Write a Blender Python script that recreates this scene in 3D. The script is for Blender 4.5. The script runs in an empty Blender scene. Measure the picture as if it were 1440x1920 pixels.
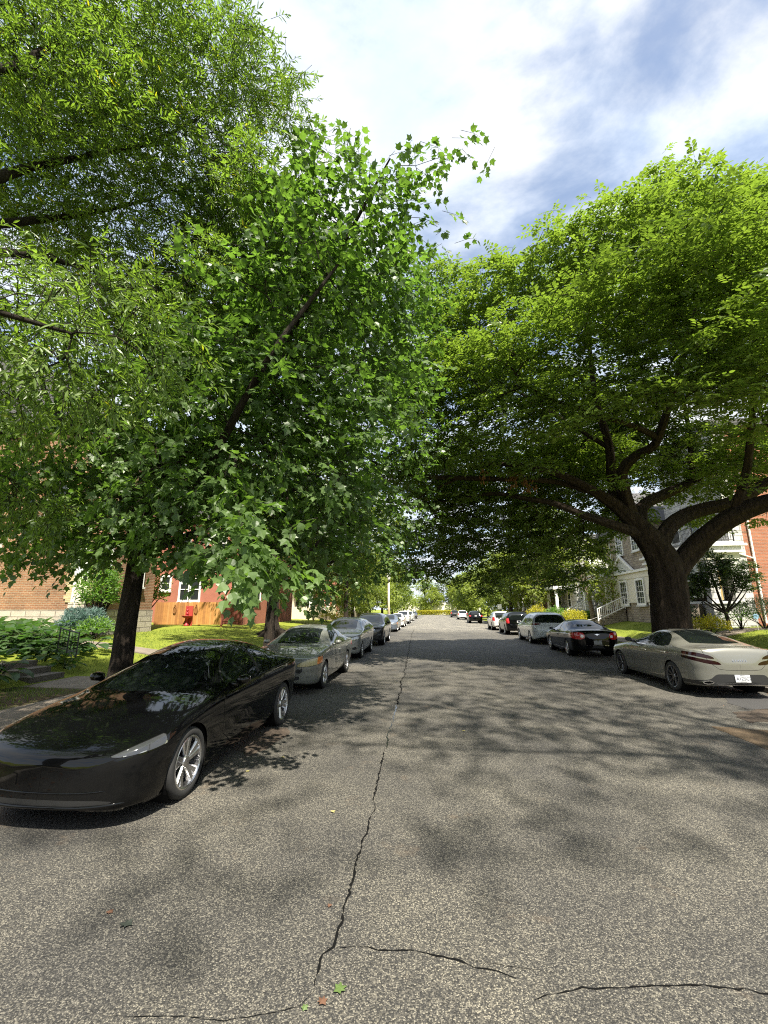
import bpy, bmesh, math, random
import numpy as np
from mathutils import Vector, Matrix

R = math.radians
SC = bpy.context.scene
COL = SC.collection
rng = np.random.default_rng(7)
random.seed(7)

# ---------------------------------------------------------------- camera
CAM_H, CAM_F, CAM_PITCH, CAM_YAW = 1.89, 807.0, 0.2222, 0.1143
cam = bpy.data.cameras.new('camera')
cam.sensor_fit = 'HORIZONTAL'
cam.sensor_width = 36.0
cam.lens = 36.0 * CAM_F / 1440.0
cam.clip_start = 0.05
cam.clip_end = 3000
camo = bpy.data.objects.new('camera', cam)
camo.location = (0, 0, CAM_H)
camo.rotation_euler = (math.pi / 2 + CAM_PITCH, 0, CAM_YAW)
COL.objects.link(camo)
SC.camera = camo

_cy, _sy = math.cos(CAM_YAW), math.sin(CAM_YAW)
_FW = np.array([-_sy * math.cos(CAM_PITCH), _cy * math.cos(CAM_PITCH), math.sin(CAM_PITCH)])
_RT = np.array([_cy, _sy, 0.0])
_UP = np.cross(_RT, _FW)


def at(u, v, Y):
    """the world point seen at photo pixel (u, v) whose distance along the street is Y"""
    d = _FW + _RT * (u - 720) / CAM_F - _UP * (v - 960) / CAM_F
    return d * (Y / d[1]) + np.array([0, 0, CAM_H])


# ---------------------------------------------------------------- light
SUN_EL, SUN_AZ = R(59), R(-24)         # height; turned from straight behind the camera (negative: towards the right)
to_sun = Vector((-math.sin(SUN_AZ) * math.cos(SUN_EL), -math.cos(SUN_AZ) * math.cos(SUN_EL), math.sin(SUN_EL)))
sun = bpy.data.lights.new('sun', 'SUN')
sun.energy = 5.0
sun.angle = R(0.8)
sun.color = (1.0, 0.93, 0.80)
suno = bpy.data.objects.new('sun', sun)
suno.rotation_euler = (-to_sun).to_track_quat('-Z', 'Y').to_euler()
suno.location = (0, 0, 60)
COL.objects.link(suno)

W = bpy.data.worlds.new('World')
SC.world = W
W.use_nodes = True
nt = W.node_tree
for n in list(nt.nodes):
    nt.nodes.remove(n)
N = nt.nodes.new
sky = N('ShaderNodeTexSky')
sky.sky_type = 'NISHITA'
sky.sun_disc = False
sky.sun_elevation = SUN_EL
sky.sun_rotation = math.atan2(to_sun.x, to_sun.y)
sky.altitude = 200
sky.air_density = 1.0
sky.dust_density = 0.6
sky.ozone_density = 1.5
tc = N('ShaderNodeTexCoord')
sep = N('ShaderNodeSeparateXYZ')
nt.links.new(tc.outputs['Generated'], sep.inputs[0])


def wmath(op, a, b=None):
    m = N('ShaderNodeMath')
    m.operation = op
    for i, x in enumerate((a, b)):
        if x is None:
            continue
        if isinstance(x, (int, float)):
            m.inputs[i].default_value = x
        else:
            nt.links.new(x, m.inputs[i])
    return m.outputs[0]


den = wmath('ADD', wmath('MAXIMUM', sep.outputs[2], 0.0), 0.16)
comb = N('ShaderNodeCombineXYZ')
nt.links.new(wmath('DIVIDE', sep.outputs[0], den), comb.inputs[0])
nt.links.new(wmath('DIVIDE', sep.outputs[1], den), comb.inputs[1])


def cloud_noise(scale, rot, loc, detail, rough, dist, stretch):
    mp = N('ShaderNodeMapping')
    mp.inputs['Rotation'].default_value = (0, 0, rot)
    mp.inputs['Location'].default_value = loc
    mp.inputs['Scale'].default_value = stretch
    nt.links.new(comb.outputs[0], mp.inputs[0])
    nz = N('ShaderNodeTexNoise')
    nz.inputs['Scale'].default_value = scale
    nz.inputs['Detail'].default_value = detail
    nz.inputs['Roughness'].default_value = rough
    nz.inputs['Distortion'].default_value = dist
    nt.links.new(mp.outputs[0], nz.inputs['Vector'])
    return nz.outputs['Fac']


def wramp(fac, a, b):
    mr = N('ShaderNodeMapRange')
    mr.interpolation_type = 'SMOOTHSTEP'
    mr.inputs['From Min'].default_value = a
    mr.inputs['From Max'].default_value = b
    nt.links.new(fac, mr.inputs['Value'])
    return mr.outputs[0]


big = cloud_noise(1.1, 0.5, (1.35, 0.2, 0), 3, 0.5, 0.3, (1, 1.0, 1))
wisp = cloud_noise(2.9, 0.9, (0.3, 0.8, 0), 10, 0.60, 0.15, (0.85, 1.25, 1))
mixn = wmath('ADD', wmath('MULTIPLY', big, 0.52), wmath('MULTIPLY', wisp, 0.48))
cover = wmath('ADD', wmath('MULTIPLY', wramp(mixn, 0.375, 0.53), 0.77), 0.23)
shade = cloud_noise(1.7, 0.4, (4.0, 2.0, 0), 5, 0.55, 0.2, (1, 1, 1))
cl = N('ShaderNodeMix')
cl.data_type = 'RGBA'
nt.links.new(wramp(wmath('ADD', wmath('MULTIPLY', shade, 0.55), wmath('MULTIPLY', wisp, 0.45)), 0.40, 0.62), cl.inputs['Factor'])
cl.inputs['A'].default_value = (3.7, 4.35, 5.3, 1)
cl.inputs['B'].default_value = (4.9, 5.0, 5.1, 1)
mx = N('ShaderNodeMix')
mx.data_type = 'RGBA'
nt.links.new(cover, mx.inputs['Factor'])
nt.links.new(sky.outputs[0], mx.inputs['A'])
nt.links.new(cl.outputs['Result'], mx.inputs['B'])
bg = N('ShaderNodeBackground')
bg.inputs['Strength'].default_value = 0.08
nt.links.new(mx.outputs['Result'], bg.inputs['Color'])
wo = N('ShaderNodeOutputWorld')
nt.links.new(bg.outputs[0], wo.inputs['Surface'])

SC.view_settings.view_transform = 'Standard'
SC.view_settings.look = 'None'
SC.view_settings.exposure = 1.55
SC.view_settings.gamma = 1.0
SC.render.engine = 'CYCLES'
SC.cycles.max_bounces = 6
SC.cycles.diffuse_bounces = 3
SC.cycles.glossy_bounces = 3
SC.cycles.transmission_bounces = 4
SC.cycles.transparent_max_bounces = 6
SC.cycles.caustics_reflective = False
SC.cycles.caustics_refractive = False
SC.cycles.sample_clamp_indirect = 6.0
SC.cycles.use_denoising = False
SC.cycles.filter_width = 1.1


# ---------------------------------------------------------------- materials
def new_mat(name):
    m = bpy.data.materials.new(name)
    m.use_nodes = True
    b = m.node_tree.nodes['Principled BSDF']
    return m, m.node_tree, b


def mat(name, col, rough=0.6, metal=0.0, spec=0.5, coat=0.0, noise=0.0, nscale=8.0, bump=0.0, bscale=40.0, rnoise=0.0):
    m, t, b = new_mat(name)
    b.inputs['Base Color'].default_value = (*col, 1)
    b.inputs['Roughness'].default_value = rough
    b.inputs['Metallic'].default_value = metal
    b.inputs['Specular IOR Level'].default_value = spec
    b.inputs['Coat Weight'].default_value = coat
    b.inputs['Coat Roughness'].default_value = 0.03
    if noise or bump or rnoise:
        tcn = t.nodes.new('ShaderNodeTexCoord')
    if noise or rnoise:
        nz = t.nodes.new('ShaderNodeTexNoise')
        nz.inputs['Scale'].default_value = nscale
        nz.inputs['Detail'].default_value = 6
        nz.inputs['Roughness'].default_value = 0.65
        t.links.new(tcn.outputs['Object'], nz.inputs['Vector'])
    if noise:
        mr = t.nodes.new('ShaderNodeMapRange')
        mr.inputs['From Min'].default_value = 0.25
        mr.inputs['From Max'].default_value = 0.75
        mr.inputs['To Min'].default_value = 1 - noise
        mr.inputs['To Max'].default_value = 1 + noise
        t.links.new(nz.outputs['Fac'], mr.inputs['Value'])
        vm = t.nodes.new('ShaderNodeVectorMath')
        vm.operation = 'SCALE'
        vm.inputs[0].default_value = col
        t.links.new(mr.outputs[0], vm.inputs['Scale'])
        t.links.new(vm.outputs[0], b.inputs['Base Color'])
    if rnoise:
        mr2 = t.nodes.new('ShaderNodeMapRange')
        mr2.inputs['From Min'].default_value = 0.35
        mr2.inputs['From Max'].default_value = 0.7
        mr2.inputs['To Min'].default_value = rough
        mr2.inputs['To Max'].default_value = rough + rnoise
        t.links.new(nz.outputs['Fac'], mr2.inputs['Value'])
        t.links.new(mr2.outputs[0], b.inputs['Roughness'])
    if bump:
        nb = t.nodes.new('ShaderNodeTexNoise')
        nb.inputs['Scale'].default_value = bscale
        nb.inputs['Detail'].default_value = 4
        t.links.new(tcn.outputs['Object'], nb.inputs['Vector'])
        bp = t.nodes.new('ShaderNodeBump')
        bp.inputs['Strength'].default_value = bump
        bp.inputs['Distance'].default_value = 0.02
        t.links.new(nb.outputs['Fac'], bp.inputs['Height'])
        t.links.new(bp.outputs[0], b.inputs['Normal'])
    return m


def ramp(t, stops):
    r = t.nodes.new('ShaderNodeValToRGB')
    el = r.color_ramp.elements
    while len(el) < len(stops):
        el.new(0.5)
    for e, (p, c) in zip(el, stops):
        e.position = p
        e.color = (*c, 1)
    return r


def mixc(t, fac, a, b, blend='MIX'):
    m = t.nodes.new('ShaderNodeMix')
    m.data_type = 'RGBA'
    m.blend_type = blend
    for key, x in (('Factor', fac), ('A', a), ('B', b)):
        if isinstance(x, (int, float)):
            m.inputs[key].default_value = x
        elif isinstance(x, tuple):
            m.inputs[key].default_value = (*x, 1)
        else:
            t.links.new(x, m.inputs[key])
    return m.outputs['Result']


def noise_node(t, vec, scale, detail=5, rough=0.6):
    n = t.nodes.new('ShaderNodeTexNoise')
    n.inputs['Scale'].default_value = scale
    n.inputs['Detail'].default_value = detail
    n.inputs['Roughness'].default_value = rough
    t.links.new(vec, n.inputs['Vector'])
    return n.outputs['Fac']


def road_material():
    """chip-seal asphalt: tan, grey and dark chips in black binder, worn smoother in places"""
    m, t, b = new_mat('chip_seal_asphalt')
    g = t.nodes.new('ShaderNodeNewGeometry').outputs['Position']
    vo = t.nodes.new('ShaderNodeTexVoronoi')
    vo.inputs['Scale'].default_value = 140
    vo.inputs['Randomness'].default_value = 1.0
    t.links.new(g, vo.inputs['Vector'])
    s = t.nodes.new('ShaderNodeSeparateColor')
    t.links.new(vo.outputs['Color'], s.inputs[0])
    chips = ramp(t, [(0.0, (0.017, 0.0165, 0.016)), (0.28, (0.033, 0.032, 0.030)), (0.5, (0.056, 0.053, 0.047)),
                     (0.75, (0.102, 0.095, 0.080)), (1.0, (0.22, 0.205, 0.168))])
    t.links.new(s.outputs[0], chips.inputs[0])
    edge = ramp(t, [(0.0, (1, 1, 1)), (0.45, (1, 1, 1)), (0.85, (0.2, 0.2, 0.2))])
    t.links.new(vo.outputs['Distance'], edge.inputs[0])
    c = mixc(t, 0.75, chips.outputs[0], edge.outputs[0], 'MULTIPLY')
    big = noise_node(t, g, 0.55, 4)
    rb = ramp(t, [(0.35, (0.66, 0.66, 0.68)), (0.65, (1.2, 1.18, 1.12))])
    t.links.new(big, rb.inputs[0])
    c = mixc(t, 1.0, c, rb.outputs[0], 'MULTIPLY')
    # oil-dark parking lanes along both kerbs
    sx = t.nodes.new('ShaderNodeSeparateXYZ')
    t.links.new(g, sx.inputs[0])
    mr = t.nodes.new('ShaderNodeMath'); mr.operation = 'ADD'
    t.links.new(sx.outputs[0], mr.inputs[0])
    wob = t.nodes.new('ShaderNodeMath'); wob.operation = 'MULTIPLY'
    t.links.new(noise_node(t, g, 0.8, 5), wob.inputs[0]); wob.inputs[1].default_value = 1.6
    t.links.new(wob.outputs[0], mr.inputs[1])
    lane = ramp(t, [(0.0, (1, 1, 1)), (0.35, (0, 0, 0))])
    mm = t.nodes.new('ShaderNodeMapRange')
    mm.inputs['From Min'].default_value = -3.6
    mm.inputs['From Max'].default_value = 1.5
    t.links.new(mr.outputs[0], mm.inputs['Value'])
    t.links.new(mm.outputs[0], lane.inputs[0])
    c = mixc(t, lane.outputs[0], c, mixc(t, 0.55, c, (0.03, 0.03, 0.03)))
    st = ramp(t, [(0.60, (0, 0, 0)), (0.70, (1, 1, 1))])
    t.links.new(noise_node(t, g, 1.7, 7, 0.7), st.inputs[0])
    c = mixc(t, st.outputs[0], c, mixc(t, 0.35, c, (0.11, 0.075, 0.045)))
    # base colour lightened further along the street, standing in for sunlight there
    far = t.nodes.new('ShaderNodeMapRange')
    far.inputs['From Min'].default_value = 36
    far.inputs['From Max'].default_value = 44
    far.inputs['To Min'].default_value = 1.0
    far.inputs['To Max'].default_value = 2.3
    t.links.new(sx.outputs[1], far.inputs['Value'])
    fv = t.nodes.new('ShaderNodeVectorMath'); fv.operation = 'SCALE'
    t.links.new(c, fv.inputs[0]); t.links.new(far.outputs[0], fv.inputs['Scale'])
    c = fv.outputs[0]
    t.links.new(c, b.inputs['Base Color'])
    rr = t.nodes.new('ShaderNodeMapRange')
    rr.inputs['To Min'].default_value = 0.8
    rr.inputs['To Max'].default_value = 0.48
    t.links.new(lane.outputs[0], rr.inputs['Value'])
    t.links.new(rr.outputs[0], b.inputs['Roughness'])
    bp = t.nodes.new('ShaderNodeBump')
    bp.inputs['Strength'].default_value = 0.9
    bp.inputs['Distance'].default_value = 0.004
    bp.invert = True
    t.links.new(vo.outputs['Distance'], bp.inputs['Height'])
    t.links.new(bp.outputs[0], b.inputs['Normal'])
    return m


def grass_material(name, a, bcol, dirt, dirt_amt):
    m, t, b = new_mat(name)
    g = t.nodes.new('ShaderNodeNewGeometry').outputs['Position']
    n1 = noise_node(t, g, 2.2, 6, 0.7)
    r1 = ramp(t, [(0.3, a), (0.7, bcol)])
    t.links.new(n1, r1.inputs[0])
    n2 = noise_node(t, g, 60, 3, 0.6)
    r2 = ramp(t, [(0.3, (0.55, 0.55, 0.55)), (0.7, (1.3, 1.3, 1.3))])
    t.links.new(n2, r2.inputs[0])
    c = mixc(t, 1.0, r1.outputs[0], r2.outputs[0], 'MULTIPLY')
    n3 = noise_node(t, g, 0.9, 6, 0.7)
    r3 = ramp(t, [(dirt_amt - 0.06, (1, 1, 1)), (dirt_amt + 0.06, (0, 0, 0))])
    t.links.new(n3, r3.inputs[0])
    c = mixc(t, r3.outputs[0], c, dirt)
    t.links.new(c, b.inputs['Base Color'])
    b.inputs['Roughness'].default_value = 0.9
    b.inputs['Specular IOR Level'].default_value = 0.2
    bp = t.nodes.new('ShaderNodeBump')
    bp.inputs['Strength'].default_value = 0.8
    bp.inputs['Distance'].default_value = 0.03
    t.links.new(n2, bp.inputs['Height'])
    t.links.new(bp.outputs[0], b.inputs['Normal'])
    return m


def masonry(name, c1, c2, mortar, bw, bh, mort=0.012, rough=0.85, axis='y', var=0.25, bump=0.6, bias=0.0, squash=1.0, offset=0.5):
    """brick or ashlar courses; axis = the horizontal direction the wall runs in (x or y)"""
    m, t, b = new_mat(name)
    g = t.nodes.new('ShaderNodeNewGeometry').outputs['Position']
    s = t.nodes.new('ShaderNodeSeparateXYZ')
    t.links.new(g, s.inputs[0])
    cb = t.nodes.new('ShaderNodeCombineXYZ')
    if axis == 'xy':
        ad = t.nodes.new('ShaderNodeMath'); ad.operation = 'ADD'
        t.links.new(s.outputs[0], ad.inputs[0]); t.links.new(s.outputs[1], ad.inputs[1])
        t.links.new(ad.outputs[0], cb.inputs[0])
    else:
        t.links.new(s.outputs[0 if axis == 'x' else 1], cb.inputs[0])
    t.links.new(s.outputs[2], cb.inputs[1])
    br = t.nodes.new('ShaderNodeTexBrick')
    br.offset = offset
    br.squash = squash
    br.inputs['Scale'].default_value = 1.0
    br.inputs['Brick Width'].default_value = bw
    br.inputs['Row Height'].default_value = bh
    br.inputs['Mortar Size'].default_value = mort
    br.inputs['Mortar Smooth'].default_value = 0.3
    br.inputs['Bias'].default_value = bias
    c1, c2, mortar = (tuple(.72 * q for q in c) for c in (c1, c2, mortar))
    br.inputs['Color1'].default_value = (*c1, 1)
    br.inputs['Color2'].default_value = (*c2, 1)
    br.inputs['Mortar'].default_value = (*mortar, 1)
    t.links.new(cb.outputs[0], br.inputs['Vector'])
    n1 = noise_node(t, g, 1.3, 6, 0.7)
    r1 = ramp(t, [(0.3, (1 - var,) * 3), (0.7, (1 + var,) * 3)])
    t.links.new(n1, r1.inputs[0])
    c = mixc(t, 1.0, br.outputs['Color'], r1.outputs[0], 'MULTIPLY')
    t.links.new(c, b.inputs['Base Color'])
    b.inputs['Roughness'].default_value = rough
    n2 = noise_node(t, g, 25, 5, 0.7)
    sb = t.nodes.new('ShaderNodeMath'); sb.operation = 'SUBTRACT'
    t.links.new(n2, sb.inputs[0]); t.links.new(br.outputs['Fac'], sb.inputs[1])
    bp = t.nodes.new('ShaderNodeBump')
    bp.inputs['Strength'].default_value = bump
    bp.inputs['Distance'].default_value = 0.02
    t.links.new(sb.outputs[0], bp.inputs['Height'])
    t.links.new(bp.outputs[0], b.inputs['Normal'])
    return m


def leaf_material(name, dark, light, trans, gloss=0.35, yellow=None):
    """leaf: every leaf has its own tone (attribute rnd); part of the light passes through"""
    m = bpy.data.materials.new(name)
    m.use_nodes = True
    t = m.node_tree
    for n in list(t.nodes):
        t.nodes.remove(n)
    at_ = t.nodes.new('ShaderNodeAttribute')
    at_.attribute_name = 'rnd'
    dark, light = tuple(.94 * c for c in dark), tuple(.94 * c for c in light)
    stops = [(0.0, dark), (0.8, light)] + ([(0.97, light), (1.0, yellow)] if yellow else [])
    r = ramp(t, stops)
    t.links.new(at_.outputs['Fac'], r.inputs[0])
    pb = t.nodes.new('ShaderNodeBsdfPrincipled')
    t.links.new(r.outputs[0], pb.inputs['Base Color'])
    pb.inputs['Roughness'].default_value = gloss
    pb.inputs['Specular IOR Level'].default_value = 0.45
    tr = t.nodes.new('ShaderNodeBsdfTranslucent')
    tc_ = mixc(t, 1.0, r.outputs[0], trans, 'MULTIPLY')
    t.links.new(tc_, tr.inputs['Color'])
    ms = t.nodes.new('ShaderNodeMixShader')
    ms.inputs[0].default_value = 0.46
    t.links.new(pb.outputs[0], ms.inputs[1])
    t.links.new(tr.outputs[0], ms.inputs[2])
    o = t.nodes.new('ShaderNodeOutputMaterial')
    t.links.new(ms.outputs[0], o.inputs['Surface'])
    return m


def bark_material(name, dark, light, scale=6.0):
    m, t, b = new_mat(name)
    tcn = t.nodes.new('ShaderNodeTexCoord')
    mp = t.nodes.new('ShaderNodeMapping')
    mp.inputs['Scale'].default_value = (scale, scale, scale * 0.14)
    t.links.new(tcn.outputs['Object'], mp.inputs[0])
    n = noise_node(t, mp.outputs[0], 3.0, 8, 0.75)
    r = ramp(t, [(0.35, dark), (0.65, light)])
    t.links.new(n, r.inputs[0])
    t.links.new(r.outputs[0], b.inputs['Base Color'])
    b.inputs['Roughness'].default_value = 0.95
    b.inputs['Specular IOR Level'].default_value = 0.2
    bp = t.nodes.new('ShaderNodeBump')
    bp.inputs['Strength'].default_value = 1.0
    bp.inputs['Distance'].default_value = 0.12
    t.links.new(n, bp.inputs['Height'])
    t.links.new(bp.outputs[0], b.inputs['Normal'])
    return m


# ---------------------------------------------------------------- object helpers
def tag(o, label=None, cat=None, group=None, kind=None):
    if label: o['label'] = label
    if cat: o['category'] = cat
    if group: o['group'] = group
    if kind: o['kind'] = kind
    return o


def empty(name, loc=(0, 0, 0), rz=0.0):
    o = bpy.data.objects.new(name, None)
    o.empty_display_size = 0.2
    o.location = loc
    o.rotation_euler = (0, 0, rz)
    COL.objects.link(o)
    return o


def thing(name, label, cat, loc=(0, 0, 0), rz=0.0, group=None):
    return tag(empty(name, loc, rz), label, cat, group)


def link_mesh(name, me, parent=None, loc=None):
    o = bpy.data.objects.new(name, me)
    COL.objects.link(o)
    if parent is not None:
        o.parent = parent
    if loc is not None:
        o.location = loc
    return o


def copy_tree(o, parent=None):
    c = o.copy()
    COL.objects.link(c)
    if parent is not None:
        c.parent = parent
    for ch in list(o.children):
        copy_tree(ch, c)
    return c


def mesh_tris(name, V, T, mats, midx=None, smooth=False, normals=None, rnd=None):
    """a mesh from numpy arrays of vertices and triangles"""
    V = np.ascontiguousarray(V, dtype=np.float32)
    T = np.ascontiguousarray(T, dtype=np.int32)
    me = bpy.data.meshes.new(name)
    me.vertices.add(len(V))
    me.vertices.foreach_set('co', V.ravel())
    me.loops.add(T.size)
    me.loops.foreach_set('vertex_index', T.ravel())
    me.polygons.add(len(T))
    me.polygons.foreach_set('loop_start', np.arange(0, T.size, 3, dtype=np.int32))
    me.polygons.foreach_set('loop_total', np.full(len(T), 3, dtype=np.int32))
    for m in (mats if isinstance(mats, (list, tuple)) else [mats]):
        me.materials.append(m)
    if midx is not None:
        me.polygons.foreach_set('material_index', np.ascontiguousarray(midx, dtype=np.int32))
    me.polygons.foreach_set('use_smooth', np.full(len(T), bool(smooth)))
    if rnd is not None:
        a = me.attributes.new('rnd', 'FLOAT', 'POINT')
        a.data.foreach_set('value', np.ascontiguousarray(rnd, dtype=np.float32))
    me.update(calc_edges=True)
    if normals is not None:
        me.normals_split_custom_set_from_vertices([tuple(n) for n in normals])
    return me


class MB:
    """collects boxes, prisms and tubes and links them as one mesh object"""

    def __init__(self):
        self.V, self.F, self.M = [], [], []
        self.mi = 0

    def add(self, vs, fs):
        o = len(self.V)
        self.V += [tuple(v) for v in vs]
        self.F += [tuple(i + o for i in f) for f in fs]
        self.M += [self.mi] * len(fs)
        return self

    def box(self, x0, y0, z0, x1, y1, z1):
        vs = [(x0, y0, z0), (x1, y0, z0), (x1, y1, z0), (x0, y1, z0), (x0, y0, z1), (x1, y0, z1), (x1, y1, z1), (x0, y1, z1)]
        return self.add(vs, [(0, 3, 2, 1), (4, 5, 6, 7), (0, 1, 5, 4), (1, 2, 6, 5), (2, 3, 7, 6), (3, 0, 4, 7)])

    def prism(self, pts, axis, a, b):
        """polygon pts in the plane across axis ('x','y','z'), swept from a to b"""
        n = len(pts)
        def P(p, c):
            return (c, p[0], p[1]) if axis == 'x' else ((p[0], c, p[1]) if axis == 'y' else (p[0], p[1], c))
        vs = [P(p, a) for p in pts] + [P(p, b) for p in pts]
        fs = [tuple(range(n))[::-1], tuple(range(n, 2 * n))]
        fs += [(i, (i + 1) % n, n + (i + 1) % n, n + i) for i in range(n)]
        return self.add(vs, fs)

    def tube(self, pts, rad, k=8, cap=True):
        pts = [Vector(p) for p in pts]
        rs = rad if isinstance(rad, (list, tuple)) else [rad] * len(pts)
        rings = []
        prev = None
        for i, p in enumerate(pts):
            d = (pts[min(i + 1, len(pts) - 1)] - pts[max(i - 1, 0)]).normalized()
            u = prev if prev is not None else (Vector((1, 0, 0)) if abs(d.x) < 0.8 else Vector((0, 1, 0)))
            u = (u - d * u.dot(d)).normalized()
            prev = u
            w = d.cross(u)
            rings.append([p + (u * math.cos(2 * math.pi * j / k) + w * math.sin(2 * math.pi * j / k)) * rs[i] for j in range(k)])
        vs = [v for r in rings for v in r]
        fs = [(i * k + j, i * k + (j + 1) % k, (i + 1) * k + (j + 1) % k, (i + 1) * k + j) for i in range(len(pts) - 1) for j in range(k)]
        if cap:
            fs += [tuple(range(k))[::-1], tuple((len(pts) - 1) * k + j for j in range(k))]
        return self.add(vs, fs)

    def lathe(self, prof, k=24, c=(0, 0, 0), axis='z'):
        """(radius, height) profile turned about an axis"""
        vs = []
        for r, h in prof:
            for j in range(k):
                a = 2 * math.pi * j / k
                p = (r * math.cos(a), r * math.sin(a), h)
                if axis == 'x':
                    p = (h, r * math.cos(a), r * math.sin(a))
                vs.append((c[0] + p[0], c[1] + p[1], c[2] + p[2]))
        fs = [(i * k + j, i * k + (j + 1) % k, (i + 1) * k + (j + 1) % k, (i + 1) * k + j) for i in range(len(prof) - 1) for j in range(k)]
        return self.add(vs, fs)

    def ball(self, c, rx, ry, rz, k=12, n=8):
        prof = [(math.sin(math.pi * i / n), -math.cos(math.pi * i / n)) for i in range(n + 1)]
        o = len(self.V)
        self.lathe([(max(r, 1e-4), h) for r, h in prof], k)
        for i in range(o, len(self.V)):
            x, y, z = self.V[i]
            self.V[i] = (c[0] + x * rx, c[1] + y * ry, c[2] + z * rz)
        return self

    def build(self, name, mats, parent=None, loc=None, smooth=False, bevel=0.0):
        me = bpy.data.meshes.new(name)
        me.from_pydata(self.V, [], self.F)
        for m in (mats if isinstance(mats, (list, tuple)) else [mats]):
            me.materials.append(m)
        me.polygons.foreach_set('material_index', self.M)
        if smooth:
            me.polygons.foreach_set('use_smooth', [True] * len(me.polygons))
        me.update()
        o = link_mesh(name, me, parent, loc)
        if bevel:
            bv = o.modifiers.new('bevel', 'BEVEL')
            bv.width = bevel
            bv.segments = 2
            bv.limit_method = 'ANGLE'
        return o


def pchip(x, y, xq):
    """smooth monotone curve through the points"""
    x = np.asarray(x, float); y = np.asarray(y, float)
    h = np.diff(x); dl = np.diff(y) / h
    d = np.zeros(len(x))
    for i in range(1, len(x) - 1):
        if dl[i - 1] * dl[i] > 0:
            w1, w2 = 2 * h[i] + h[i - 1], h[i] + 2 * h[i - 1]
            d[i] = (w1 + w2) / (w1 / dl[i - 1] + w2 / dl[i])
    d[0], d[-1] = dl[0], dl[-1]
    xq = np.clip(xq, x[0], x[-1])
    i = np.clip(np.searchsorted(x, xq, side='right') - 1, 0, len(h) - 1)
    s = (xq - x[i]) / h[i]
    return (y[i] * (1 + 2 * s) * (1 - s) ** 2 + h[i] * d[i] * s * (1 - s) ** 2 + y[i + 1] * s * s * (3 - 2 * s) + h[i] * d[i + 1] * s * s * (s - 1))


M = {}
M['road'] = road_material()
M['concrete'] = mat('pavement_concrete', (0.155, 0.128, 0.10), 0.9, noise=0.3, nscale=3, bump=0.4, bscale=60)
M['kerb'] = mat('kerb_concrete', (0.15, 0.135, 0.115), 0.9, noise=0.35, nscale=5, bump=0.5, bscale=50)
M['lawn'] = grass_material('lawn_turf', (0.135, 0.175, 0.020), (0.215, 0.24, 0.030), (0.12, 0.09, 0.05), 0.2)
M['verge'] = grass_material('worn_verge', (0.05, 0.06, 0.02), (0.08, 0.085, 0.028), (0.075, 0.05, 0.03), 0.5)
M['soil'] = mat('soil', (0.05, 0.034, 0.022), 0.95, noise=0.4, nscale=12, bump=0.8, bscale=40)
M['black_metal'] = mat('black_iron', (0.012, 0.012, 0.013), 0.4, spec=0.5)
M['white'] = mat('white_paint', (0.78, 0.77, 0.73), 0.5, noise=0.06, nscale=4)
M['glass'] = mat('window_glass', (0.02, 0.026, 0.028), 0.04, spec=0.8)
M['blind'] = mat('window_blind', (0.6, 0.62, 0.6), 0.5)
# ---------------------------------------------------------------- cars
def poly_sdf(px, py, poly):
    """signed distance to a polygon (negative inside)"""
    d = np.full(px.shape, 1e9)
    inside = np.zeros(px.shape, bool)
    n = len(poly)
    for i in range(n):
        x0, y0 = poly[i]; x1, y1 = poly[(i + 1) % n]
        ex, ey = x1 - x0, y1 - y0
        wx, wy = px - x0, py - y0
        t = np.clip((wx * ex + wy * ey) / (ex * ex + ey * ey + 1e-12), 0, 1)
        d = np.minimum(d, np.hypot(wx - t * ex, wy - t * ey))
        c = ((y0 <= py) != (y1 <= py))
        with np.errstate(divide='ignore', invalid='ignore'):
            xi = x0 + (py - y0) * ex / (ey if abs(ey) > 1e-12 else 1e-12)
        inside ^= (c & (px < xi))
    return np.where(inside, -d, d)


def smooth_poly(pts, it=2):
    """rounds the corners of a polygon (corner cutting)"""
    for _ in range(it):
        q = []
        for i in range(len(pts)):
            a, b = pts[i], pts[(i + 1) % len(pts)]
            q += [(a[0] * .8 + b[0] * .2, a[1] * .8 + b[1] * .2), (a[0] * .2 + b[0] * .8, a[1] * .2 + b[1] * .8)]
        pts = q
    return pts


def cut_mesh(V, T, Lb, d):
    """splits triangles along d = 0; V rows may carry extra attributes"""
    d = np.where(np.abs(d) < 1e-5, 1e-5, d)
    s = d[T] > 0
    k = s.sum(1)
    keep = (k == 0) | (k == 3)
    C = T[~keep]; sc = s[~keep]; kc = k[~keep]; lc = Lb[~keep]
    if len(C) == 0:
        return V, T, Lb, d
    odd = np.where(kc == 1, np.argmax(sc, 1), np.argmin(sc, 1))
    ar = np.arange(len(C))
    a = C[ar, odd]; b = C[ar, (odd + 1) % 3]; c = C[ar, (odd + 2) % 3]
    e1 = np.sort(np.stack([a, b], 1), 1); e2 = np.sort(np.stack([a, c], 1), 1)
    E, inv = np.unique(np.concatenate([e1, e2]), axis=0, return_inverse=True)
    inv = inv.ravel()
    t = d[E[:, 0]] / (d[E[:, 0]] - d[E[:, 1]])
    NV = V[E[:, 0]] * (1 - t[:, None]) + V[E[:, 1]] * t[:, None]
    ab = inv[:len(C)] + len(V); ac = inv[len(C):] + len(V)
    NT = np.concatenate([T[keep], np.stack([a, ab, ac], 1), np.stack([ab, b, c], 1), np.stack([ab, c, ac], 1)])
    NL = np.concatenate([Lb[keep], lc, lc, lc])
    return np.concatenate([V, NV]), NT, NL, np.concatenate([d, np.zeros(len(NV))])


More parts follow.
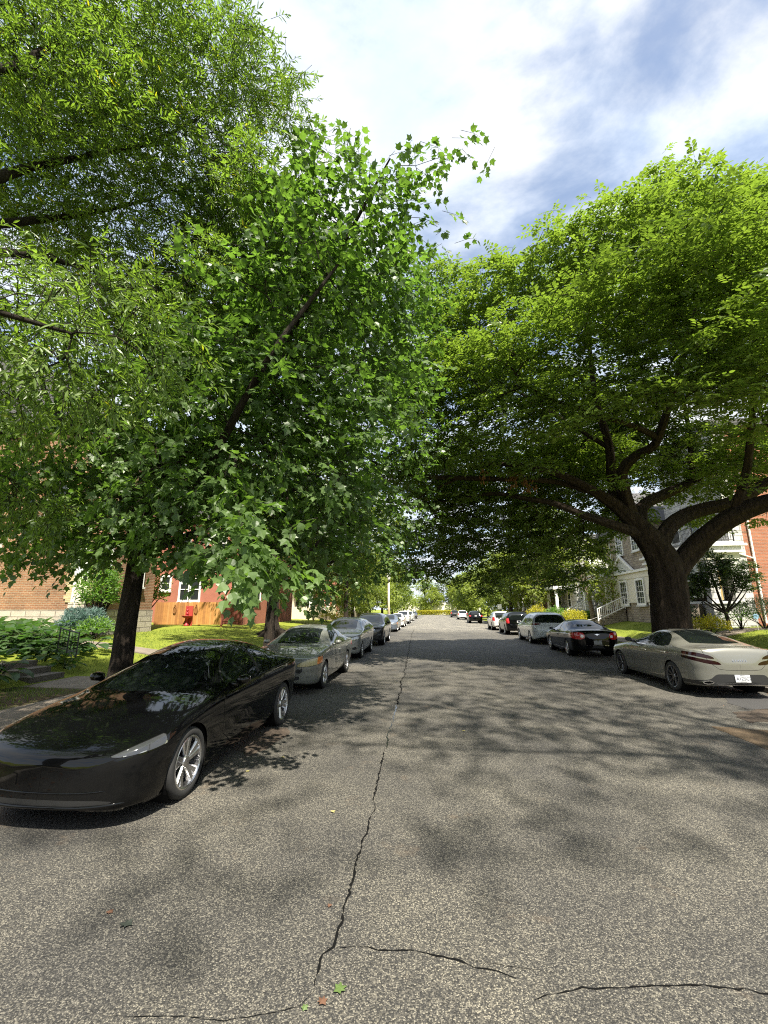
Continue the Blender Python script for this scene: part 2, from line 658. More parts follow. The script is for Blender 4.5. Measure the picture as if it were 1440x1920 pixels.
CM = {}
CM['tyre'] = mat('tyre_rubber', (0.018, 0.018, 0.018), 0.75, noise=0.3, nscale=20)
CM['dark'] = mat('black_plastic', (0.012, 0.012, 0.012), 0.55)
CM['well'] = mat('wheel_well', (0.006, 0.006, 0.006), 0.95, spec=0.1)
CM['glass'] = mat('tinted_car_glass', (0.006, 0.008, 0.008), 0.02, spec=0.9)
CM['alloy'] = mat('alloy_rim', (0.55, 0.55, 0.56), 0.28, metal=1.0)
CM['alloy_dark'] = mat('dark_alloy_rim', (0.17, 0.17, 0.175), 0.3, metal=0.9)
CM['chrome'] = mat('chrome_trim', (0.75, 0.75, 0.76), 0.12, metal=1.0)
CM['lamp'] = mat('clear_headlamp', (0.30, 0.31, 0.31), 0.10, spec=1.0, metal=0.5, coat=1.0)
CM['lamp_old'] = mat('yellowed_headlamp', (0.42, 0.36, 0.18), 0.25, spec=0.8, coat=0.5)
CM['lamp_dark'] = mat('smoked_headlamp', (0.035, 0.037, 0.04), 0.06, spec=0.8)
CM['red'] = mat('red_tail_lamp', (0.42, 0.012, 0.015), 0.12, coat=1.0)
CM['red_dark'] = mat('dark_red_tail_lamp', (0.085, 0.006, 0.008), 0.08, coat=1.0)
CM['clear'] = mat('clear_reverse_lamp', (0.75, 0.7, 0.68), 0.1, coat=1.0)
CM['amber'] = mat('amber_lamp', (0.7, 0.22, 0.04), 0.15, coat=1.0)
CM['plate'] = mat('licence_plate_white', (0.42, 0.43, 0.44), 0.4)
CM['plate_ink'] = mat('licence_plate_ink', (0.02, 0.025, 0.05), 0.5)
CM['disc'] = mat('brake_disc', (0.10, 0.10, 0.10), 0.4, metal=0.9)


def paint(name, col, metal=0.0, rough=0.35):
    return mat(name, col, rough, metal=metal, spec=0.5, coat=1.0, noise=0.04, nscale=2.0)


_wheel_cache = {}


def wheel_meshes(Rt, Rr, wd, style, rim_mat):
    key = (Rt, Rr, wd, style, rim_mat.name)
    if key in _wheel_cache:
        return _wheel_cache[key]
    h = wd / 2
    # tyre turned about x, outer side at +x
    b = MB()
    b.lathe([(Rr - .01, -h * .8), (Rr + .015, -h * .98), (Rt - .035, -h), (Rt - .008, -h * .86), (Rt, -h * .6), (Rt - .004, -.012), (Rt - .010, -.01), (Rt - .010, .01), (Rt - .004, .012),
             (Rt, h * .6), (Rt - .008, h * .86), (Rt - .035, h), (Rr + .03, h * 1.0), (Rr + .012, h * .97), (Rr - .01, h * .80)], 40, axis='x')
    bt = b
    # hub and brake disc, set back
    b2 = MB()
    b2.lathe([(0.001, h * .05), (Rr * .72, h * .05), (Rr * .72, -h * .1), (Rr - .005, -h * .3)], 32, axis='x')
    # rim: lip, barrel, spokes, cap
    b3 = MB()
    b3.lathe([(Rr + .008, h * .93), (Rr - .004, h * .97), (Rr - .018, h * .90), (Rr - .026, h * .3), (Rr - .03, -h * .6)], 40, axis='x')
    b3.lathe([(.001, h * .78), (.052, h * .76), (.062, h * .62), (.062, h * .2)], 20, axis='x')
    def spoke(ang, r0, r1, w0, w1, x0, x1, skew=0.0):
        ca, sa = math.cos(ang), math.sin(ang)
        cs, ss = math.cos(ang + skew), math.sin(ang + skew)
        p0 = Vector((0, ca * r0, sa * r0)); p1 = Vector((0, cs * r1, ss * r1))
        t0 = Vector((0, -sa, ca)); t1 = Vector((0, -ss, cs))
        vs = []
        for p, t, w, x in ((p0, t0, w0, x0), (p1, t1, w1, x1)):
            for sx, dx in ((-1, -.02), (-.6, 0), (.6, 0), (1, -.02)):
                q = p + t * w * sx * .5
                vs.append((x + dx, q.y, q.z))
            for sx in (1, -1):
                q = p + t * w * sx * .5
                vs.append((x - .05, q.y, q.z))
        k = 6
        b3.add(vs, [(i, (i + 1) % k, k + (i + 1) % k, k + i) for i in range(k)] + [tuple(range(k))[::-1], tuple(range(k, 2 * k))])
    if style == 'twist':        # five twisted pairs, broad outer ends
        for i in range(5):
            a = 2 * math.pi * i / 5
            spoke(a, .045, Rr - .012, .05, .075, h * .68, h * .86, .16)
            spoke(a + .30, .05, Rr - .012, .035, .10, h * .60, h * .84, .22)
    elif style == 'multi':      # five thin Y-shaped pairs
        for i in range(5):
            a = 2 * math.pi * i / 5
            spoke(a - .05, .045, Rr - .012, .030, .024, h * .66, h * .85, -.20)
            spoke(a + .05, .045, Rr - .012, .030, .024, h * .66, h * .85, .20)
    elif style == 'seven':
        for i in range(7):
            a = 2 * math.pi * i / 7
            spoke(a, .045, Rr - .012, .055, .05, h * .66, h * .85)
    else:                        # five broad spokes
        for i in range(5):
            a = 2 * math.pi * i / 5
            spoke(a, .045, Rr - .012, .075, .085, h * .66, h * .85)
    out = []
    for bb, nm, mt in ((b2, 'wheel', CM['disc']), (bt, 'tyre', CM['tyre']), (b3, 'rim', rim_mat)):
        me = bpy.data.meshes.new(nm)
        me.from_pydata(bb.V, [], bb.F)
        me.materials.append(mt)
        if nm != 'rim':
            me.polygons.foreach_set('use_smooth', [True] * len(me.polygons))
        me.update()
        out.append(me)
    _wheel_cache[key] = out
    return out


def add_wheel(parent, x, y, z, outward, ms, steer=0.0):
    w = link_mesh('wheel', ms[0], parent)
    w.location = (x, y, z)
    w.rotation_euler = (random.uniform(0, 6.28), 0, 0) if outward > 0 else (random.uniform(0, 6.28), 0, math.pi)
    link_mesh('tyre', ms[1], w)
    link_mesh('rim', ms[2], w)


def build_car(P, name, label, cat, loc, rz, body_mat, group, rim_mat=None, n=130):
    """P: profiles and outlines in metres, x from the front bumper back, z up; half the car is shaped and mirrored"""
    L, HW = P['L'], P['W']
    rim_mat = rim_mat or CM['alloy']
    root = thing(name, label, cat, loc, rz, group)
    u = np.linspace(0, 1, n)
    # more stations near both ends
    xs = L * (u - 0.13 * np.sin(2 * np.pi * u) / (2 * np.pi) * 6 * 0.98)
    xs = np.maximum.accumulate(np.clip(xs, 0, L))
    xs = np.unique(np.concatenate([xs, L * np.array([0.0005, 0.002, 0.005, 0.009, 0.991, 0.995, 0.998, 0.9995])]))
    top = pchip(*zip(*P['top']), xs)
    belt = np.minimum(pchip(*zip(*P['belt']), xs), top - 0.015)
    low = np.minimum(pchip(*zip(*P['low']), xs), belt - .05)
    Wp = np.full_like(xs, HW)
    if 'plan' in P:
        Wp = pchip(*zip(*P['plan']), xs)
    nr, npw = P['nose']; tr, tpw = P['tail']
    fn = np.where(xs < nr, (1 - np.clip((nr - xs) / nr, 0, 1) ** npw) ** (1 / npw), 1)
    ft = np.where(xs > L - tr, (1 - np.clip((xs - (L - tr)) / tr, 0, 1) ** tpw) ** (1 / tpw), 1)
    Wx = np.maximum(Wp * fn * ft, 1e-3)
    ns, nu = 18, 26
    tau = np.linspace(0, 1, ns)
    phi = np.linspace(0, np.pi / 2, nu + 1)[1:]
    g = np.clip((top - belt - .10) / .28, 0, 1)
    g = g * g * (3 - 2 * g)
    rows = []   # underside, side, upper
    Xg, Yg, Zg, Ph = [], [], [], []
    for i, x in enumerate(xs):
        b_, l_, t_, w_ = belt[i], low[i], top[i], Wx[i]
        prof = np.interp(tau, [0, .06, .15, .33, .45, .62, .8, .93, 1], P.get('side', [.90, .93, .955, .972, .978, .998, 1.0, .992, .972]))
        y = np.concatenate([[0, w_ * .6], w_ * prof])
        z = np.concatenate([[l_ + .02, l_ + .01], l_ + (b_ - l_) * tau])
        nn = 2.3 + (P.get('sq', 3.7) - 2.3) * g[i]
        c = np.clip(np.cos(phi), 0, 1) ** (2 / nn); q = np.sin(phi) ** (2 / nn)
        wb = w_ * prof[-1]
        y2 = wb * c * (1 - P.get('tumble', .25) * g[i] * q)
        z2 = b_ + (t_ - b_) * q
        Xg.append(np.full(2 + ns + nu, x)); Yg.append(np.concatenate([y, y2])); Zg.append(np.concatenate([z, z2]))
        Ph.append(np.concatenate([[-2, -1.5], -1 + tau, phi]))
    Xg, Yg, Zg, Ph = map(np.array, (Xg, Yg, Zg, Ph))
    nx, ny = Xg.shape
    V = np.stack([Xg, Yg, Zg, Ph], -1).reshape(-1, 4)
    I = np.arange(nx * ny).reshape(nx, ny)
    a, b, c, d = I[:-1, :-1].ravel(), I[1:, :-1].ravel(), I[1:, 1:].ravel(), I[:-1, 1:].ravel()
    T = np.concatenate([np.stack([a, c, b], 1), np.stack([a, d, c], 1)])
    # outward winding on the +y side
    Lb = np.zeros(len(T), int)
    ar = V[T[:, 1], :3] - V[T[:, 0], :3]; br = V[T[:, 2], :3] - V[T[:, 0], :3]
    ok = np.linalg.norm(np.cross(ar, br), axis=1) > 1e-9
    T, Lb = T[ok], Lb[ok]
    labels = ['body']
    regs = list(P['regions'])
    for (wx, wr) in ((P['wf'], P['arch']), (P['wr'], P['arch'])):
        regs.append(('hole', lambda x, y, z, p, wx=wx, wr=wr: np.maximum(np.maximum(np.hypot(x - wx, z - P['R']) - wr, p - 0.0), .2 - y)))
    for nm, fnc in regs:
        if nm not in labels:
            labels.append(nm)
        li = labels.index(nm)
        V, T, Lb, dd = cut_mesh(V, T, Lb, fnc(V[:, 0], V[:, 1], V[:, 2], V[:, 3]))
        ins = dd[T].mean(1) < 0
        Lb[ins] = li
    # underside black
    if 'trim' not in labels: labels.append('trim')
    Lb[(V[T, 3].max(1) < -1.02)] = labels.index('trim')
    T = T[Lb != labels.index('hole')]; Lb = Lb[Lb != labels.index('hole')]
    # to car axes: lateral x, forward y
    P3 = np.stack([V[:, 1], L / 2 - V[:, 0], V[:, 2]], 1)
    fnm = np.cross(P3[T[:, 1]] - P3[T[:, 0]], P3[T[:, 2]] - P3[T[:, 0]])
    # make sure the winding faces out
    cen = P3[T].mean(1) - np.array([0, 0, .7])
    side = (V[T, 3].mean(1) > -.9)
    if (np.einsum('ij,ij->i', fnm, cen)[side] > 0).mean() < .5:
        T = T[:, [0, 2, 1]]; fnm = -fnm
    Pm = P3 * np.array([-1, 1, 1])
    VV = np.concatenate([P3, Pm]); TT = np.concatenate([T, T[:, [0, 2, 1]] + len(P3)])
    LL = np.concatenate([Lb, Lb])
    # vertex normals of the whole skin, merged at the seam
    key = np.round(VV * 2000).astype(np.int64)
    _, inv = np.unique(key, axis=0, return_inverse=True)
    inv = inv.ravel()
    fn_ = np.cross(VV[TT[:, 1]] - VV[TT[:, 0]], VV[TT[:, 2]] - VV[TT[:, 0]])
    acc = np.zeros((inv.max() + 1, 3))
    for k in range(3):
        np.add.at(acc, inv[TT[:, k]], fn_)
    acc /= np.maximum(np.linalg.norm(acc, axis=1, keepdims=True), 1e-12)
    NN = acc[inv]
    base_mats = {'body': body_mat, 'trim': CM['dark'], 'gap': CM['well'], 'glass': CM['glass'], 'chrome': CM['chrome'], 'bare': P.get('bare', CM['dark'])}
    part_names = {'windscreen': CM['glass'], 'side_window': CM['glass'], 'rear_window': CM['glass'], 'headlight': P.get('lamp', CM['lamp']),
                  'tail_light': P.get('tl', CM['red']), 'reverse_light': CM['clear'], 'turn_signal': CM['amber'], 'grille': CM['dark'], 'roof_glass': CM['glass'],
                  'front_door': body_mat, 'rear_door': body_mat, 'boot_lid': body_mat, 'bonnet': body_mat, 'tail_light_lens': CM['red_dark'], 'rear_diffuser': CM['dark'], 'bumper_insert': CM['dark'], 'fog_lamp_recess': CM['dark'], 'fog_lamp': CM['lamp'], 'daytime_lamp': CM['lamp']}
    def emit(nm, sel, mats, midx, parent):
        used, ix = np.unique(TT[sel].ravel(), return_inverse=True)
        me = mesh_tris(nm, VV[used], ix.reshape(-1, 3), mats, midx, True, NN[used])
        return link_mesh(nm, me, parent)
    bl = [i for i, l in enumerate(labels) if l in base_mats]
    sel = np.isin(LL, bl)
    lut = np.zeros(len(labels), int)
    ms = []
    for j, i in enumerate(bl):
        lut[i] = j; ms.append(base_mats[labels[i]])
    body = emit('body', sel, ms, lut[LL[sel]], root)
    single = ('windscreen', 'rear_window', 'grille', 'roof_glass', 'boot_lid', 'bonnet', 'rear_diffuser', 'bumper_insert')
    half = np.arange(len(TT)) < len(T)
    for i, l in enumerate(labels):
        if l not in part_names:
            continue
        if l in single:
            if (LL == i).any(): emit(l, LL == i, part_names[l], None, root)
        else:
            for hm in (half, ~half):
                s2 = (LL == i) & hm
                if s2.any():
                    emit(l, s2, part_names[l], None, root)
    # wheel wells, closed off inside
    for wx in (P['wf'], P['wr']):
        for sgn in (-1, 1):
            yl = L / 2 - wx
            r_ = P['arch'] + .004
            wv = float(np.interp(wx, xs, Wx))
            ring = [(yl + r_ * math.cos(a_), P['R'] + r_ * math.sin(a_)) for a_ in np.linspace(-.9, math.pi + .9, 28)]
            x0, x1 = sgn * (wv - .035), sgn * (wv - .36)
            vs = [(x0, p[0], p[1]) for p in ring] + [(x1, p[0], p[1]) for p in ring]
            kk = len(ring)
            MB().add(vs, [(j, j + 1, kk + j + 1, kk + j) for j in range(kk - 1)] + [tuple(range(kk, 2 * kk))]).build('wheel_well', CM['well'], root)
    wm = wheel_meshes(P['R'], P['rim'], P.get('tw', .225), P.get('wheel', 'five'), rim_mat)
    for wx in (P['wf'], P['wr']):
        wv = float(np.interp(wx, xs, Wx))
        for sgn in (-1, 1):
            add_wheel(root, sgn * (wv - P.get('tw', .225) / 2 - .012), L / 2 - wx, P['R'], sgn, wm)
    # mirrors and door handles
    if 'mirror' in P:
        mx_, mz = P['mirror']
        wv = float(np.interp(mx_, xs, Wx))
        for sgn in (-1, 1):
            mb = MB()
            yy = L / 2 - mx_
            pr = [(sgn * (wv + .02), mz - .045), (sgn * (wv + .15), mz - .04), (sgn * (wv + .185), mz), (sgn * (wv + .175), mz + .05), (sgn * (wv + .12), mz + .068), (sgn * (wv + .03), mz + .05)]
            vs = []
            for dy, k_ in ((-.065, .96), (-.02, 1.04), (.03, .9), (.07, .5)):
                cx_, cz_ = sgn * (wv + .10), mz + .01
                vs += [(cx_ + (p_[0] - cx_) * k_, yy + dy, cz_ + (p_[1] - cz_) * k_) for p_ in pr]
            mb.add(vs, [(i * 6 + j, i * 6 + (j + 1) % 6, i * 6 + 6 + (j + 1) % 6, i * 6 + 6 + j) for i in range(3) for j in range(6)] + [tuple(range(6))[::-1], tuple(range(18, 24))])
            mb.tube([(sgn * (wv - .07), yy, mz - .05), (sgn * (wv + .03), yy, mz - .045)], [.03, .025], 8)
            mo = mb.build('wing_mirror', P.get('mirror_mat', body_mat), root, smooth=True)
            gm = MB()
            gm.prism([(sgn * (wv + .10) + .07 * math.cos(t_), mz + .01 + .042 * math.sin(t_)) for t_ in np.linspace(0, 2 * math.pi, 16, endpoint=False)], 'y', yy - .072, yy - .0655)
            gm.build('mirror_glass', CM['glass'], mo)
    for (hx, hz) in P.get('handles', []):
        for sgn in (-1, 1):
            zz = hz
            k_ = (zz - np.interp(hx, xs, low)) / max(np.interp(hx, xs, belt) - np.interp(hx, xs, low), .01)
            wv = float(np.interp(hx, xs, Wx)) * float(np.interp(k_, [0, .06, .15, .33, .45, .62, .8, .93, 1], P.get('side', [.90, .93, .955, .972, .978, .998, 1.0, .992, .972])))
            hb = MB()
            yy = L / 2 - hx
            hb.tube([(sgn * (wv - .005), yy + .10, zz), (sgn * (wv + .022), yy + .07, zz), (sgn * (wv + .024), yy - .07, zz), (sgn * (wv - .005), yy - .10, zz)], [.012, .014, .014, .012], 8)
            hb.build('door_handle', P.get('handle_mat', body_mat), root, smooth=True)
    return root


def text_mesh(name, s, size, mtl, parent, loc, rot, depth=0.002):
    cu = bpy.data.curves.new(name, 'FONT')
    cu.body = s
    cu.size = size
    cu.align_x = 'CENTER'
    cu.align_y = 'CENTER'
    cu.extrude = depth
    cu.materials.append(mtl)
    tmp = bpy.data.objects.new(name, cu)
    COL.objects.link(tmp)
    bpy.context.view_layer.update()
    me = bpy.data.meshes.new_from_object(tmp.evaluated_get(bpy.context.evaluated_depsgraph_get()))
    me.name = name
    bpy.data.objects.remove(tmp)
    o = link_mesh(name, me, parent, loc)
    o.rotation_euler = rot
    return o


def plate(root, x, y, z, facing, text=None, tilt=0.0, w=.305, h=.152, mtl=None):
    b = MB()
    b.box(-w / 2, -.004, -h / 2, w / 2, .004, h / 2)
    o = b.build('licence_plate', mtl or CM['plate'], root)
    o.location = (x, y, z)
    o.rotation_euler = (tilt, 0, 0 if facing < 0 else math.pi)
    if text:
        text_mesh('plate_number', text, .085, CM['plate_ink'], o, (.02, -.006, -.008), (math.pi / 2, 0, 0), .001)
        text_mesh('plate_heading', 'MISSOURI', .022, CM['plate_ink'], o, (.0, -.006, .058), (math.pi / 2, 0, 0), .001)
        text_mesh('plate_heading', 'SHOW-ME STATE', .016, CM['plate_ink'], o, (.0, -.006, -.064), (math.pi / 2, 0, 0), .001)
    return o


# outlines used by the cars below
def side(poly, rnd=2, pmax=.80):
    q = smooth_poly(poly, rnd) if rnd else poly
    return lambda x, y, z, p: np.maximum(np.maximum(poly_sdf(x, z, q), (p - pmax) * .5), (-1.0 - p))


def end(poly, x0, x1, rnd=2):
    q = smooth_poly(poly, rnd) if rnd else poly
    return lambda x, y, z, p: np.maximum(np.maximum(poly_sdf(y, z, q), x0 - x), x - x1)


def line(fn, w=.004):
    return lambda x, y, z, p: np.abs(fn(x, y, z, p)) - w


def both(f, g_):
    return lambda *a: np.maximum(f(*a), g_(*a))


def less(f, *gs):
    def h(*a):
        r = f(*a)
        for g_ in gs:
            r = np.maximum(r, -g_(*a))
        return r
    return h


def screen(xa, xb, ka, kb, pmin=.98, ymax=9):
    """glass lying across the car between two curved edges"""
    return lambda x, y, z, p: np.maximum(np.maximum(np.maximum(xa + ka * y * y - x, x - xb - kb * y * y), (pmin - p) * .6), y - ymax)


def zband(z0, z1, x0=-1, x1=99, pmax=.2):
    return lambda x, y, z, p: np.maximum(np.maximum(np.maximum(z0 - z, z - z1), np.maximum(x0 - x, x - x1)), p - pmax)
# ---------------------------------------------------------------- the shapes of the cars
def spec_fastback():
    """low electric saloon: closed nose, slim lamps, glass roof"""
    win = [(1.60, .955), (1.95, 1.17), (2.30, 1.315), (2.70, 1.355), (3.10, 1.33), (3.55, 1.225), (3.98, 1.04), (3.90, 1.00), (2.7, .965)]
    w = side(win)
    fd = side([(1.60, .30), (2.62, .28), (2.72, .99), (1.50, .93)], 1, .3)
    rd = side([(2.62, .28), (3.30, .30), (3.42, .62), (3.72, .80), (3.75, 1.0), (2.72, .99)], 1, .3)
    pil = side([(2.60, .9), (2.68, .9), (2.74, 1.5), (2.66, 1.5)], 0, 1.5)
    lampf = end([(.56, .595), (.66, .635), (.80, .695), (.93, .75), (.96, .73), (.96, .655), (.85, .61), (.68, .585)], -.1, .42, 1)
    bon = lambda x, y, z, p: np.maximum(np.maximum(.16 + .55 * y * y - x, x - 1.30 + .25 * y * y), .55 - p)
    return dict(L=4.72, W=.925, R=.335, rim=.245, tw=.235, wf=.845, wr=3.72, arch=.372, wheel='twist', nose=(.62, 2.9), tail=(.6, 2.8), sq=3.0, tumble=.27,
        top=[(0, .535), (.03, .60), (.12, .655), (.5, .765), (1.0, .875), (1.32, .945), (1.6, 1.095), (2.0, 1.29), (2.35, 1.40), (2.7, 1.44), (3.1, 1.41), (3.6, 1.295), (4.0, 1.165), (4.35, 1.085), (4.62, 1.065), (4.70, 1.0), (4.72, .88)],
        belt=[(0, .47), (.1, .585), (.4, .70), (.85, .80), (1.4, .875), (2.5, .93), (3.5, .98), (4.2, 1.0), (4.6, .98), (4.72, .84)],
        low=[(0, .215), (.03, .18), (.15, .155), (.6, .15), (2, .15), (4, .2), (4.5, .28), (4.68, .36), (4.72, .5)],
        regions=[('front_door', fd), ('rear_door', rd), ('gap', line(fd)), ('gap', line(rd)), ('gap', both(line(bon, .003), lambda x, y, z, p: .4 - p)),
                 ('windscreen', screen(1.28, 2.20, .28, .10, .93)), ('rear_window', screen(3.12, 4.14, -.1, -.30, .95)), ('roof_glass', screen(2.23, 3.09, .10, -.1, .95)),
                 ('trim', line(w, .014)), ('side_window', less(w, pil)), ('trim', both(w, pil)),
                 ('headlight', lampf), ('daytime_lamp', both(lampf, both(line(lampf, .012), lambda x, y, z, p: np.maximum(z - .645 - .10 * (y - .7), .68 - y)))), ('gap', line(lampf, .003)),
                 ('bumper_insert', end([(-.1, .265), (.50, .262), (.66, .235), (.56, .212), (-.1, .205)], -.1, .5, 1)),
                 ('trim', zband(.0, .172, .3, 4.4)),
                 ('tail_light', end([(.52, .92), (.70, .96), (.93, .97), (.93, .90), (.72, .86), (.55, .87)], 4.1, 9, 1))],
        mirror=(1.78, 1.0), handles=[], lamp=CM['lamp_dark'], tl=CM['red_dark'])


def spec_coupe_saloon():
    """long-bonnet saloon with split tail lamps and a black diffuser"""
    win = [(1.70, .985), (2.0, 1.15), (2.3, 1.275), (2.65, 1.325), (3.0, 1.315), (3.30, 1.24), (3.58, 1.10), (3.60, 1.03), (3.3, 1.0), (2.5, .985)]
    w = side(win)
    fd = side([(1.66, .32), (2.62, .30), (2.74, 1.0), (1.55, .96)], 1, .3)
    rd = side([(2.62, .30), (3.20, .32), (3.36, .60), (3.60, .80), (3.66, 1.0), (2.74, 1.0)], 1, .3)
    pil = side([(2.62, .9), (2.70, .9), (2.76, 1.5), (2.68, 1.5)], 0, 1.5)
    up = end([(.97, .970), (.97, .915), (.70, .845), (.44, .815), (.55, .895), (.75, .95)], 4.2, 9, 1)
    dn = end([(.97, .885), (.92, .80), (.60, .715), (.33, .70), (.44, .78), (.70, .82)], 4.2, 9, 1)
    boot = end([(-.2, .60), (.40, .60), (.52, .69), (.66, .87), (.70, 1.3), (-.2, 1.3)], 4.12, 9, 1)
    dif = end([(-.2, .27), (.95, .27), (.95, .345), (.74, .375), (.60, .40), (.50, .50), (.42, .515), (-.2, .515)], 4.05, 9, 1)
    return dict(L=4.685, W=.925, R=.335, rim=.245, tw=.24, wf=.835, wr=3.67, arch=.368, wheel='multi', nose=(.6, 2.6), tail=(.55, 2.9), sq=3.1, tumble=.27,
        top=[(0, .60), (.02, .72), (.15, .82), (.6, .90), (1.2, .98), (1.52, 1.03), (1.85, 1.185), (2.2, 1.325), (2.6, 1.395), (3.0, 1.385), (3.4, 1.305), (3.8, 1.18), (4.12, 1.08), (4.4, 1.055), (4.58, 1.06), (4.63, 1.0), (4.66, .90), (4.685, .74)],
        belt=[(0, .56), (.15, .70), (.8, .84), (1.5, .93), (2.5, .955), (3.3, .985), (4.0, 1.0), (4.45, .99), (4.63, .93), (4.685, .66)],
        low=[(0, .4), (.05, .26), (.2, .19), (.7, .17), (3.9, .2), (4.4, .24), (4.64, .27), (4.685, .36)],
        side=[.90, .93, .955, .968, .972, .998, 1.0, .985, .958],
        regions=[('front_door', fd), ('rear_door', rd), ('gap', line(fd)), ('gap', line(rd)),
                 ('windscreen', screen(1.48, 2.18, .22, .10, .95)), ('rear_window', screen(3.10, 4.02, -.05, -.32, .95)),
                 ('chrome', line(w, .011)), ('side_window', less(w, pil)), ('trim', both(w, pil)),
                 ('boot_lid', boot), ('gap', line(boot, .004)), ('rear_diffuser', dif),
                 ('tail_light', up), ('tail_light', dn), ('trim', zband(0, .19, .3, 4.2)),
                 ('headlight', end([(.45, .70), (.93, .80), (.93, .73), (.5, .64)], -.1, .6, 1))],
        mirror=(1.80, 1.06), mirror_mat=CM['dark'], handles=[(2.45, .84), (3.42, .86)], tl=mat('smoked_tail_lamp', (0.012, 0.0015, 0.002), .1))


def spec_saloon(lamp='lamp_old'):
    """plain four-door saloon of twenty years ago"""
    win = [(1.66, .95), (2.0, 1.18), (2.25, 1.315), (2.6, 1.36), (3.1, 1.35), (3.38, 1.26), (3.78, 1.02), (3.70, .965), (2.6, .95)]
    w = side(win, 1)
    fd = side([(1.62, .32), (2.68, .30), (2.74, .96), (1.52, .93)], 1, .3)
    rd = side([(2.68, .30), (3.28, .32), (3.42, .62), (3.70, .80), (3.72, .97), (2.74, .96)], 1, .3)
    pil = side([(2.64, .9), (2.73, .9), (2.78, 1.5), (2.69, 1.5)], 0, 1.5)
    lampf = end([(.42, .60), (.50, .68), (.72, .765), (.96, .81), (.96, .68), (.86, .62), (.62, .59)], -.1, .62, 1)
    ts = end([(.86, .80), (.99, .85), (.99, .62), (.86, .62)], -.1, 1.0, 0)
    boot = end([(-.2, .66), (.52, .66), (.60, .80), (.66, 1.3), (-.2, 1.3)], 4.15, 9, 1)
    return dict(L=4.81, W=.905, R=.325, rim=.215, tw=.205, wf=.96, wr=3.70, arch=.362, wheel='seven', nose=(.58, 2.9), tail=(.55, 2.8), sq=3.4, tumble=.24,
        top=[(0, .62), (.02, .72), (.10, .80), (.5, .89), (1.0, .97), (1.34, 1.01), (1.7, 1.19), (2.1, 1.37), (2.45, 1.44), (2.8, 1.455), (3.2, 1.425), (3.55, 1.31), (3.95, 1.10), (4.15, 1.04), (4.6, 1.02), (4.74, .95), (4.81, .75)],
        belt=[(0, .60), (.10, .75), (.5, .845), (1.4, .93), (2.5, .945), (3.6, .965), (4.2, .965), (4.6, .95), (4.78, .8), (4.81, .66)],
        low=[(0, .34), (.04, .24), (.2, .20), (.7, .19), (4.1, .22), (4.6, .28), (4.78, .36), (4.81, .5)],
        regions=[('front_door', fd), ('rear_door', rd), ('gap', line(fd)), ('gap', line(rd)),
                 ('windscreen', screen(1.34, 2.14, .22, .10, .95)), ('rear_window', screen(3.24, 3.98, -.05, -.2, .95)),
                 ('trim', line(w, .012)), ('side_window', less(w, pil)), ('trim', both(w, pil)),
                 ('headlight', less(lampf, ts)), ('turn_signal', both(lampf, ts)), ('gap', line(lampf, .004)),
                 ('grille', end([(-.1, .60), (.36, .60), (.42, .66), (.40, .70), (-.1, .70)], -.1, .4, 0)),
                 ('bumper_insert', end([(-.1, .30), (.52, .30), (.50, .40), (-.1, .40)], -.1, .3, 1)),
                 ('chrome', zband(.50, .525, 1.35, 3.35)),
                 ('boot_lid', boot), ('gap', line(boot, .004)),
                 ('tail_light', end([(.46, .74), (.52, .92), (.93, .93), (.93, .76)], 4.2, 9, 1)),
                 ('trim', zband(0, .20, .4, 4.3))],
        mirror=(1.83, 1.02), handles=[(2.50, .80), (3.48, .82)], lamp=CM[lamp])


def spec_round_lamp_saloon():
    """saloon with big red tail lamps that hold a round clear lamp"""
    P = spec_saloon('lamp')
    boot = end([(-.2, .66), (.50, .66), (.62, .80), (.68, 1.3), (-.2, 1.3)], 4.15, 9, 1)
    tl = end([(.44, .78), (.50, .97), (.70, .985), (.93, .96), (.93, .74), (.60, .70)], 4.15, 9, 2)
    rv = lambda x, y, z, p: np.maximum(np.hypot(y - .56, z - .83) - .058, 4.2 - x)
    keep = [r for r in P['regions'] if r[0] not in ('tail_light', 'boot_lid') and r[0] != 'chrome']
    P['regions'] = keep + [('boot_lid', boot), ('gap', line(boot, .004)), ('tail_light', tl), ('reverse_light', rv), ('chrome', zband(.28, .315, 1.3, 3.4)),
                           ('chrome', end([(-.1, .475), (.50, .475), (.50, .50), (-.1, .50)], 4.4, 9, 0))]
    P['side'] = [.92, .945, .965, .978, .985, .998, 1.0, .99, .965]
    P['wheel'] = 'five'
    P['top'] = [(0, .60), (.02, .70), (.12, .80), (.55, .90), (1.0, .97), (1.34, 1.02), (1.7, 1.2), (2.1, 1.38), (2.45, 1.45), (2.8, 1.46), (3.2, 1.43), (3.6, 1.31), (4.0, 1.15), (4.25, 1.08), (4.62, 1.06), (4.74, .98), (4.81, .75)]
    P['belt'] = [(0, .56), (.15, .70), (.7, .84), (1.4, .93), (2.5, .955), (3.6, .99), (4.2, 1.0), (4.6, .985), (4.78, .85), (4.81, .66)]
    return P


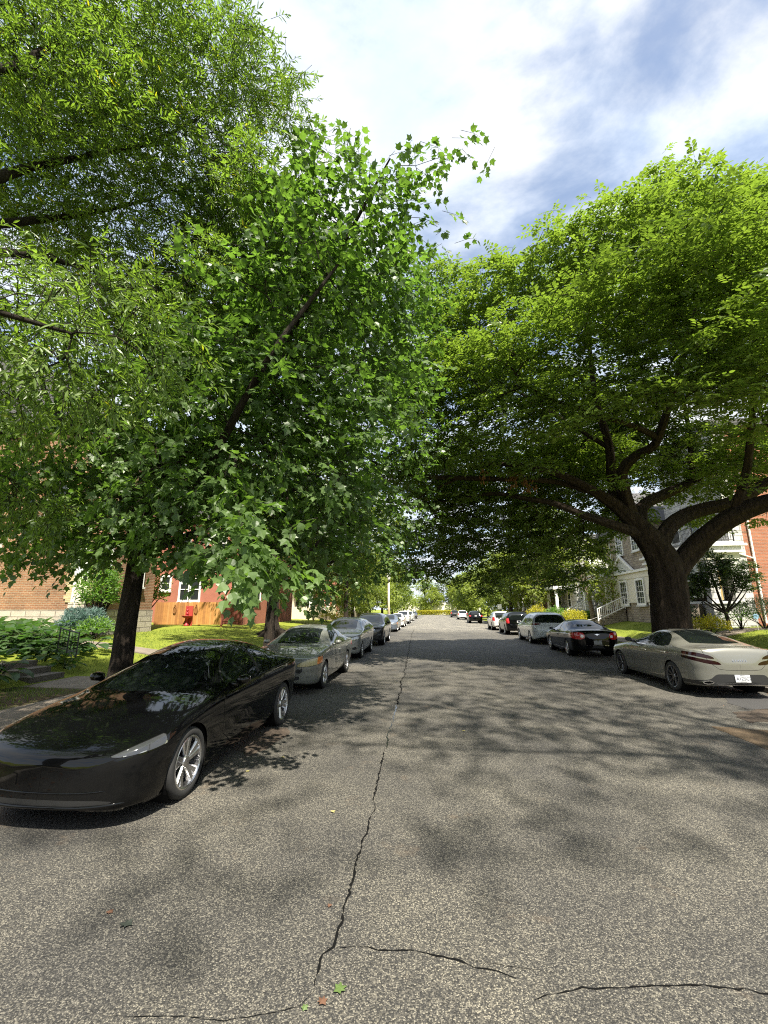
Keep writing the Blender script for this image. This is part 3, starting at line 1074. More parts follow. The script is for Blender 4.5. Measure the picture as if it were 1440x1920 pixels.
def spec_hatch():
    """tall five-door hatchback"""
    win = [(1.35, 1.02), (1.75, 1.27), (2.05, 1.40), (2.5, 1.44), (3.2, 1.43), (3.70, 1.36), (3.98, 1.20), (3.80, 1.13), (2.6, 1.05)]
    w = side(win, 1)
    fd = side([(1.45, .34), (2.42, .32), (2.48, 1.05), (1.35, 1.0)], 1, .3)
    rd = side([(2.42, .32), (3.02, .34), (3.16, .66), (3.40, .84), (3.44, 1.12), (2.48, 1.05)], 1, .3)
    pil = side([(2.40, .9), (2.49, .9), (2.53, 1.6), (2.44, 1.6)], 0, 1.5)
    pil2 = side([(3.30, .9), (3.38, .9), (3.46, 1.6), (3.38, 1.6)], 0, 1.5)
    lampf = end([(.44, .74), (.60, .82), (.90, .90), (.91, .80), (.80, .73), (.60, .70)], -.1, .9, 1)
    return dict(L=4.35, W=.89, R=.315, rim=.215, tw=.205, wf=.88, wr=3.48, arch=.352, wheel='five', nose=(.52, 2.9), tail=(.45, 3.2), sq=3.6, tumble=.22,
        top=[(0, .70), (.02, .80), (.10, .885), (.5, .985), (.9, 1.045), (1.15, 1.09), (1.5, 1.28), (1.9, 1.47), (2.25, 1.535), (2.7, 1.55), (3.3, 1.53), (3.75, 1.46), (4.0, 1.30), (4.22, 1.05), (4.31, .9), (4.35, .70)],
        belt=[(0, .66), (.10, .82), (.5, .93), (1.3, 1.0), (2.5, 1.04), (3.4, 1.10), (3.95, 1.12), (4.2, 1.0), (4.35, .64)],
        low=[(0, .36), (.04, .26), (.2, .21), (4.0, .24), (4.28, .34), (4.35, .48)],
        regions=[('front_door', fd), ('rear_door', rd), ('gap', line(fd)), ('gap', line(rd)),
                 ('windscreen', screen(1.12, 1.95, .22, .10, .95)), ('rear_window', screen(3.80, 4.17, -.05, -.1, 1.0)),
                 ('side_window', less(w, pil, pil2)), ('trim', both(w, pil)), ('trim', both(w, pil2)),
                 ('headlight', lampf), ('gap', line(lampf, .004)),
                 ('grille', end([(-.1, .68), (.34, .68), (.38, .73), (-.1, .75)], -.1, .4, 0)),
                 ('bumper_insert', end([(-.1, .28), (.42, .28), (.52, .46), (-.1, .48)], -.1, .4, 1)),
                 ('fog_lamp_recess', end([(.60, .36), (.76, .36), (.76, .48), (.60, .44)], -.1, .5, 1)),
                 ('tail_light', end([(.62, .86), (.93, .86), (.93, 1.12), (.70, 1.10)], 3.7, 9, 1)),
                 ('trim', zband(0, .21, .4, 4.0))],
        mirror=(1.62, 1.10), handles=[(2.26, .90), (3.22, .95)])


def spec_suv(box=False, lamp='lamp_dark'):
    win = [(1.45, 1.10), (1.80, 1.36), (2.1, 1.52), (2.5, 1.58), (3.3, 1.57), (3.9, 1.50), (4.12, 1.32), (4.05, 1.18), (2.8, 1.12)]
    if box:
        win = [(1.45, 1.10), (1.72, 1.40), (1.95, 1.57), (2.4, 1.61), (3.4, 1.61), (4.02, 1.58), (4.10, 1.45), (4.10, 1.14), (2.8, 1.11)]
    w = side(win, 1)
    fd = side([(1.52, .42), (2.55, .40), (2.60, 1.12), (1.42, 1.08)], 1, .3)
    rd = side([(2.55, .40), (3.10, .42), (3.22, .74), (3.48, .92), (3.52, 1.16), (2.60, 1.12)], 1, .3)
    pil = side([(2.52, 1.0), (2.62, 1.0), (2.66, 1.8), (2.56, 1.8)], 0, 1.5)
    pil2 = side([(3.44, 1.0), (3.54, 1.0), (3.60, 1.8), (3.50, 1.8)], 0, 1.5)
    lampf = end([(.46, .86), (.62, .94), (.93, 1.01), (.94, .92), (.80, .86), (.6, .83)], -.1, 1.0, 1)
    grl = end([(-.1, .66), (.40, .66), (.50, .78), (.52, .92), (-.1, .92)], -.1, .4, 1)
    bars = [end([(-.1, z0), (.52, z0), (.52, z0 + .022), (-.1, z0 + .022)], -.1, .4, 0) for z0 in (.70, .765, .83, .885)]
    top = [(0, .72), (.02, .90), (.13, 1.0), (.8, 1.10), (1.18, 1.15), (1.5, 1.35), (1.85, 1.57), (2.2, 1.665), (2.8, 1.70), (3.6, 1.68), (4.1, 1.62), (4.33, 1.46), (4.52, 1.15), (4.62, .98), (4.70, .80)]
    belt = [(0, .66), (.2, .90), (.9, 1.0), (2, 1.05), (3.6, 1.10), (4.3, 1.12), (4.52, 1.0), (4.62, .9), (4.70, .7)]
    low = [(0, .42), (.05, .32), (.3, .25), (4.2, .28), (4.6, .36), (4.70, .5)]
    rw = both(screen(4.06, 4.50, 0, -.06, .95), lambda x, y, z, p: y - .70)
    tlf = end([(.66, .92), (.99, .90), (.99, 1.12), (.62, 1.08)], 4.1, 9, 1)
    if box:
        top = [(0, .78), (.02, .96), (.10, 1.05), (.8, 1.13), (1.22, 1.17), (1.5, 1.40), (1.78, 1.62), (2.1, 1.70), (2.8, 1.73), (3.8, 1.72), (4.25, 1.68), (4.44, 1.50), (4.56, 1.15), (4.62, .98), (4.70, .80)]
        belt = [(0, .70), (.2, .95), (.9, 1.04), (2, 1.07), (3.6, 1.09), (4.35, 1.09), (4.55, 1.0), (4.62, .92), (4.70, .7)]
        rw = lambda x, y, z, p: np.maximum(np.maximum(np.maximum(1.12 - z, z - 1.58), 4.2 - x), y - .66)
        tlf = end([(.70, .86), (.99, .86), (.99, 1.22), (.72, 1.22)], 4.2, 9, 0)
    P = dict(L=4.70, W=.94, R=.36, rim=.24, tw=.235, wf=.90, wr=3.60, arch=.405, wheel='five', nose=(.6, 2.7), tail=(.5, 3.6), sq=4.0, tumble=.20,
        top=top, belt=belt, low=low,
        regions=[('front_door', fd), ('rear_door', rd), ('gap', line(fd)), ('gap', line(rd)),
                 ('windscreen', screen(1.18, 1.92, .2, .10, .95)), ('rear_window', rw),
                 ('side_window', less(w, pil, pil2)), ('trim', both(w, pil)), ('trim', both(w, pil2)),
                 ('grille', grl)] + [('chrome', both(grl, b_)) for b_ in bars] +
                [('headlight', lampf), ('gap', line(lampf, .004)),
                 ('bumper_insert', end([(-.1, .34), (.60, .34), (.52, .52), (-.1, .54)], -.1, .4, 1)),
                 ('fog_lamp', end([(.62, .52), (.80, .56), (.82, .64), (.66, .60)], -.1, .6, 1)),
                 ('tail_light', tlf),
                 ('trim', zband(0, .36, -1, 99)),
                 ('trim', lambda x, y, z, p: np.maximum(np.minimum(np.hypot(x - .90, z - .36), np.hypot(x - 3.60, z - .36)) - .455, p))],
        mirror=(1.68, 1.16), mirror_mat=CM['dark'], handles=[(2.36, .98), (3.30, 1.01)], lamp=CM[lamp])
    return P


def spec_minivan():
    win = [(1.55, 1.10), (1.95, 1.38), (2.3, 1.54), (2.8, 1.60), (3.9, 1.59), (4.6, 1.54), (4.85, 1.42), (4.75, 1.20), (3.0, 1.10)]
    w = side(win, 1)
    fd = side([(1.62, .36), (2.62, .34), (2.66, 1.10), (1.52, 1.06)], 1, .3)
    rd = side([(2.62, .34), (3.60, .36), (3.68, .80), (3.80, 1.10), (2.66, 1.10)], 1, .3)
    pil = side([(2.60, 1.0), (2.70, 1.0), (2.74, 1.8), (2.64, 1.8)], 0, 1.5)
    pil2 = side([(3.74, 1.0), (3.84, 1.0), (3.90, 1.8), (3.80, 1.8)], 0, 1.5)
    rw = lambda x, y, z, p: np.maximum(np.maximum(np.maximum(1.16 - z, z - 1.60), 4.75 - x), y - 1.2)
    tlf = end([(.52, 1.06), (1.05, 1.02), (1.05, 1.14), (.50, 1.13)], 4.6, 9, 1)
    hatch = end([(-.2, .50), (.58, .50), (.70, .80), (.74, 1.02), (-.2, 1.02)], 4.8, 9, 1)
    return dict(L=5.18, W=.99, R=.345, rim=.235, tw=.235, wf=.97, wr=4.06, arch=.385, wheel='five', nose=(.75, 2.5), tail=(.5, 3.4), sq=4.0, tumble=.18,
        top=[(0, .62), (.02, .78), (.15, .90), (.7, 1.02), (1.1, 1.10), (1.5, 1.32), (2.0, 1.58), (2.4, 1.69), (3.0, 1.75), (4.0, 1.74), (4.6, 1.70), (4.88, 1.60), (5.02, 1.30), (5.09, 1.08), (5.14, .92), (5.18, .72)],
        belt=[(0, .56), (.2, .80), (.9, .95), (2, 1.02), (4.0, 1.07), (4.8, 1.10), (5.02, 1.05), (5.12, .88), (5.18, .62)],
        low=[(0, .38), (.05, .27), (.3, .21), (4.7, .24), (5.1, .34), (5.18, .46)],
        regions=[('front_door', fd), ('rear_door', rd), ('gap', line(fd)), ('gap', line(rd)),
                 ('windscreen', screen(1.12, 2.05, .2, .10, .95)), ('side_window', less(w, pil, pil2)), ('trim', both(w, pil)), ('trim', both(w, pil2)),
                 ('rear_window', rw), ('tail_light', tlf), ('gap', line(hatch, .005)),
                 ('bumper_insert', end([(-.1, .30), (.80, .30), (.75, .38), (-.1, .38)], 4.8, 9, 1)),
                 ('trim', zband(0, .24, .4, 4.9))],
        mirror=(1.85, 1.12), handles=[(2.45, .96), (2.90, .98)], tl=CM['red_dark'])
# ---------------------------------------------------------------- ground, road, pavements
KL, KR = -4.72, 7.60
LEFT = [(-4.87, .12), (-5.8, .16), (-7.5, .18), (-9.3, .21), (-10.3, .50), (-11.6, .80), (-14.5, 1.15), (-19, 1.28), (-40, 1.35), (-60, 1.3), (-400, 1.0)]
LEFT_LAWN = [(-4.87, .12), (-5.8, .16), (-7.5, .18), (-8.0, .22), (-10.0, .50), (-12.0, .72), (-14.5, .86), (-19, .95), (-40, 1.1), (-60, 1.3), (-400, 1.0)]
RIGHT = [(7.75, .12), (10.0, .17), (11.7, .19), (11.95, .38), (13.0, .72), (14.2, .98), (17, 1.08), (40, 1.2), (400, 1.0)]


def gz(x, y=30.0):
    """height of the ground"""
    if x < KL:
        a = float(np.interp(-x, [-p[0] for p in LEFT], [p[1] for p in LEFT]))
        b_ = float(np.interp(-x, [-p[0] for p in LEFT_LAWN], [p[1] for p in LEFT_LAWN]))
        k = min(max((y - 11.2) / 2.2, 0), 1)
        k = k * k * (3 - 2 * k)
        return a * (1 - k) + b_ * k
    if x > KR:
        return float(np.interp(x, [p[0] for p in RIGHT], [p[1] for p in RIGHT]))
    return 0.0


def sheet(name, xs_, ys_, zf, m, kind='structure'):
    V, T = [], []
    for y in ys_:
        for x in xs_:
            V.append((x, y, zf(x, y)))
    nx = len(xs_)
    for j in range(len(ys_) - 1):
        for i in range(nx - 1):
            a = j * nx + i
            T += [(a, a + 1, a + nx + 1), (a, a + nx + 1, a + nx)]
    o = link_mesh(name, mesh_tris(name, np.array(V), np.array(T), m, smooth=True))
    o['kind'] = kind
    return o


YS = [-60, -20, -5, 0] + [float(v) for v in np.arange(2, 30, 1.0)] + [32, 36, 40, 50, 60, 80, 100, 130, 160, 220, 320, 500]
# one sheet for all the ground, dipping under the road
gx = [-400, -60, -40, -30, -22, -19, -16.5, -14.5, -13.2, -12, -11.6, -11, -10.3, -10, -9.3, -8.6, -8, -7.5, -5.8, -4.87, -4.80, 0, 7.68, 7.75, 10, 11.7, 11.95, 12.4, 13, 13.6, 14.2, 15.5, 17, 22, 40, 400]
def ground_z(x, y):
    if -4.85 < x < 7.7: return -.12
    return gz(x, y) - .004
ground = sheet('ground', gx, YS, ground_z, M['lawn'])
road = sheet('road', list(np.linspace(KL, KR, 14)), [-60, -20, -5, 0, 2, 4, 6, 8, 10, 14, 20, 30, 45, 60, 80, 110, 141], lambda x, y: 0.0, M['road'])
cross = sheet('cross_road', [-90, KL, KR, 90], [141, 150], lambda x, y: 0.0, M['road'])
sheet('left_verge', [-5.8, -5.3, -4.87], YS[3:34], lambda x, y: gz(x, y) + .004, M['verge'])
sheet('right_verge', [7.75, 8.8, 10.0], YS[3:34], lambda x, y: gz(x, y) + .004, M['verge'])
sheet('left_soil_strip', [-9.3, -8.6, -8, -7.5], [2, 4, 6, 8, 9.15], lambda x, y: gz(x, y) + .004, M['verge'])


def slabs(name, x0, x1, y0, y1, z, m, step=1.5, along='y', gap=.012):
    """pavement slabs with joints"""
    b_ = MB()
    n = max(1, int(round(((y1 - y0) if along == 'y' else (x1 - x0)) / step)))
    for i in range(n):
        if along == 'y':
            a, c = y0 + (y1 - y0) * i / n + gap / 2, y0 + (y1 - y0) * (i + 1) / n - gap / 2
            za, zb = random.uniform(-.006, .006), random.uniform(-.006, .006)
            vs = [(x0, a, z(x0, a) + za), (x1, a, z(x1, a) + za), (x1, c, z(x1, c) + zb), (x0, c, z(x0, c) + zb)]
        else:
            a, c = x0 + (x1 - x0) * i / n + gap / 2, x0 + (x1 - x0) * (i + 1) / n - gap / 2
            vs = [(a, y0, z(a, y0)), (c, y0, z(c, y0)), (c, y1, z(c, y1)), (a, y1, z(a, y1))]
        vs = vs + [(v[0], v[1], v[2] - .08) for v in vs]
        b_.add(vs, [(0, 1, 2, 3), (0, 4, 5, 1), (1, 5, 6, 2), (2, 6, 7, 3), (3, 7, 4, 0)])
    o = b_.build(name, m)
    o['kind'] = 'structure'
    return o


slabs('left_pavement', -7.5, -5.8, 0, 140, lambda x, y: .185, M['concrete'])
slabs('right_pavement', 10.0, 11.7, 0, 140, lambda x, y: .195, M['concrete'])
slabs('step_landing', -9.3, -7.52, 9.2, 10.8, lambda x, y: .205, M['concrete'], 1.0, 'x')
slabs('lawn_path', -14.0, -7.52, 13.9, 14.9, lambda x, y: gz(x, y) + .03, M['concrete'], 1.0, 'x')
slabs('front_path', 11.95, 14.2, 21.6, 23.0, lambda x, y: gz(x, y) + .03, M['concrete'], 0.8, 'x')
slabs('front_path', 14.2, 16.5, 21.6, 23.0, lambda x, y: gz(x, y) + .03, M['concrete'], 1.0, 'x')
slabs('front_path', 11.95, 12.3, 35.5, 36.8, lambda x, y: gz(x, y) + .03, M['concrete'], .8, 'x')
for nm, xa, xb in (('left_kerb', -4.87, KL), ('right_kerb', KR, 7.75)):
    b = MB()
    yy = 0.0
    while yy < 140:
        b.box(xa, yy + .006, -.1, xb, yy + 2.994, .135 + random.uniform(-.008, .008))
        yy += 3.0
    o = b.build(nm, M['kerb'], bevel=.02)
    o['kind'] = 'structure'
# low stone edging along the right pavement in front of the near lawn
stone_edge = mat('dark_edging_stone', (0.10, 0.09, 0.075), 0.9, noise=0.5, nscale=6, bump=1.0, bscale=12)
b = MB()
yy = 12.0
while yy < 21.0:
    w_ = random.uniform(.4, .7)
    b.box(11.72, yy, .10, 11.98 + random.uniform(0, .05), yy + w_ - .015, .40 + random.uniform(-.02, .03))
    yy += w_
tag(b.build('edging_wall', stone_edge, bevel=.02), 'low dark stone edging along the right pavement beside the beige car', 'wall')

# ---- marks on the road: cracks, patches
crack_m = mat('crack_filler', (0.004, 0.004, 0.004), 0.95, spec=0.1)
wet_m = mat('wet_crack_filler', (0.010, 0.010, 0.011), 0.12, spec=0.8)
def ground_pt(u, v, z=0.0):
    d = _FW + _RT * (u - 720) / CAM_F - _UP * (v - 960) / CAM_F
    t = (z - CAM_H) / d[2]
    return d * t + np.array([0, 0, CAM_H])
def ribbon(name, pts, w, m, jit, z=.004, seed=1):
    r = random.Random(seed)
    P2 = []
    for i in range(len(pts) - 1):
        a, c = np.array(pts[i][:2]), np.array(pts[i + 1][:2])
        n = max(2, int(np.linalg.norm(c - a) / .03))
        n = min(n, 120)
        for k in range(n):
            P2.append(a + (c - a) * k / n)
    P2.append(np.array(pts[-1][:2]))
    off = 0
    V = []
    for i, p in enumerate(P2):
        d = P2[min(i + 1, len(P2) - 1)] - P2[max(i - 1, 0)]
        nrm = np.array([-d[1], d[0]]) / (np.linalg.norm(d) + 1e-9)
        off = off * .88 + r.gauss(0, jit)
        ww = .62 * w * r.uniform(.15, 1.5) * (.3 + .7 * min(1, min(i, len(P2) - 1 - i) / 6))
        for s_ in (-1, 1):
            q = p + nrm * (off + s_ * ww)
            V.append((q[0], q[1], z))
    T = []
    for i in range(len(P2) - 1):
        a = 2 * i
        T += [(a, a + 1, a + 3), (a, a + 3, a + 2)]
    o = link_mesh(name, mesh_tris(name, np.array(V), np.array(T), m))
    o['kind'] = 'structure'
    return o
G_ = lambda *uv: [ground_pt(u, v) for u, v in uv]
ribbon('road_crack', G_((590, 1850), (606, 1790), (622, 1775), (660, 1640), (690, 1560), (700, 1505)), .012, crack_m, .0055, seed=3)
ribbon('road_crack', G_((700, 1505), (722, 1405)), .014, crack_m, .006, seed=4)
ribbon('road_crack', G_((722, 1405), (738, 1345), (745, 1322)), .016, wet_m, .006, seed=5)
ribbon('road_crack', G_((745, 1322), (757, 1270), (764, 1236), (770, 1200), (776, 1180)), .022, crack_m, .012, seed=6)
ribbon('road_crack', G_((612, 1778), (680, 1775), (760, 1782), (830, 1792), (890, 1812), (968, 1834)), .008, crack_m, .006, seed=7)
ribbon('road_crack', G_((840, 1795), (960, 1815), (1060, 1828)), .002, crack_m, .002, seed=8)
ribbon('road_crack', G_((1000, 1875), (1090, 1850), (1200, 1852), (1320, 1848), (1440, 1866), (1560, 1872)), .007, crack_m, .005, seed=9)
ribbon('road_crack', G_((200, 1905), (330, 1905), (420, 1916), (560, 1890), (600, 1850)), .003, crack_m, .003, seed=10)
def blot(name, pts, m, z=.004, it=2, jag=.03, seed=1):
    r = random.Random(seed)
    q = [(p[0], p[1]) for p in pts]
    for _ in range(it):
        nq = []
        for i in range(len(q)):
            a, c = q[i], q[(i + 1) % len(q)]
            nq += [a, ((a[0] + c[0]) / 2 + r.gauss(0, jag), (a[1] + c[1]) / 2 + r.gauss(0, jag))]
        q = nq
        jag *= .6
    me = bpy.data.meshes.new(name)
    me.from_pydata([(p[0], p[1], z) for p in q], [], [tuple(range(len(q)))])
    me.materials.append(m)
    o = link_mesh(name, me)
    o['kind'] = 'structure'
    return o
patch_m = mat('bare_brown_patch', (0.075, 0.050, 0.026), 0.95, noise=0.5, nscale=30, bump=1.0, bscale=80)
blot('road_patch', G_((1333, 1362), (1390, 1366), (1475, 1372), (1475, 1425), (1410, 1393), (1370, 1378)), patch_m, seed=4, jag=.02)
tar_m = mat('dark_road_mend', (0.035, 0.034, 0.034), 0.85, noise=0.4, nscale=30, bump=1.0, bscale=60)
blot('road_patch', G_((1350, 1302), (1440, 1310), (1475, 1328), (1400, 1330), (1362, 1318)), tar_m, seed=5, jag=.03)
debris_m = mat('gutter_debris', (0.05, 0.036, 0.025), 0.95, noise=0.6, nscale=25, bump=1.0, bscale=60)
blot('gutter_debris', [(-2.55, 6.0), (-2.35, 6.3), (-2.3, 6.9), (-2.45, 7.4), (-2.75, 7.2), (-2.75, 6.2)], debris_m, seed=6, jag=.05)
blot('gutter_debris', [(5.3, 8.6), (5.9, 8.5), (7.4, 9.0), (7.5, 9.9), (6.4, 9.8), (5.5, 9.4)], debris_m, seed=8, jag=.06)
lid_m = mat('cast_iron_lid', (0.05, 0.045, 0.04), 0.7, noise=0.3, nscale=20)
for (u, v) in ((1000, 1222), (985, 1222)):
    p = ground_pt(u, v)
    b = MB(); b.lathe([(.001, .012), (.28, .012), (.30, .006), (.33, .005), (.34, 0)], 24, (p[0], p[1], .002))
    if u == 1000:
        tag(b.build('access_cover', lid_m), 'round iron access cover in the road beside the black saloon', 'manhole cover')

# fallen leaves and scraps on the road
leaf_cols = [mat('green_fallen_leaf', (0.07, 0.11, 0.03), .5), mat('yellow_fallen_leaf', (0.26, 0.23, 0.09), .6), mat('brown_fallen_leaf', (0.09, 0.042, 0.022), .8), mat('dark_fallen_leaf', (.02, .025, .02), .6)]
spots = [(638, 1857, 0, .038, 'pale green fallen leaf lying by the crack near the bottom of the photo'), (604, 1880, 2, .03, 'brown fallen leaf below the green leaf on the road'),
         (572, 1892, 0, .022, 'small dull green leaf left of the brown leaf near the crack'), (236, 1735, 3, .045, 'dark wet leaf lying alone on the left of the road'),
         (205, 1712, 2, .025, 'reddish brown scrap just above the dark wet leaf'), (624, 1523, 1, .03, 'pale yellow fallen leaf left of the crack, halfway up the road'),
         (530, 1421, 1, .03, 'yellowish leaf beside the black saloon rear wheel'), (464, 1447, 1, .028, 'pale scrap on the road beside the black saloon'),
         (869, 1371, 1, .03, 'small yellow leaf right of the crack on the open road'), (618, 1700, 2, .02, 'tiny brown scrap beside the crack above the forking crack'),
         (860, 1331, 3, .03, 'small dark twig-like scrap on the road centre'), (945, 1363, 3, .025, 'dark speck of leaf on the road right of the yellow leaf')]
for i, (u, v, c, s_, lab) in enumerate(spots):
    p = ground_pt(u, v)
    r = random.Random(i)
    a0 = r.uniform(0, 6.28)
    prof = [(0, -1), (.35, -.55), (.9, -.35), (.5, -.05), (.75, .45), (.25, .4), (0, 1.05), (-.3, .42), (-.8, .4), (-.5, -.05), (-.85, -.4), (-.3, -.55)]
    ca, sa = math.cos(a0), math.sin(a0)
    vs = [(0, 0, .012)] + [((x * ca - y * sa) * s_, (x * sa + y * ca) * s_, .004 + .35 * s_ * abs(x) * r.uniform(.2, 1)) for x, y in prof]
    b = MB(); b.add(vs, [(0, 1 + k, 1 + (k + 1) % 12) for k in range(12)])
    tag(b.build('fallen_leaf', leaf_cols[c], loc=(p[0], p[1], .003)), lab, 'leaf', 'fallen leaves on the road')
# ---------------------------------------------------------------- houses
brick_l = masonry('brown_brick', (0.34, 0.155, 0.07), (0.24, 0.105, 0.05), (0.38, 0.30, 0.20), .225, .075, .011, axis='xy', var=.34)
brick_y = masonry('buff_brick', (0.62, 0.48, 0.24), (0.52, 0.40, 0.2), (0.5, 0.44, 0.33), .225, .075, .010, axis='xy', var=.12)
brick_r = masonry('red_brick', (0.47, 0.165, 0.078), (0.38, 0.125, 0.06), (0.36, 0.27, 0.21), .225, .075, .010, axis='xy', var=.15)
brick_p = masonry('painted_red_brick', (0.46, 0.17, 0.11), (0.42, 0.15, 0.10), (0.40, 0.15, 0.10), .225, .075, .006, axis='xy', var=.1, bump=.25)
stone_w = masonry('white_rock_faced_stone', (0.68, 0.67, 0.64), (0.55, 0.54, 0.52), (0.35, 0.34, 0.33), .62, .27, .02, axis='xy', var=.16, bump=1.0)
stone_b = masonry('buff_rock_faced_stone', (0.47, 0.40, 0.30), (0.34, 0.28, 0.21), (0.25, 0.2, 0.16), .50, .17, .014, axis='xy', var=.25, bump=1.0)
stone_f = masonry('pale_foundation_stone', (0.60, 0.53, 0.43), (0.46, 0.40, 0.33), (0.25, 0.21, 0.17), .72, .26, .018, axis='xy', var=.2, bump=1.0)
stone_tan = masonry('tan_stone', (0.42, 0.32, 0.21), (0.30, 0.22, 0.15), (0.2, 0.16, 0.12), .42, .12, .012, axis='xy', var=.3, bump=1.0)
cream = mat('cream_paint', (0.70, 0.66, 0.55), 0.6, noise=.08, nscale=3)
roof_m = mat('slate_roof', (0.07, 0.068, 0.07), 0.8, noise=.3, nscale=10, bump=.5, bscale=30)
greytrim = mat('pale_grey_trim', (0.55, 0.55, 0.53), .6, noise=.06, nscale=3)
curtain = mat('net_curtain', (0.55, 0.53, 0.48), .8)
door_m = mat('dark_door', (0.03, 0.028, 0.026), .4)


def window(house, name, axis, c, z0, w, h, face, frame=None, bars=(1, 1), blind=0.0, depth=.09, sill=True, fw=.07):
    """a window in a wall; axis: wall runs along 'x' or 'y'; face = +1/-1 outward along the other axis; c = (along, across)"""
    frame = frame or M['white']
    al, ac = c
    def P(a0, d0, z0_, a1, d1, z1_):
        da, db = ac + face * d0, ac + face * d1
        lo, hi = min(da, db), max(da, db)
        if axis == 'x': return (a0, lo, z0_, a1, hi, z1_)
        return (lo, a0, z0_, hi, a1, z1_)
    a0, a1 = al - w / 2, al + w / 2
    f = MB()
    f.box(*P(a0 - fw, .0, z0 - fw, a1 + fw, depth, z0)); f.box(*P(a0 - fw, 0, z0 + h, a1 + fw, depth, z0 + h + fw))
    f.box(*P(a0 - fw, 0, z0, a0, depth, z0 + h)); f.box(*P(a1, 0, z0, a1 + fw, depth, z0 + h))
    f.box(*P(a0, .012, z0 + h * .5 - .025, a1, depth * .75, z0 + h * .5 + .025))
    for i in range(1, bars[0]):
        x_ = a0 + w * i / bars[0]
        f.box(*P(x_ - .014, .012, z0, x_ + .014, depth * .6, z0 + h * .5 - .025))
        f.box(*P(x_ - .014, .012, z0 + h * .5 + .025, x_ + .014, depth * .6, z0 + h))
    for i in range(1, bars[1]):
        zz = z0 + h * i / bars[1]
        if abs(zz - z0 - h * .5) > .05:
            for k in range(bars[0]):
                f.box(*P(a0 + w * k / bars[0] + .014, .012, zz - .012, a0 + w * (k + 1) / bars[0] - .014, depth * .55, zz + .012))
    wo_ = f.build('window', frame, house)
    g_ = MB(); g_.box(*P(a0, .006, z0, a1, .03, z0 + h))
    g_.build('pane', M['glass'], wo_)
    if blind:
        g_ = MB(); g_.box(*P(a0 + .02, .031, z0 + h * (1 - blind), a1 - .02, .036, z0 + h - .01))
        g_.build('blind', M['blind'], wo_)
    if sill:
        g_ = MB(); g_.box(*P(a0 - fw - .05, 0, z0 - fw - .09, a1 + fw + .05, depth + .06, z0 - fw - .003))
        g_.build('sill', greytrim, wo_)
    return wo_


def steps_along_x(name, x0, x1, y0, y1, z0, z1, n, m, parent):
    """flight rising from x0 to x1"""
    b_ = MB()
    for i in range(n):
        xa = x0 + (x1 - x0) * i / n
        xb = x0 + (x1 - x0) * (i + 1) / n
        b_.box(min(xa, xb), y0, z0, max(xa, xb), y1, z0 + (z1 - z0) * (i + 1) / n)
    return b_.build(name, m, parent)


def railing(name, label, cat, pts, h, m, parent=None, baluster=.14, post=.03, br=.009, top=.028, low=.12, group=None):
    """railing along a polyline of foot points: posts, rails and balusters are its parts"""
    t = thing(name, label, cat, pts[0], 0, group) if parent is None else parent
    o0 = Vector(pts[0]) if parent is None else Vector((0, 0, 0))
    P_ = [Vector(p) - o0 for p in pts]
    up = Vector((0, 0, h))
    for p in P_:
        MB().tube([p, p + up + Vector((0, 0, .04))], post, 6).build('post', m, t)
    MB().tube([p + up for p in P_], top, 6).build('handrail', m, t)
    lowv = Vector((0, 0, low))
    MB().tube([p + lowv for p in P_], br * 1.6, 6).build('bottom_rail', m, t)
    for a, c in zip(P_[:-1], P_[1:]):
        n = int((c - a).length / baluster)
        for i in range(1, n):
            q = a + (c - a) * i / n
            MB().tube([q + lowv, q + up], br, 5).build('baluster', m, t)
    return t


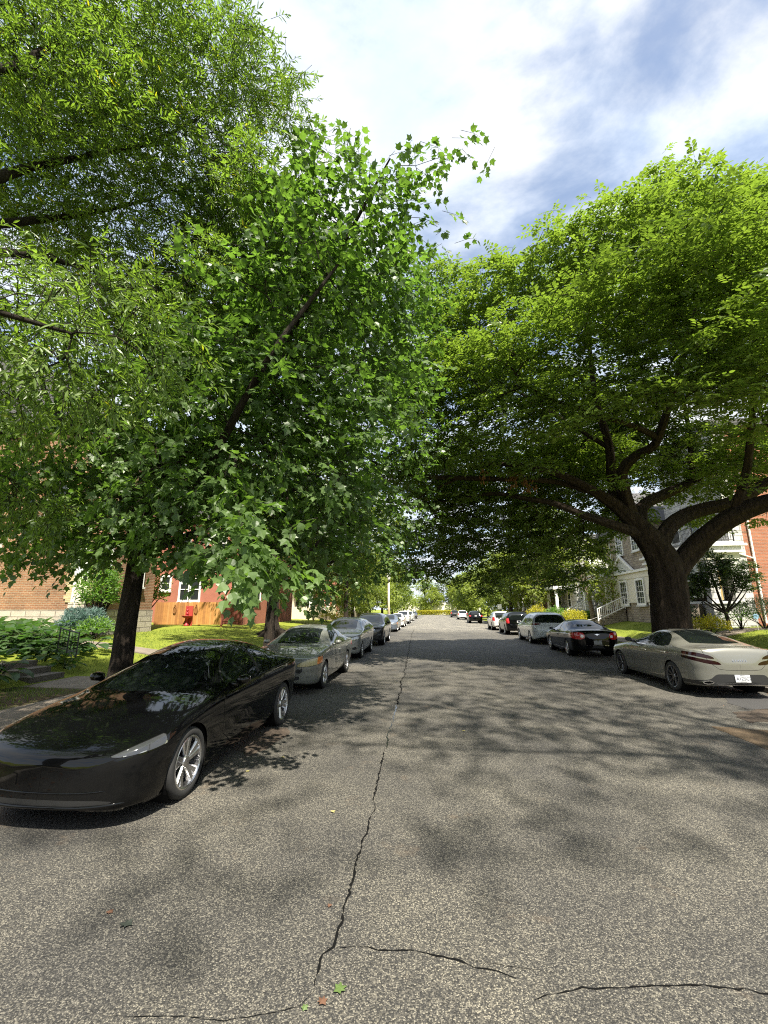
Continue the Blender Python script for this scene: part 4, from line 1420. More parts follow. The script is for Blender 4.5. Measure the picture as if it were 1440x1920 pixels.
# ---- left: brown brick house, its side wall towards us (corner at x=-14, y=17.5)
def left_brick_house():
    hx, hy = -14.0, 17.5
    t = thing('brick_house', 'brown brick house with pale stone base behind the hosta bank at left', 'house', (hx, hy, 1.1))
    def bl(b_, nm, m, par=None):
        for i, v in enumerate(b_.V): b_.V[i] = (v[0] - hx, v[1] - hy, v[2] - 1.1)
        return b_.build(nm, m, par or t)
    bl(MB().box(hx - 15, hy, 1.86, hx, hy + 3.0, 10.6), 'wall', brick_l)
    bl(MB().box(hx - 15, hy + 3.0, 1.0, hx - 6.2, hy + 9, 10.5), 'rear_wall', brick_l)
    bl(MB().box(hx - 15.05, hy - .06, .6, hx + .05, hy + 3.05, 1.86), 'foundation', stone_f)
    bl(MB().box(hx - 15.0, hy - .055, 1.86, hx + .045, hy - .002, 1.93), 'base_course', brick_l)
    b_ = MB(); b_.prism([(hx + .5, 10.6), (hx - 15.5, 10.6), (hx - 7.5, 15)], 'y', hy - .45, hy + 3.3); bl(b_, 'roof', roof_m)
    # ornamental window with stepped buff brick surround and a stone figure panel
    wx = at(150, 1110, hy)[0]
    q = []
    for i, zz in enumerate(np.arange(2.18, 4.75, .15)):
        w_ = .62 + (.10 if i % 2 else 0.0)
        q.append((w_, zz))
    b_ = MB()
    for w_, zz in q:
        b_.box(wx - w_, hy - .045, zz, wx - .37, hy - .002, zz + .149)
        b_.box(wx + .37, hy - .045, zz, wx + w_, hy - .002, zz + .149)
    b_.box(wx - .72, hy - .045, 4.73, wx + .72, hy - .002, 5.0)
    sr = bl(b_, 'window_surround', brick_y)
    b_ = MB(); b_.box(wx - .37, hy - .06, 3.35, wx + .37, hy - .02, 3.42); b_.box(wx - .37, hy - .05, 3.42, wx - .31, hy - .015, 4.72); b_.box(wx + .31, hy - .05, 3.42, wx + .37, hy - .015, 4.72); b_.box(wx - .31, hy - .05, 4.0, wx + .31, hy - .015, 4.06)
    fr = bl(b_, 'window', M['white'])
    b_ = MB(); b_.box(wx - .31, hy - .02, 3.42, wx + .31, hy - .004, 4.72); bl(b_, 'pane', M['blind'], fr)
    b_ = MB(); b_.box(wx - .37, hy - .03, 2.18, wx + .37, hy - .005, 3.35)
    for sx in (-1, 1):
        for zz, rr in ((2.38, .11), (2.66, .10), (2.92, .085), (3.12, .06)):
            a_ = np.linspace(0, 6.283 * .8, 14)
            b_.tube([(wx + sx * (.17 + rr * math.cos(k) * (1 - .05 * i)), hy - .04, zz + rr * math.sin(k)) for i, k in enumerate(a_)], .018, 6)
    bl(b_, 'carved_panel', mat('carved_pale_stone', (.62, .58, .46), .8, noise=.15, nscale=8))
    bl(MB().box(wx - .42, hy - .08, 1.94, wx + .42, hy - .005, 2.17), 'panel_sill', stone_f)
    # left window sill and window at the picture's edge
    wl = at(-28, 1080, hy)[0]
    b_ = MB(); b_.box(wl - .7, hy - .09, 2.98, wl + .66, hy - .002, 3.28); bl(b_, 'window_ledge', M['white'])
    w2 = window(t, 'window', 'x', (wl - hx, 0), 3.40 - 1.1, 1.0, 1.5, -1, blind=.4, sill=False)
    for k in range(2):
        window(t, 'window', 'x', (-3.2 - 4.2 * k, 0), 5.0, 1.0, 1.5, -1)
    # street face
    window(t, 'window', 'y', (1.5, 0), 1.9, 1.0, 1.6, 1)
    window(t, 'window', 'y', (1.5, 0), 4.9, 1.0, 1.5, 1)
    bl(MB().box(hx - .7, hy - .10, 3.02, hx - .35, hy - .002, 3.2), 'wall_lamp', mat('bronze_lamp', (.18, .11, .05), .5, metal=.5))
    b_ = MB(); b_.tube([(hx - .05, hy - .06, 1.86), (hx - .05, hy - .06, 8.1)], .05, 8); bl(b_, 'downspout', M['white'])
left_brick_house()


# ---- left: painted red brick house behind the plank fence
def red_house():
    hx, hy = -13.6, 30.0
    t = thing('painted_house', 'salmon red painted brick house with white windows behind the plank fence', 'house', (hx, hy, 1.0))
    b_ = MB(); b_.box(-10, 0, -.6, 0, 11, 7.5); b_.build('wall', brick_p, t)
    b_ = MB(); b_.prism([(.4, 7.5), (-10.4, 7.5), (-5, 11.0)], 'y', -.4, 11.4); b_.build('roof', roof_m, t)
    for u in (310, 346, 366):
        xx = at(u, 1110, hy)[0] - hx
        window(t, 'window', 'x', (xx, 0), 1.55 if u != 310 else 2.3, .62, 1.5 if u != 310 else .9, -1, blind=.0 if u != 346 else .25, fw=.12)
    for xx in (-7.5, -4.8, -2.0):
        window(t, 'window', 'x', (xx, 0), 4.9, .9, 1.5, -1)
    for yy in (2.5, 6.5):
        window(t, 'window', 'y', (yy, 0), 1.6, 1.0, 1.6, 1)
red_house()


# plank fence with a gate, and the ornaments hung on it
wood = [mat('cedar_plank', (0.38, 0.18, 0.05), .8, noise=.2, nscale=4), mat('cedar_plank_pale', (0.43, 0.22, 0.07), .8, noise=.2, nscale=4), mat('cedar_plank_dark', (0.30, 0.135, 0.04), .8, noise=.2, nscale=4)]
FY = 26.6
fx0, fx1 = at(290, 1150, FY)[0], at(415, 1150, FY)[0]
fz = gz(-17, 26)
fen = thing('plank_fence', 'new orange cedar plank fence across the left lawn', 'fence', (fx0, FY, fz))
b = MB(); xx = 0.0
while xx < fx1 - fx0 - .05:
    b.mi = random.choice([0, 0, 1, 2])
    b.box(xx + .004, 0, .03, min(xx + .14, fx1 - fx0) - .002, .02, 1.42 + random.uniform(-.01, .01)); xx += .143
b.build('planks', wood, fen)
for zz in (.3, 1.15):
    MB().box(0, .022, zz, fx1 - fx0, .06, zz + .09).build('fence_rail', wood[2], fen)
for k in range(4):
    xk = (fx1 - fx0) * k / 3
    MB().box(xk - .05, .062, -.2, xk + .05, .16, 1.45).build('fence_post', wood[2], fen)
# dark red side gate further right
gt = thing('side_gate', 'dark red wooden gate at the right end of the plank fence', 'gate', (fx1 + .05, FY + .05, fz))
redw = mat('dark_red_wood', (0.17, 0.045, 0.03), .7, noise=.2, nscale=6)
MB().box(0, 0, .05, 1.3, .04, 1.55).build('gate_panel', redw, gt)
for k in range(2):
    MB().box(-.05 + 1.3 * k, -.03, 0, .05 + 1.3 * k, .07, 1.75).build('gate_post', redw, gt)
MB().box(0, -.022, .25, 1.3, -.002, .35).build('gate_rail', redw, gt)
# red tiered bowl ornament standing against the fence
redm = mat('red_painted_iron', (0.30, 0.016, 0.022), .5)
ox = at(352, 1150, FY - .3)[0]
orn = thing('garden_fountain', 'bright red tiered bowl fountain standing against the plank fence', 'fountain', (ox, FY - .35, fz - .03))
orn.scale = (.85, .85, .9)
MB().box(-.28, .22, .0, .28, .30, 1.35).build('back_panel', mat('red_back_panel', (.36, .05, .035), .6), orn)
MB().lathe([(.001, 0), (.20, 0), (.21, .05), (.10, .12), (.07, .22), (.07, .42), (.12, .5), (.14, .52)], 20).build('pedestal', redm, orn, smooth=True)
MB().lathe([(.10, .5), (.30, .58), (.37, .66), (.38, .69), (.34, .68), (.1, .60), (.001, .60)], 24).build('bowl', redm, orn, smooth=True)
MB().lathe([(.05, .6), (.045, .75), (.10, .80), (.105, .84), (.05, .9), (.04, .98), (.085, 1.03), (.08, 1.08), (.03, 1.14), (.025, 1.20), (.05, 1.25), (.001, 1.31)], 20).build('finial', redm, orn, smooth=True)
for u, lab in ((328, 'brown oval iron plaque hanging on the left of the plank fence'), (368, 'brown oval iron plaque hanging right of the red fountain')):
    px = at(u, 1145, FY)[0]
    b = MB()
    b.prism([(px + .13 * math.cos(a), fz + .92 + .27 * math.sin(a)) for a in np.linspace(0, 6.283, 18, endpoint=False)], 'y', FY - .035, FY - .003)
    b.tube([(px + .045 * math.sin(3.2 * k), FY - .05, fz + 1.16 + .14 * k) for k in np.linspace(0, 1.2, 10)], .018, 6)
    b.tube([(px + .1 * math.cos(a), FY - .045, fz + .92 + .2 * math.sin(a)) for a in np.linspace(0, 6.283, 18)], .02, 6)
    tag(b.build('wall_plaque', mat('brown_iron', (.22, .10, .03), .6)), lab, 'plaque', 'plaques on the fence')


# ---- left: cream porch house further on
def porch_house():
    hx, hy = -13.0, 46.0
    t = thing('porch_house', 'pale cream house with raised porch and stairs beyond the big lawn stump', 'house', (hx, hy, .8))
    MB().box(-11, 0, -.6, -2.4, 12, 7.5).build('wall', cream, t)
    b_ = MB(); b_.prism([(-1.9, 7.5), (-11.4, 7.5), (-6.7, 10.8)], 'y', -.4, 12.4); b_.build('roof', roof_m, t)
    MB().box(-2.4, 0.2, -.6, 0, 11.6, 1.35).build('porch_base', mat('cream_stone', (.62, .54, .40), .85, noise=.2, nscale=5, bump=.6, bscale=20), t)
    MB().box(-2.45, 0.1, 3.6, .25, 11.8, 3.95).build('porch_roof', M['white'], t)
    for yy in (.5, 4.2, 7.9, 11.3):
        MB().box(-.45, yy - .2, 1.35, -.1, yy + .2, 3.6).build('porch_column', M['white'], t)
    for yy in (2.3, 6.2, 9.8):
        MB().box(-2.42, yy - .6, 1.5, -2.37, yy + .6, 3.2).build('porch_opening', M['glass'], t)
    steps_along_x('porch_steps', 2.6, 0.02, 2.6, 4.0, -.4, 1.3, 8, M['concrete'], t)
    st = railing('stair_railing', '', '', [(2.5, 2.55, -.2), (.1, 2.55, 1.3)], .9, M['white'], parent=empty_child('stair_railing', t), baluster=.22)
def empty_child(name, parent):
    e = empty(name); e.parent = parent
    return e
porch_house()


# ---- right: white stone house with a corner porch, brick side wall
def stone_house():
    hx, hy, z0 = 14.0, 24.0, 1.05
    t = thing('stone_house', 'white stone and red brick house with a corner porch and balcony at right', 'house', (hx, hy, z0))
    MB().box(1.7, 2.6, -.5, 13, 6.6, 10.8).build('wall', stone_w, t)
    MB().box(2.25, .55, -.5, 13, 2.597, 10.8).build('side_wall', brick_r, t)
    MB().box(1.55, .45, -.5, 2.247, 2.597, 10.8).build('corner_quoins', stone_w, t)
    # porch: base, piers, cornice, balcony
    MB().box(-.02, -.02, -.6, 1.55, 6.4, 1.12).build('porch_base', stone_w, t)
    MB().box(-.10, -.10, 1.12, 1.62, 6.5, 1.24).build('porch_floor', greytrim, t)
    for (xa, ya) in ((0, 0), (0, 2.9), (0, 5.75), (1.12, 0)):
        MB().box(xa, ya, 1.24, xa + .45, ya + .45, 3.35).build('porch_pier', stone_w, t)
    MB().box(-.06, -.06, 3.35, 1.6, 6.35, 3.68).build('porch_beam', cream, t)
    MB().box(-.22, -.22, 3.685, 1.8, 6.5, 3.80).build('porch_cornice', M['white'], t)
    MB().box(-.12, -.12, 3.805, 1.7, 6.4, 4.02).build('porch_frieze', greytrim, t)
    MB().box(-.30, -.30, 4.025, 1.9, 6.6, 4.14).build('porch_eave', M['white'], t)
    MB().box(-.15, -.15, 4.145, 1.75, 6.45, 4.26).build('balcony_floor', greytrim, t)
    e = empty_child('balcony_railing', t)
    railing('balcony_railing', '', '', [(1.5, .02, 4.26), (.05, .02, 4.26), (.05, 6.2, 4.26)], .95, M['black_metal'], parent=e, baluster=.12, post=.035, br=.012)
    # porch glazing behind the openings
    window(t, 'window', 'x', (.80, 1.0), 1.35, .55, 1.75, -1, frame=greytrim, bars=(1, 2), sill=False)
    MB().box(.10, 2.0, 1.26, 1.5, 2.05, 3.3).build('porch_back_screen', mat('dark_porch_interior', (.10, .09, .07), .8), t)
    MB().box(.48, .08, 1.3, .58, .12, 3.3).build('porch_curtain', mat('ochre_curtain', (.35, .25, .10), .8), t)
    for yy in (1.65, 4.55):
        window(t, 'window', 'y', (yy, .12), 1.55, 1.35, 1.65, -1, bars=(1, 1), blind=.35, sill=False, fw=.1)
    for yy in (3.4, 5.6):
        window(t, 'window', 'y', (yy, 1.7), 5.0, .95, 1.7, -1, bars=(1, 1))
    for zz in (5.2, 8.0):
        for xx in (5.2, 9.0):
            window(t, 'window', 'x', (xx, .55), zz, .95, 1.6, -1)
    MB().box(1.3, .3, 10.8, 13.3, 6.8, 11.2).build('roof', roof_m, t)
    b_ = MB(); b_.tube([(2.62, .48, 10.7), (2.62, .48, .15)], .055, 8); b_.tube([(1.75, .38, 3.72), (2.62, .48, 3.42)], .04, 8)
    b_.build('downspout', M['white'], t)
    # front steps with iron railing
    steps_along_x('front_steps', -1.7, -.12, .7, 2.1, -.2, 1.1, 7, M['concrete'], t)
    e = empty_child('step_railing', t)
    railing('step_railing', '', '', [(-1.6, .62, -.05), (-.15, .62, 1.1)], .9, M['black_metal'], parent=e, baluster=2.0, post=.025, top=.022)
    return t
stone_house()
# dark green utility screen by the brick wall
b = MB(); b.box(0, 0, 0, 3.5, .12, 1.95); b.box(-.03, -.02, 1.95, 3.53, .14, 2.02)
tag(b.build('garden_screen', mat('olive_panel', (.085, .08, .05), .7, noise=.15, nscale=3), loc=(16.6, 23.2, 1.0)), 'plain olive brown screen wall at the far right beside the brick wall', 'screen')


# ---- right: buff stone house with gabled porch
def gable_house():
    hx, hy, z0 = 14.6, 31.2, 1.05
    t = thing('gabled_house', 'buff stone house with cream front bay and white gabled porch beyond the big tree', 'house', (hx, hy, z0))
    MB().box(0, 0, -.5, 11, 6.0, 6.8).build('front_bay', stone_b, t)
    MB().box(1.4, 6.0, -.5, 11, 13.0, 6.8).build('wall', stone_tan, t)
    b_ = MB(); b_.prism([(-.3, 6.8), (6.3, 6.8), (3.0, 9.6)], 'x', -.3, 11.2); b_.build('bay_roof', roof_m, t)
    b_ = MB(); b_.prism([(6.0, 6.8), (13.4, 6.8), (9.5, 9.8)], 'x', 1.1, 11.2); b_.build('roof', roof_m, t)
    MB().box(-.06, .1, 1.30, -.003, 6.03, 3.04).build('bay_panel', cream, t)
    MB().box(-.09, .05, 3.045, -.002, 6.05, 3.45).build('bay_frieze', cream, t)
    MB().box(-.22, -.05, 3.455, -.002, 6.15, 3.62).build('bay_cornice', M['white'], t)
    b_ = MB(); b_.prism([(2.3, 3.625), (6.2, 3.625), (4.25, 4.75)], 'x', -.12, -.002); b_.build('bay_pediment', greytrim, t)
    b_ = MB(); b_.prism([(2.1, 3.63), (4.25, 4.90), (6.4, 3.63), (6.1, 3.63), (4.25, 4.74), (2.4, 3.63)], 'x', -.26, -.125); b_.build('pediment_trim', M['white'], t)
    window(t, 'window', 'y', (4.3, -.062), 1.25, 1.05, 1.6, -1, bars=(3, 4), fw=.14)
    window(t, 'window', 'y', (1.6, -.062), 1.25, 1.05, 1.6, -1, bars=(3, 4), fw=.14)
    for yy in (1.6, 4.3):
        window(t, 'window', 'y', (yy, -.0), 5.05, 1.0, 1.4, -1, bars=(3, 4), fw=.1)
    # porch
    MB().box(-.8, 6.1, -.5, 1.4, 12.2, .62).build('porch_base', stone_b, t)
    MB().box(-.85, 6.05, .62, 1.4, 12.25, .72).build('porch_floor', M['concrete'], t)
    for yy in (6.5, 11.8):
        MB().box(-.65, yy - .16, .72, -.33, yy + .16, 3.15).build('porch_column', M['white'], t)
    MB().box(-.8, 6.15, 3.15, 1.4, 12.2, 3.42).build('porch_beam', M['white'], t)
    b_ = MB(); b_.prism([(6.05, 3.42), (12.3, 3.42), (9.2, 5.15)], 'x', -.75, 1.4); b_.build('porch_gable', greytrim, t)
    b_ = MB(); b_.prism([(5.9, 3.42), (9.2, 5.28), (12.5, 3.42), (12.15, 3.42), (9.2, 5.1), (6.25, 3.42)], 'x', -1.05, -.76); b_.build('porch_gable_trim', M['white'], t)
    window(t, 'window', 'y', (7.6, 1.4), 1.5, .9, 1.5, -1, bars=(2, 2)); window(t, 'window', 'y', (11.0, 1.4), 1.5, .9, 1.5, -1, bars=(2, 2))
    MB().box(1.33, 8.8, .73, 1.395, 9.8, 2.85).build('front_door', M['white'], t)
    window(t, 'window', 'y', (7.8, 1.4), 4.9, .9, 1.5, -1); window(t, 'window', 'y', (11.4, 1.4), 4.9, .9, 1.5, -1)
    b_ = MB(); b_.tube([(-.08, 6.12, 6.7), (-.08, 6.12, .7)], .05, 8); b_.build('downspout', M['white'], t)
    steps_along_x('porch_steps', -2.4, -.8, 10.2, 11.5, -.25, .66, 5, M['concrete'], t)
    for yy in (10.12, 11.58):
        e = empty_child('stair_railing', t)
        railing('stair_railing', '', '', [(-2.35, yy, -.1), (-.8, yy, .72)], .9, M['white'], parent=e, baluster=.16, post=.05, br=.02, top=.04)
    # stairs up to the bay, nearer to us
    steps_along_x('side_steps', -2.3, -.1, 4.4, 5.6, -.3, .9, 7, stone_b, t)
    e = empty_child('stair_railing', t)
    railing('stair_railing', '', '', [(-2.2, 4.3, -.05), (-.15, 4.3, .9)], .9, M['white'], parent=e, baluster=.16, post=.05, br=.02, top=.04)
    return t
gable_house()
railing('step_railing', 'black iron handrail on the lawn steps below the white stair railing', 'railing', [(10.9, 34.6, .19), (11.6, 34.6, .25), (12.4, 34.6, .55)], .9, M['black_metal'], baluster=3, post=.022, top=.022)
# porch chair
ch = thing('porch_chair', 'dark chair standing on the gabled porch', 'chair', (14.5, 42.2, 1.78))
MB().box(-.25, -.25, .40, .25, .25, .45).build('seat', M['black_metal'], ch)
MB().box(.21, -.25, .46, .25, .25, 1.0).build('backrest', M['black_metal'], ch)
for sx in (-.22, .22):
    for sy in (-.22, .22):
        MB().tube([(sx, sy, 0), (sx, sy, .4)], .018, 6).build('leg', M['black_metal'], ch)

# ---- more houses of the right row, mostly behind leaves
def row_house(hx, hy, w_, m, label, h=7.0, side_=-1, z0=1.0):
    t = thing('row_house', label, 'house', (hx, hy, z0), 0, 'houses further along the street')
    s_ = -side_
    b_ = MB(); b_.box(min(0, s_ * 10), 0, -.6, max(0, s_ * 10), w_, h); b_.build('wall', m, t)
    b_ = MB(); b_.prism([(-.3, h), (w_ + .3, h), (w_ / 2, h + 2.6)], 'x', min(-s_ * .4, s_ * 10), max(-s_ * .4, s_ * 10)); b_.build('roof', roof_m, t)
    lo, hi = (-2.0, 0) if side_ < 0 else (0, 2.0)
    MB().box(lo, .6, -.6, hi, w_ - .6, .6).build('porch_base', stone_b, t)
    MB().box(lo - .2, .5, 3.0, hi, w_ - .5, 3.35).build('porch_roof', M['white'], t)
    px = lo + .2 if side_ < 0 else hi - .2
    for yy in (.9, w_ / 2, w_ - .9):
        MB().box(px - .14, yy - .14, .6, px + .14, yy + .14, 3.0).build('porch_column', M['white'], t)
    for yy in (w_ * .28, w_ * .72):
        window(t, 'window', 'y', (yy, 0), 1.2, 1.0, 1.5, side_)
        window(t, 'window', 'y', (yy, 0), 4.3, 1.0, 1.5, side_)
    return t
row_house(15.0, 48.6, 8.5, stone_w, 'pale stone house in the right row behind the leaning tree')
row_house(15.2, 58.4, 8.5, brick_r, 'red brick house in the right row beyond the pale stone house')
row_house(15.2, 68.2, 8.5, cream, 'cream house in the right row beyond the red brick house')
row_house(15.2, 78.0, 9.0, brick_l, 'brown brick house furthest along the right row')
row_house(-13.5, 60.0, 9.0, brick_p, 'reddish house on the left beyond the cream porch house', side_=1)
row_house(-13.5, 71.0, 9.0, brick_l, 'brown house on the far left of the street', side_=1)
b = MB(); b.box(-14, 158, 0, 16, 168, 4.2)
tag(b.build('end_house', cream), 'pale low building beyond the hedge at the end of the street', 'house')

# ---- left bank steps with iron railing
b = MB()
for i in range(3):
    b.box(-9.32 - .40 * i - .398, 9.55, .1, -9.32 - .40 * i, 10.5, .345 + .14 * i)
tag(b.build('bank_steps', mat('dark_step_stone', (.10, .085, .07), .9, noise=.3, nscale=6, bump=.5)), 'dark stone steps rising from the left pavement through the hostas', 'steps')
ra, rb_ = at(142, 1233, 10.9), at(107, 1222, 11.1)
railing('iron_railing', 'low black iron railing beside the steps in the hosta bank', 'railing', [tuple(ra), tuple((ra + rb_) / 2), tuple(rb_)], .62, M['black_metal'], baluster=.11, post=.018, top=.018, br=.007)
# spindly shepherd hook lamp in the bed
b = MB(); b.tube([(-14.6, 16.4, 1.0), (-14.6, 16.4, 2.35), (-14.55, 16.4, 2.5), (-14.45, 16.4, 2.52)], .018, 6); b.lathe([(.001, 2.54), (.06, 2.5), (.07, 2.44), (.02, 2.42)], 10, (-14.42, 16.4, 0))
tag(b.build('garden_light', M['white']), 'thin pale garden light on a stake before the brick house', 'lamp')

# ---- street lamp, sign posts
lp = thing('street_lamp', 'pale concrete street lamp post on the left beyond the parked cars', 'street lamp', (-5.4, 52.0, .13))
conc = mat('pale_concrete_post', (.62, .52, .36), .8, noise=.1, nscale=3)
MB().tube([(0, 0, 0), (0, 0, 5.0)], [.16, .11], 12).build('post', conc, lp, smooth=True)
MB().lathe([(.001, 5.0), (.13, 5.0), (.16, 5.08), (.10, 5.14), (.12, 5.2)], 14).build('collar', CM['dark'], lp)
MB().lathe([(.12, 5.2), (.24, 5.5), (.25, 5.7), (.16, 5.95), (.03, 6.05), (.001, 6.08)], 16).build('globe', mat('frosted_globe', (.75, .74, .68), .4), lp, smooth=True)
sp = thing('street_sign', 'small white street sign on a post by the right kerb beyond the white car', 'sign', (8.3, 58.0, .13))
MB().tube([(0, 0, 0), (0, 0, 2.45)], .03, 8).build('post', CM['alloy'], sp)
MB().box(-.25, -.04, 1.75, .25, -.032, 2.4).build('sign_panel', M['white'], sp)
# security sign on a stake in the right bed
ss = thing('garden_sign', 'small blue octagonal yard sign on a stake in the bed at far right', 'sign', tuple(at(1420, 1172, 21.5)[:2]) + (.95,))
MB().tube([(0, 0, 0), (0, 0, .55)], .012, 6).build('stake', M['white'], ss)
MB().prism([(.13 * math.cos(a), .62 + .13 * math.sin(a)) for a in np.linspace(math.pi / 8, 2 * math.pi + math.pi / 8, 8, endpoint=False)], 'y', -.02, -.012).build('sign_panel', mat('pale_blue_sign', (.22, .36, .5), .5), ss)
# boulder stump of an old tree on the left lawn
# ---------------------------------------------------------------- the parked cars
GL = 'cars parked along the left kerb'
GR = 'cars parked along the right kerb'
XL, XR = -3.56, 6.50


def left_car(P, name, label, cat, yf, pm, x=XL, rim=None, rz=0.0, n=110, sc=1.0):
    """a car on the left, its front towards the camera; yf = the front wheel's place along the street"""
    cy_ = yf + (P['L'] / 2 - P['wf']) * sc
    o = build_car(P, name, label, cat, (x, cy_, 0), math.pi + rz, pm, GL, rim, n)
    o.scale = (1, sc, 1)
    return o


def right_car(P, name, label, cat, yr, pm, x=XR, rim=None, rz=0.0, n=110, sc=1.0):
    """a car on the right, its tail towards the camera; yr = the rear wheel's place along the street"""
    cy_ = yr + (P['wr'] - P['L'] / 2) * sc
    o = build_car(P, name, label, cat, (x, cy_, 0), rz, pm, GR, rim, n)
    o.scale = (1, sc, 1)
    return o


black = mat('black_car_paint', (0.002, 0.0022, 0.0025), 0.04, spec=0.38)
beige = paint('grey_beige_car_paint', (0.165, 0.164, 0.142), 0.3, 0.3)
silver = paint('dull_silver_car_paint', (0.17, 0.175, 0.155), 0.35, 0.4)
silver2 = paint('silver_car_paint', (0.26, 0.27, 0.26), 0.4, 0.35)
dark2 = paint('dark_brown_grey_car_paint', (0.018, 0.017, 0.017), 0.2, 0.3)
bluegrey = paint('blue_grey_car_paint', (0.10, 0.12, 0.15), 0.3, 0.35)
whitep = paint('white_car_paint', (0.6, 0.6, 0.58), 0.0, 0.4)
pearl = paint('pale_silver_car_paint', (0.52, 0.54, 0.52), 0.2, 0.35)

tesla = left_car(spec_fastback(), 'parked_car', 'glossy black saloon nearest on the left, silver twisted-spoke wheels, closed nose towards us', 'car', 4.70, black, x=-3.50, n=170)
# front plate bracket sticker and the faint round badge on the bonnet
b = MB()
b.prism([(.035 * math.cos(a), .022 * math.sin(a)) for a in np.linspace(0, 6.283, 14, endpoint=False)], 'y', -.003, .003)
o = b.build('parking_sensor', CM['chrome'], tesla); o.location = (-.30, 2.325, .305); o.rotation_euler = (0, 0, .12)

pts = []
for yy in np.linspace(-.80, .80, 33):
    xx = .62 - .62 * max(0, 1 - (abs(yy) / .925) ** 2.9) ** (1 / 2.9)
    pts.append((yy * .925, 4.72 / 2 - xx + .006, .205 + .01 * (abs(yy) / .8) ** 2))
b = MB(); b.tube(pts, [.004] + [.014] * 31 + [.004], 8)
b.build('front_lip', black, tesla, smooth=True)
pts = [(p[0] * 1.05, p[1] - .004, .315 + .05 * abs(p[0]) ** 2) for p in pts[4:-4]]
b = MB(); b.tube(pts, [.002] + [.007] * (len(pts) - 2) + [.002], 6)
b.build('bumper_crease', black, tesla, smooth=True)

g70 = right_car(spec_coupe_saloon(), 'parked_car', 'grey beige fastback saloon nearest on the right, split tail lamps and white rear plate', 'car', 11.65, beige, x=6.50, rim=CM['alloy_dark'], rz=.017, n=170)
yb = -4.685 / 2
plate(g70, 0, yb - .012, .435, -1, 'A1Z5C7', tilt=-.10)
text_mesh('badge_lettering', 'G E N E S I S', .055, CM['chrome'], g70, (0, yb + .005, .80), (math.pi / 2 - .30, 0, 0), .002)
for sx in (-1, 1):
    b = MB()
    prof = [(sx * .66 + .115 * math.cos(a), .335 + .038 * math.sin(a)) for a in np.linspace(0, 6.283, 20, endpoint=False)]
    pin = [(sx * .66 + .095 * math.cos(a), .335 + .024 * math.sin(a)) for a in np.linspace(0, 6.283, 20, endpoint=False)]
    y0, y1 = yb + .055, yb + .2
    vs = [(p[0], y0, p[1]) for p in prof] + [(p[0], y1, p[1]) for p in prof] + [(p[0], y0, p[1]) for p in pin]
    b.add(vs, [(i, (i + 1) % 20, 20 + (i + 1) % 20, 20 + i) for i in range(20)] + [(i, (i + 1) % 20, 40 + (i + 1) % 20, 40 + i) for i in range(20)])
    ex = b.build('exhaust_tip', CM['chrome'], g70)
    b = MB()
    b.prism([(sx * .66 + .095 * math.cos(a), .335 + .024 * math.sin(a)) for a in np.linspace(0, 6.283, 20, endpoint=False)], 'y', y0 + .02, y0 + .03)
    b.build('exhaust_mouth', CM['well'], ex)
b = MB()
b.box(-.52, yb - .002, .292, .52, yb + .012, .302)
b.build('diffuser_trim', CM['chrome'], g70)

P = spec_saloon()
scr = lambda y0, y1, z0, z1: end([(y0, z0), (y1, z0 + .02), (y1 - .03, z1), (y0 + .05, z1 - .02)], -.1, .5, 0)
P['regions'] += [('bare', end([(.40, .50), (.47, .55), (.50, .52), (.56, .58), (.58, .50), (.50, .44), (.44, .47)], -.1, .5, 0)),
                 ('bare', end([(.62, .37), (.66, .385), (.74, .39), (.80, .42), (.76, .375), (.68, .362)], -.1, .6, 0)),
                 ('bare', lambda x, y, z, p: np.maximum(np.minimum(np.hypot(x - .52, z - .55), np.hypot(x - .46, z - .60)) - .02, p))]
acc = left_car(P, 'parked_car', 'dull silver saloon with yellowed headlamps and a scraped front bumper', 'car', 11.04, silver, x=-3.62)
plate(acc, 0, 4.81 / 2 + .005, .46, 1, mtl=CM['dark'])
left_car(spec_hatch(), 'parked_car', 'small silver hatchback behind the scraped silver saloon', 'car', 17.88, silver2, x=-3.80, n=90)
left_car(spec_suv(), 'parked_car', 'dark brown black crossover with a chrome barred grille', 'car', 24.3, dark2, x=-3.68, n=90)
left_car(spec_saloon('lamp'), 'parked_car', 'blue grey saloon just beyond the dark crossover', 'car', 38.5, bluegrey, x=-4.1, n=70)
left_car(spec_saloon('lamp'), 'parked_car', 'white saloon in the far left row, just behind the blue grey one', 'car', 48.5, whitep, x=-4.2, n=60)
left_car(spec_suv(lamp='lamp'), 'parked_car', 'tall white sport utility car in the far left row', 'car', 59.0, whitep, x=-4.25, n=60)
left_car(spec_hatch(), 'parked_car', 'pale silver car second from the far end of the left row', 'car', 75.0, pearl, x=-4.4, n=50)
left_car(spec_saloon('lamp'), 'parked_car', 'dark car at the far end of the left row', 'car', 92.0, dark2, x=-4.5, n=50)

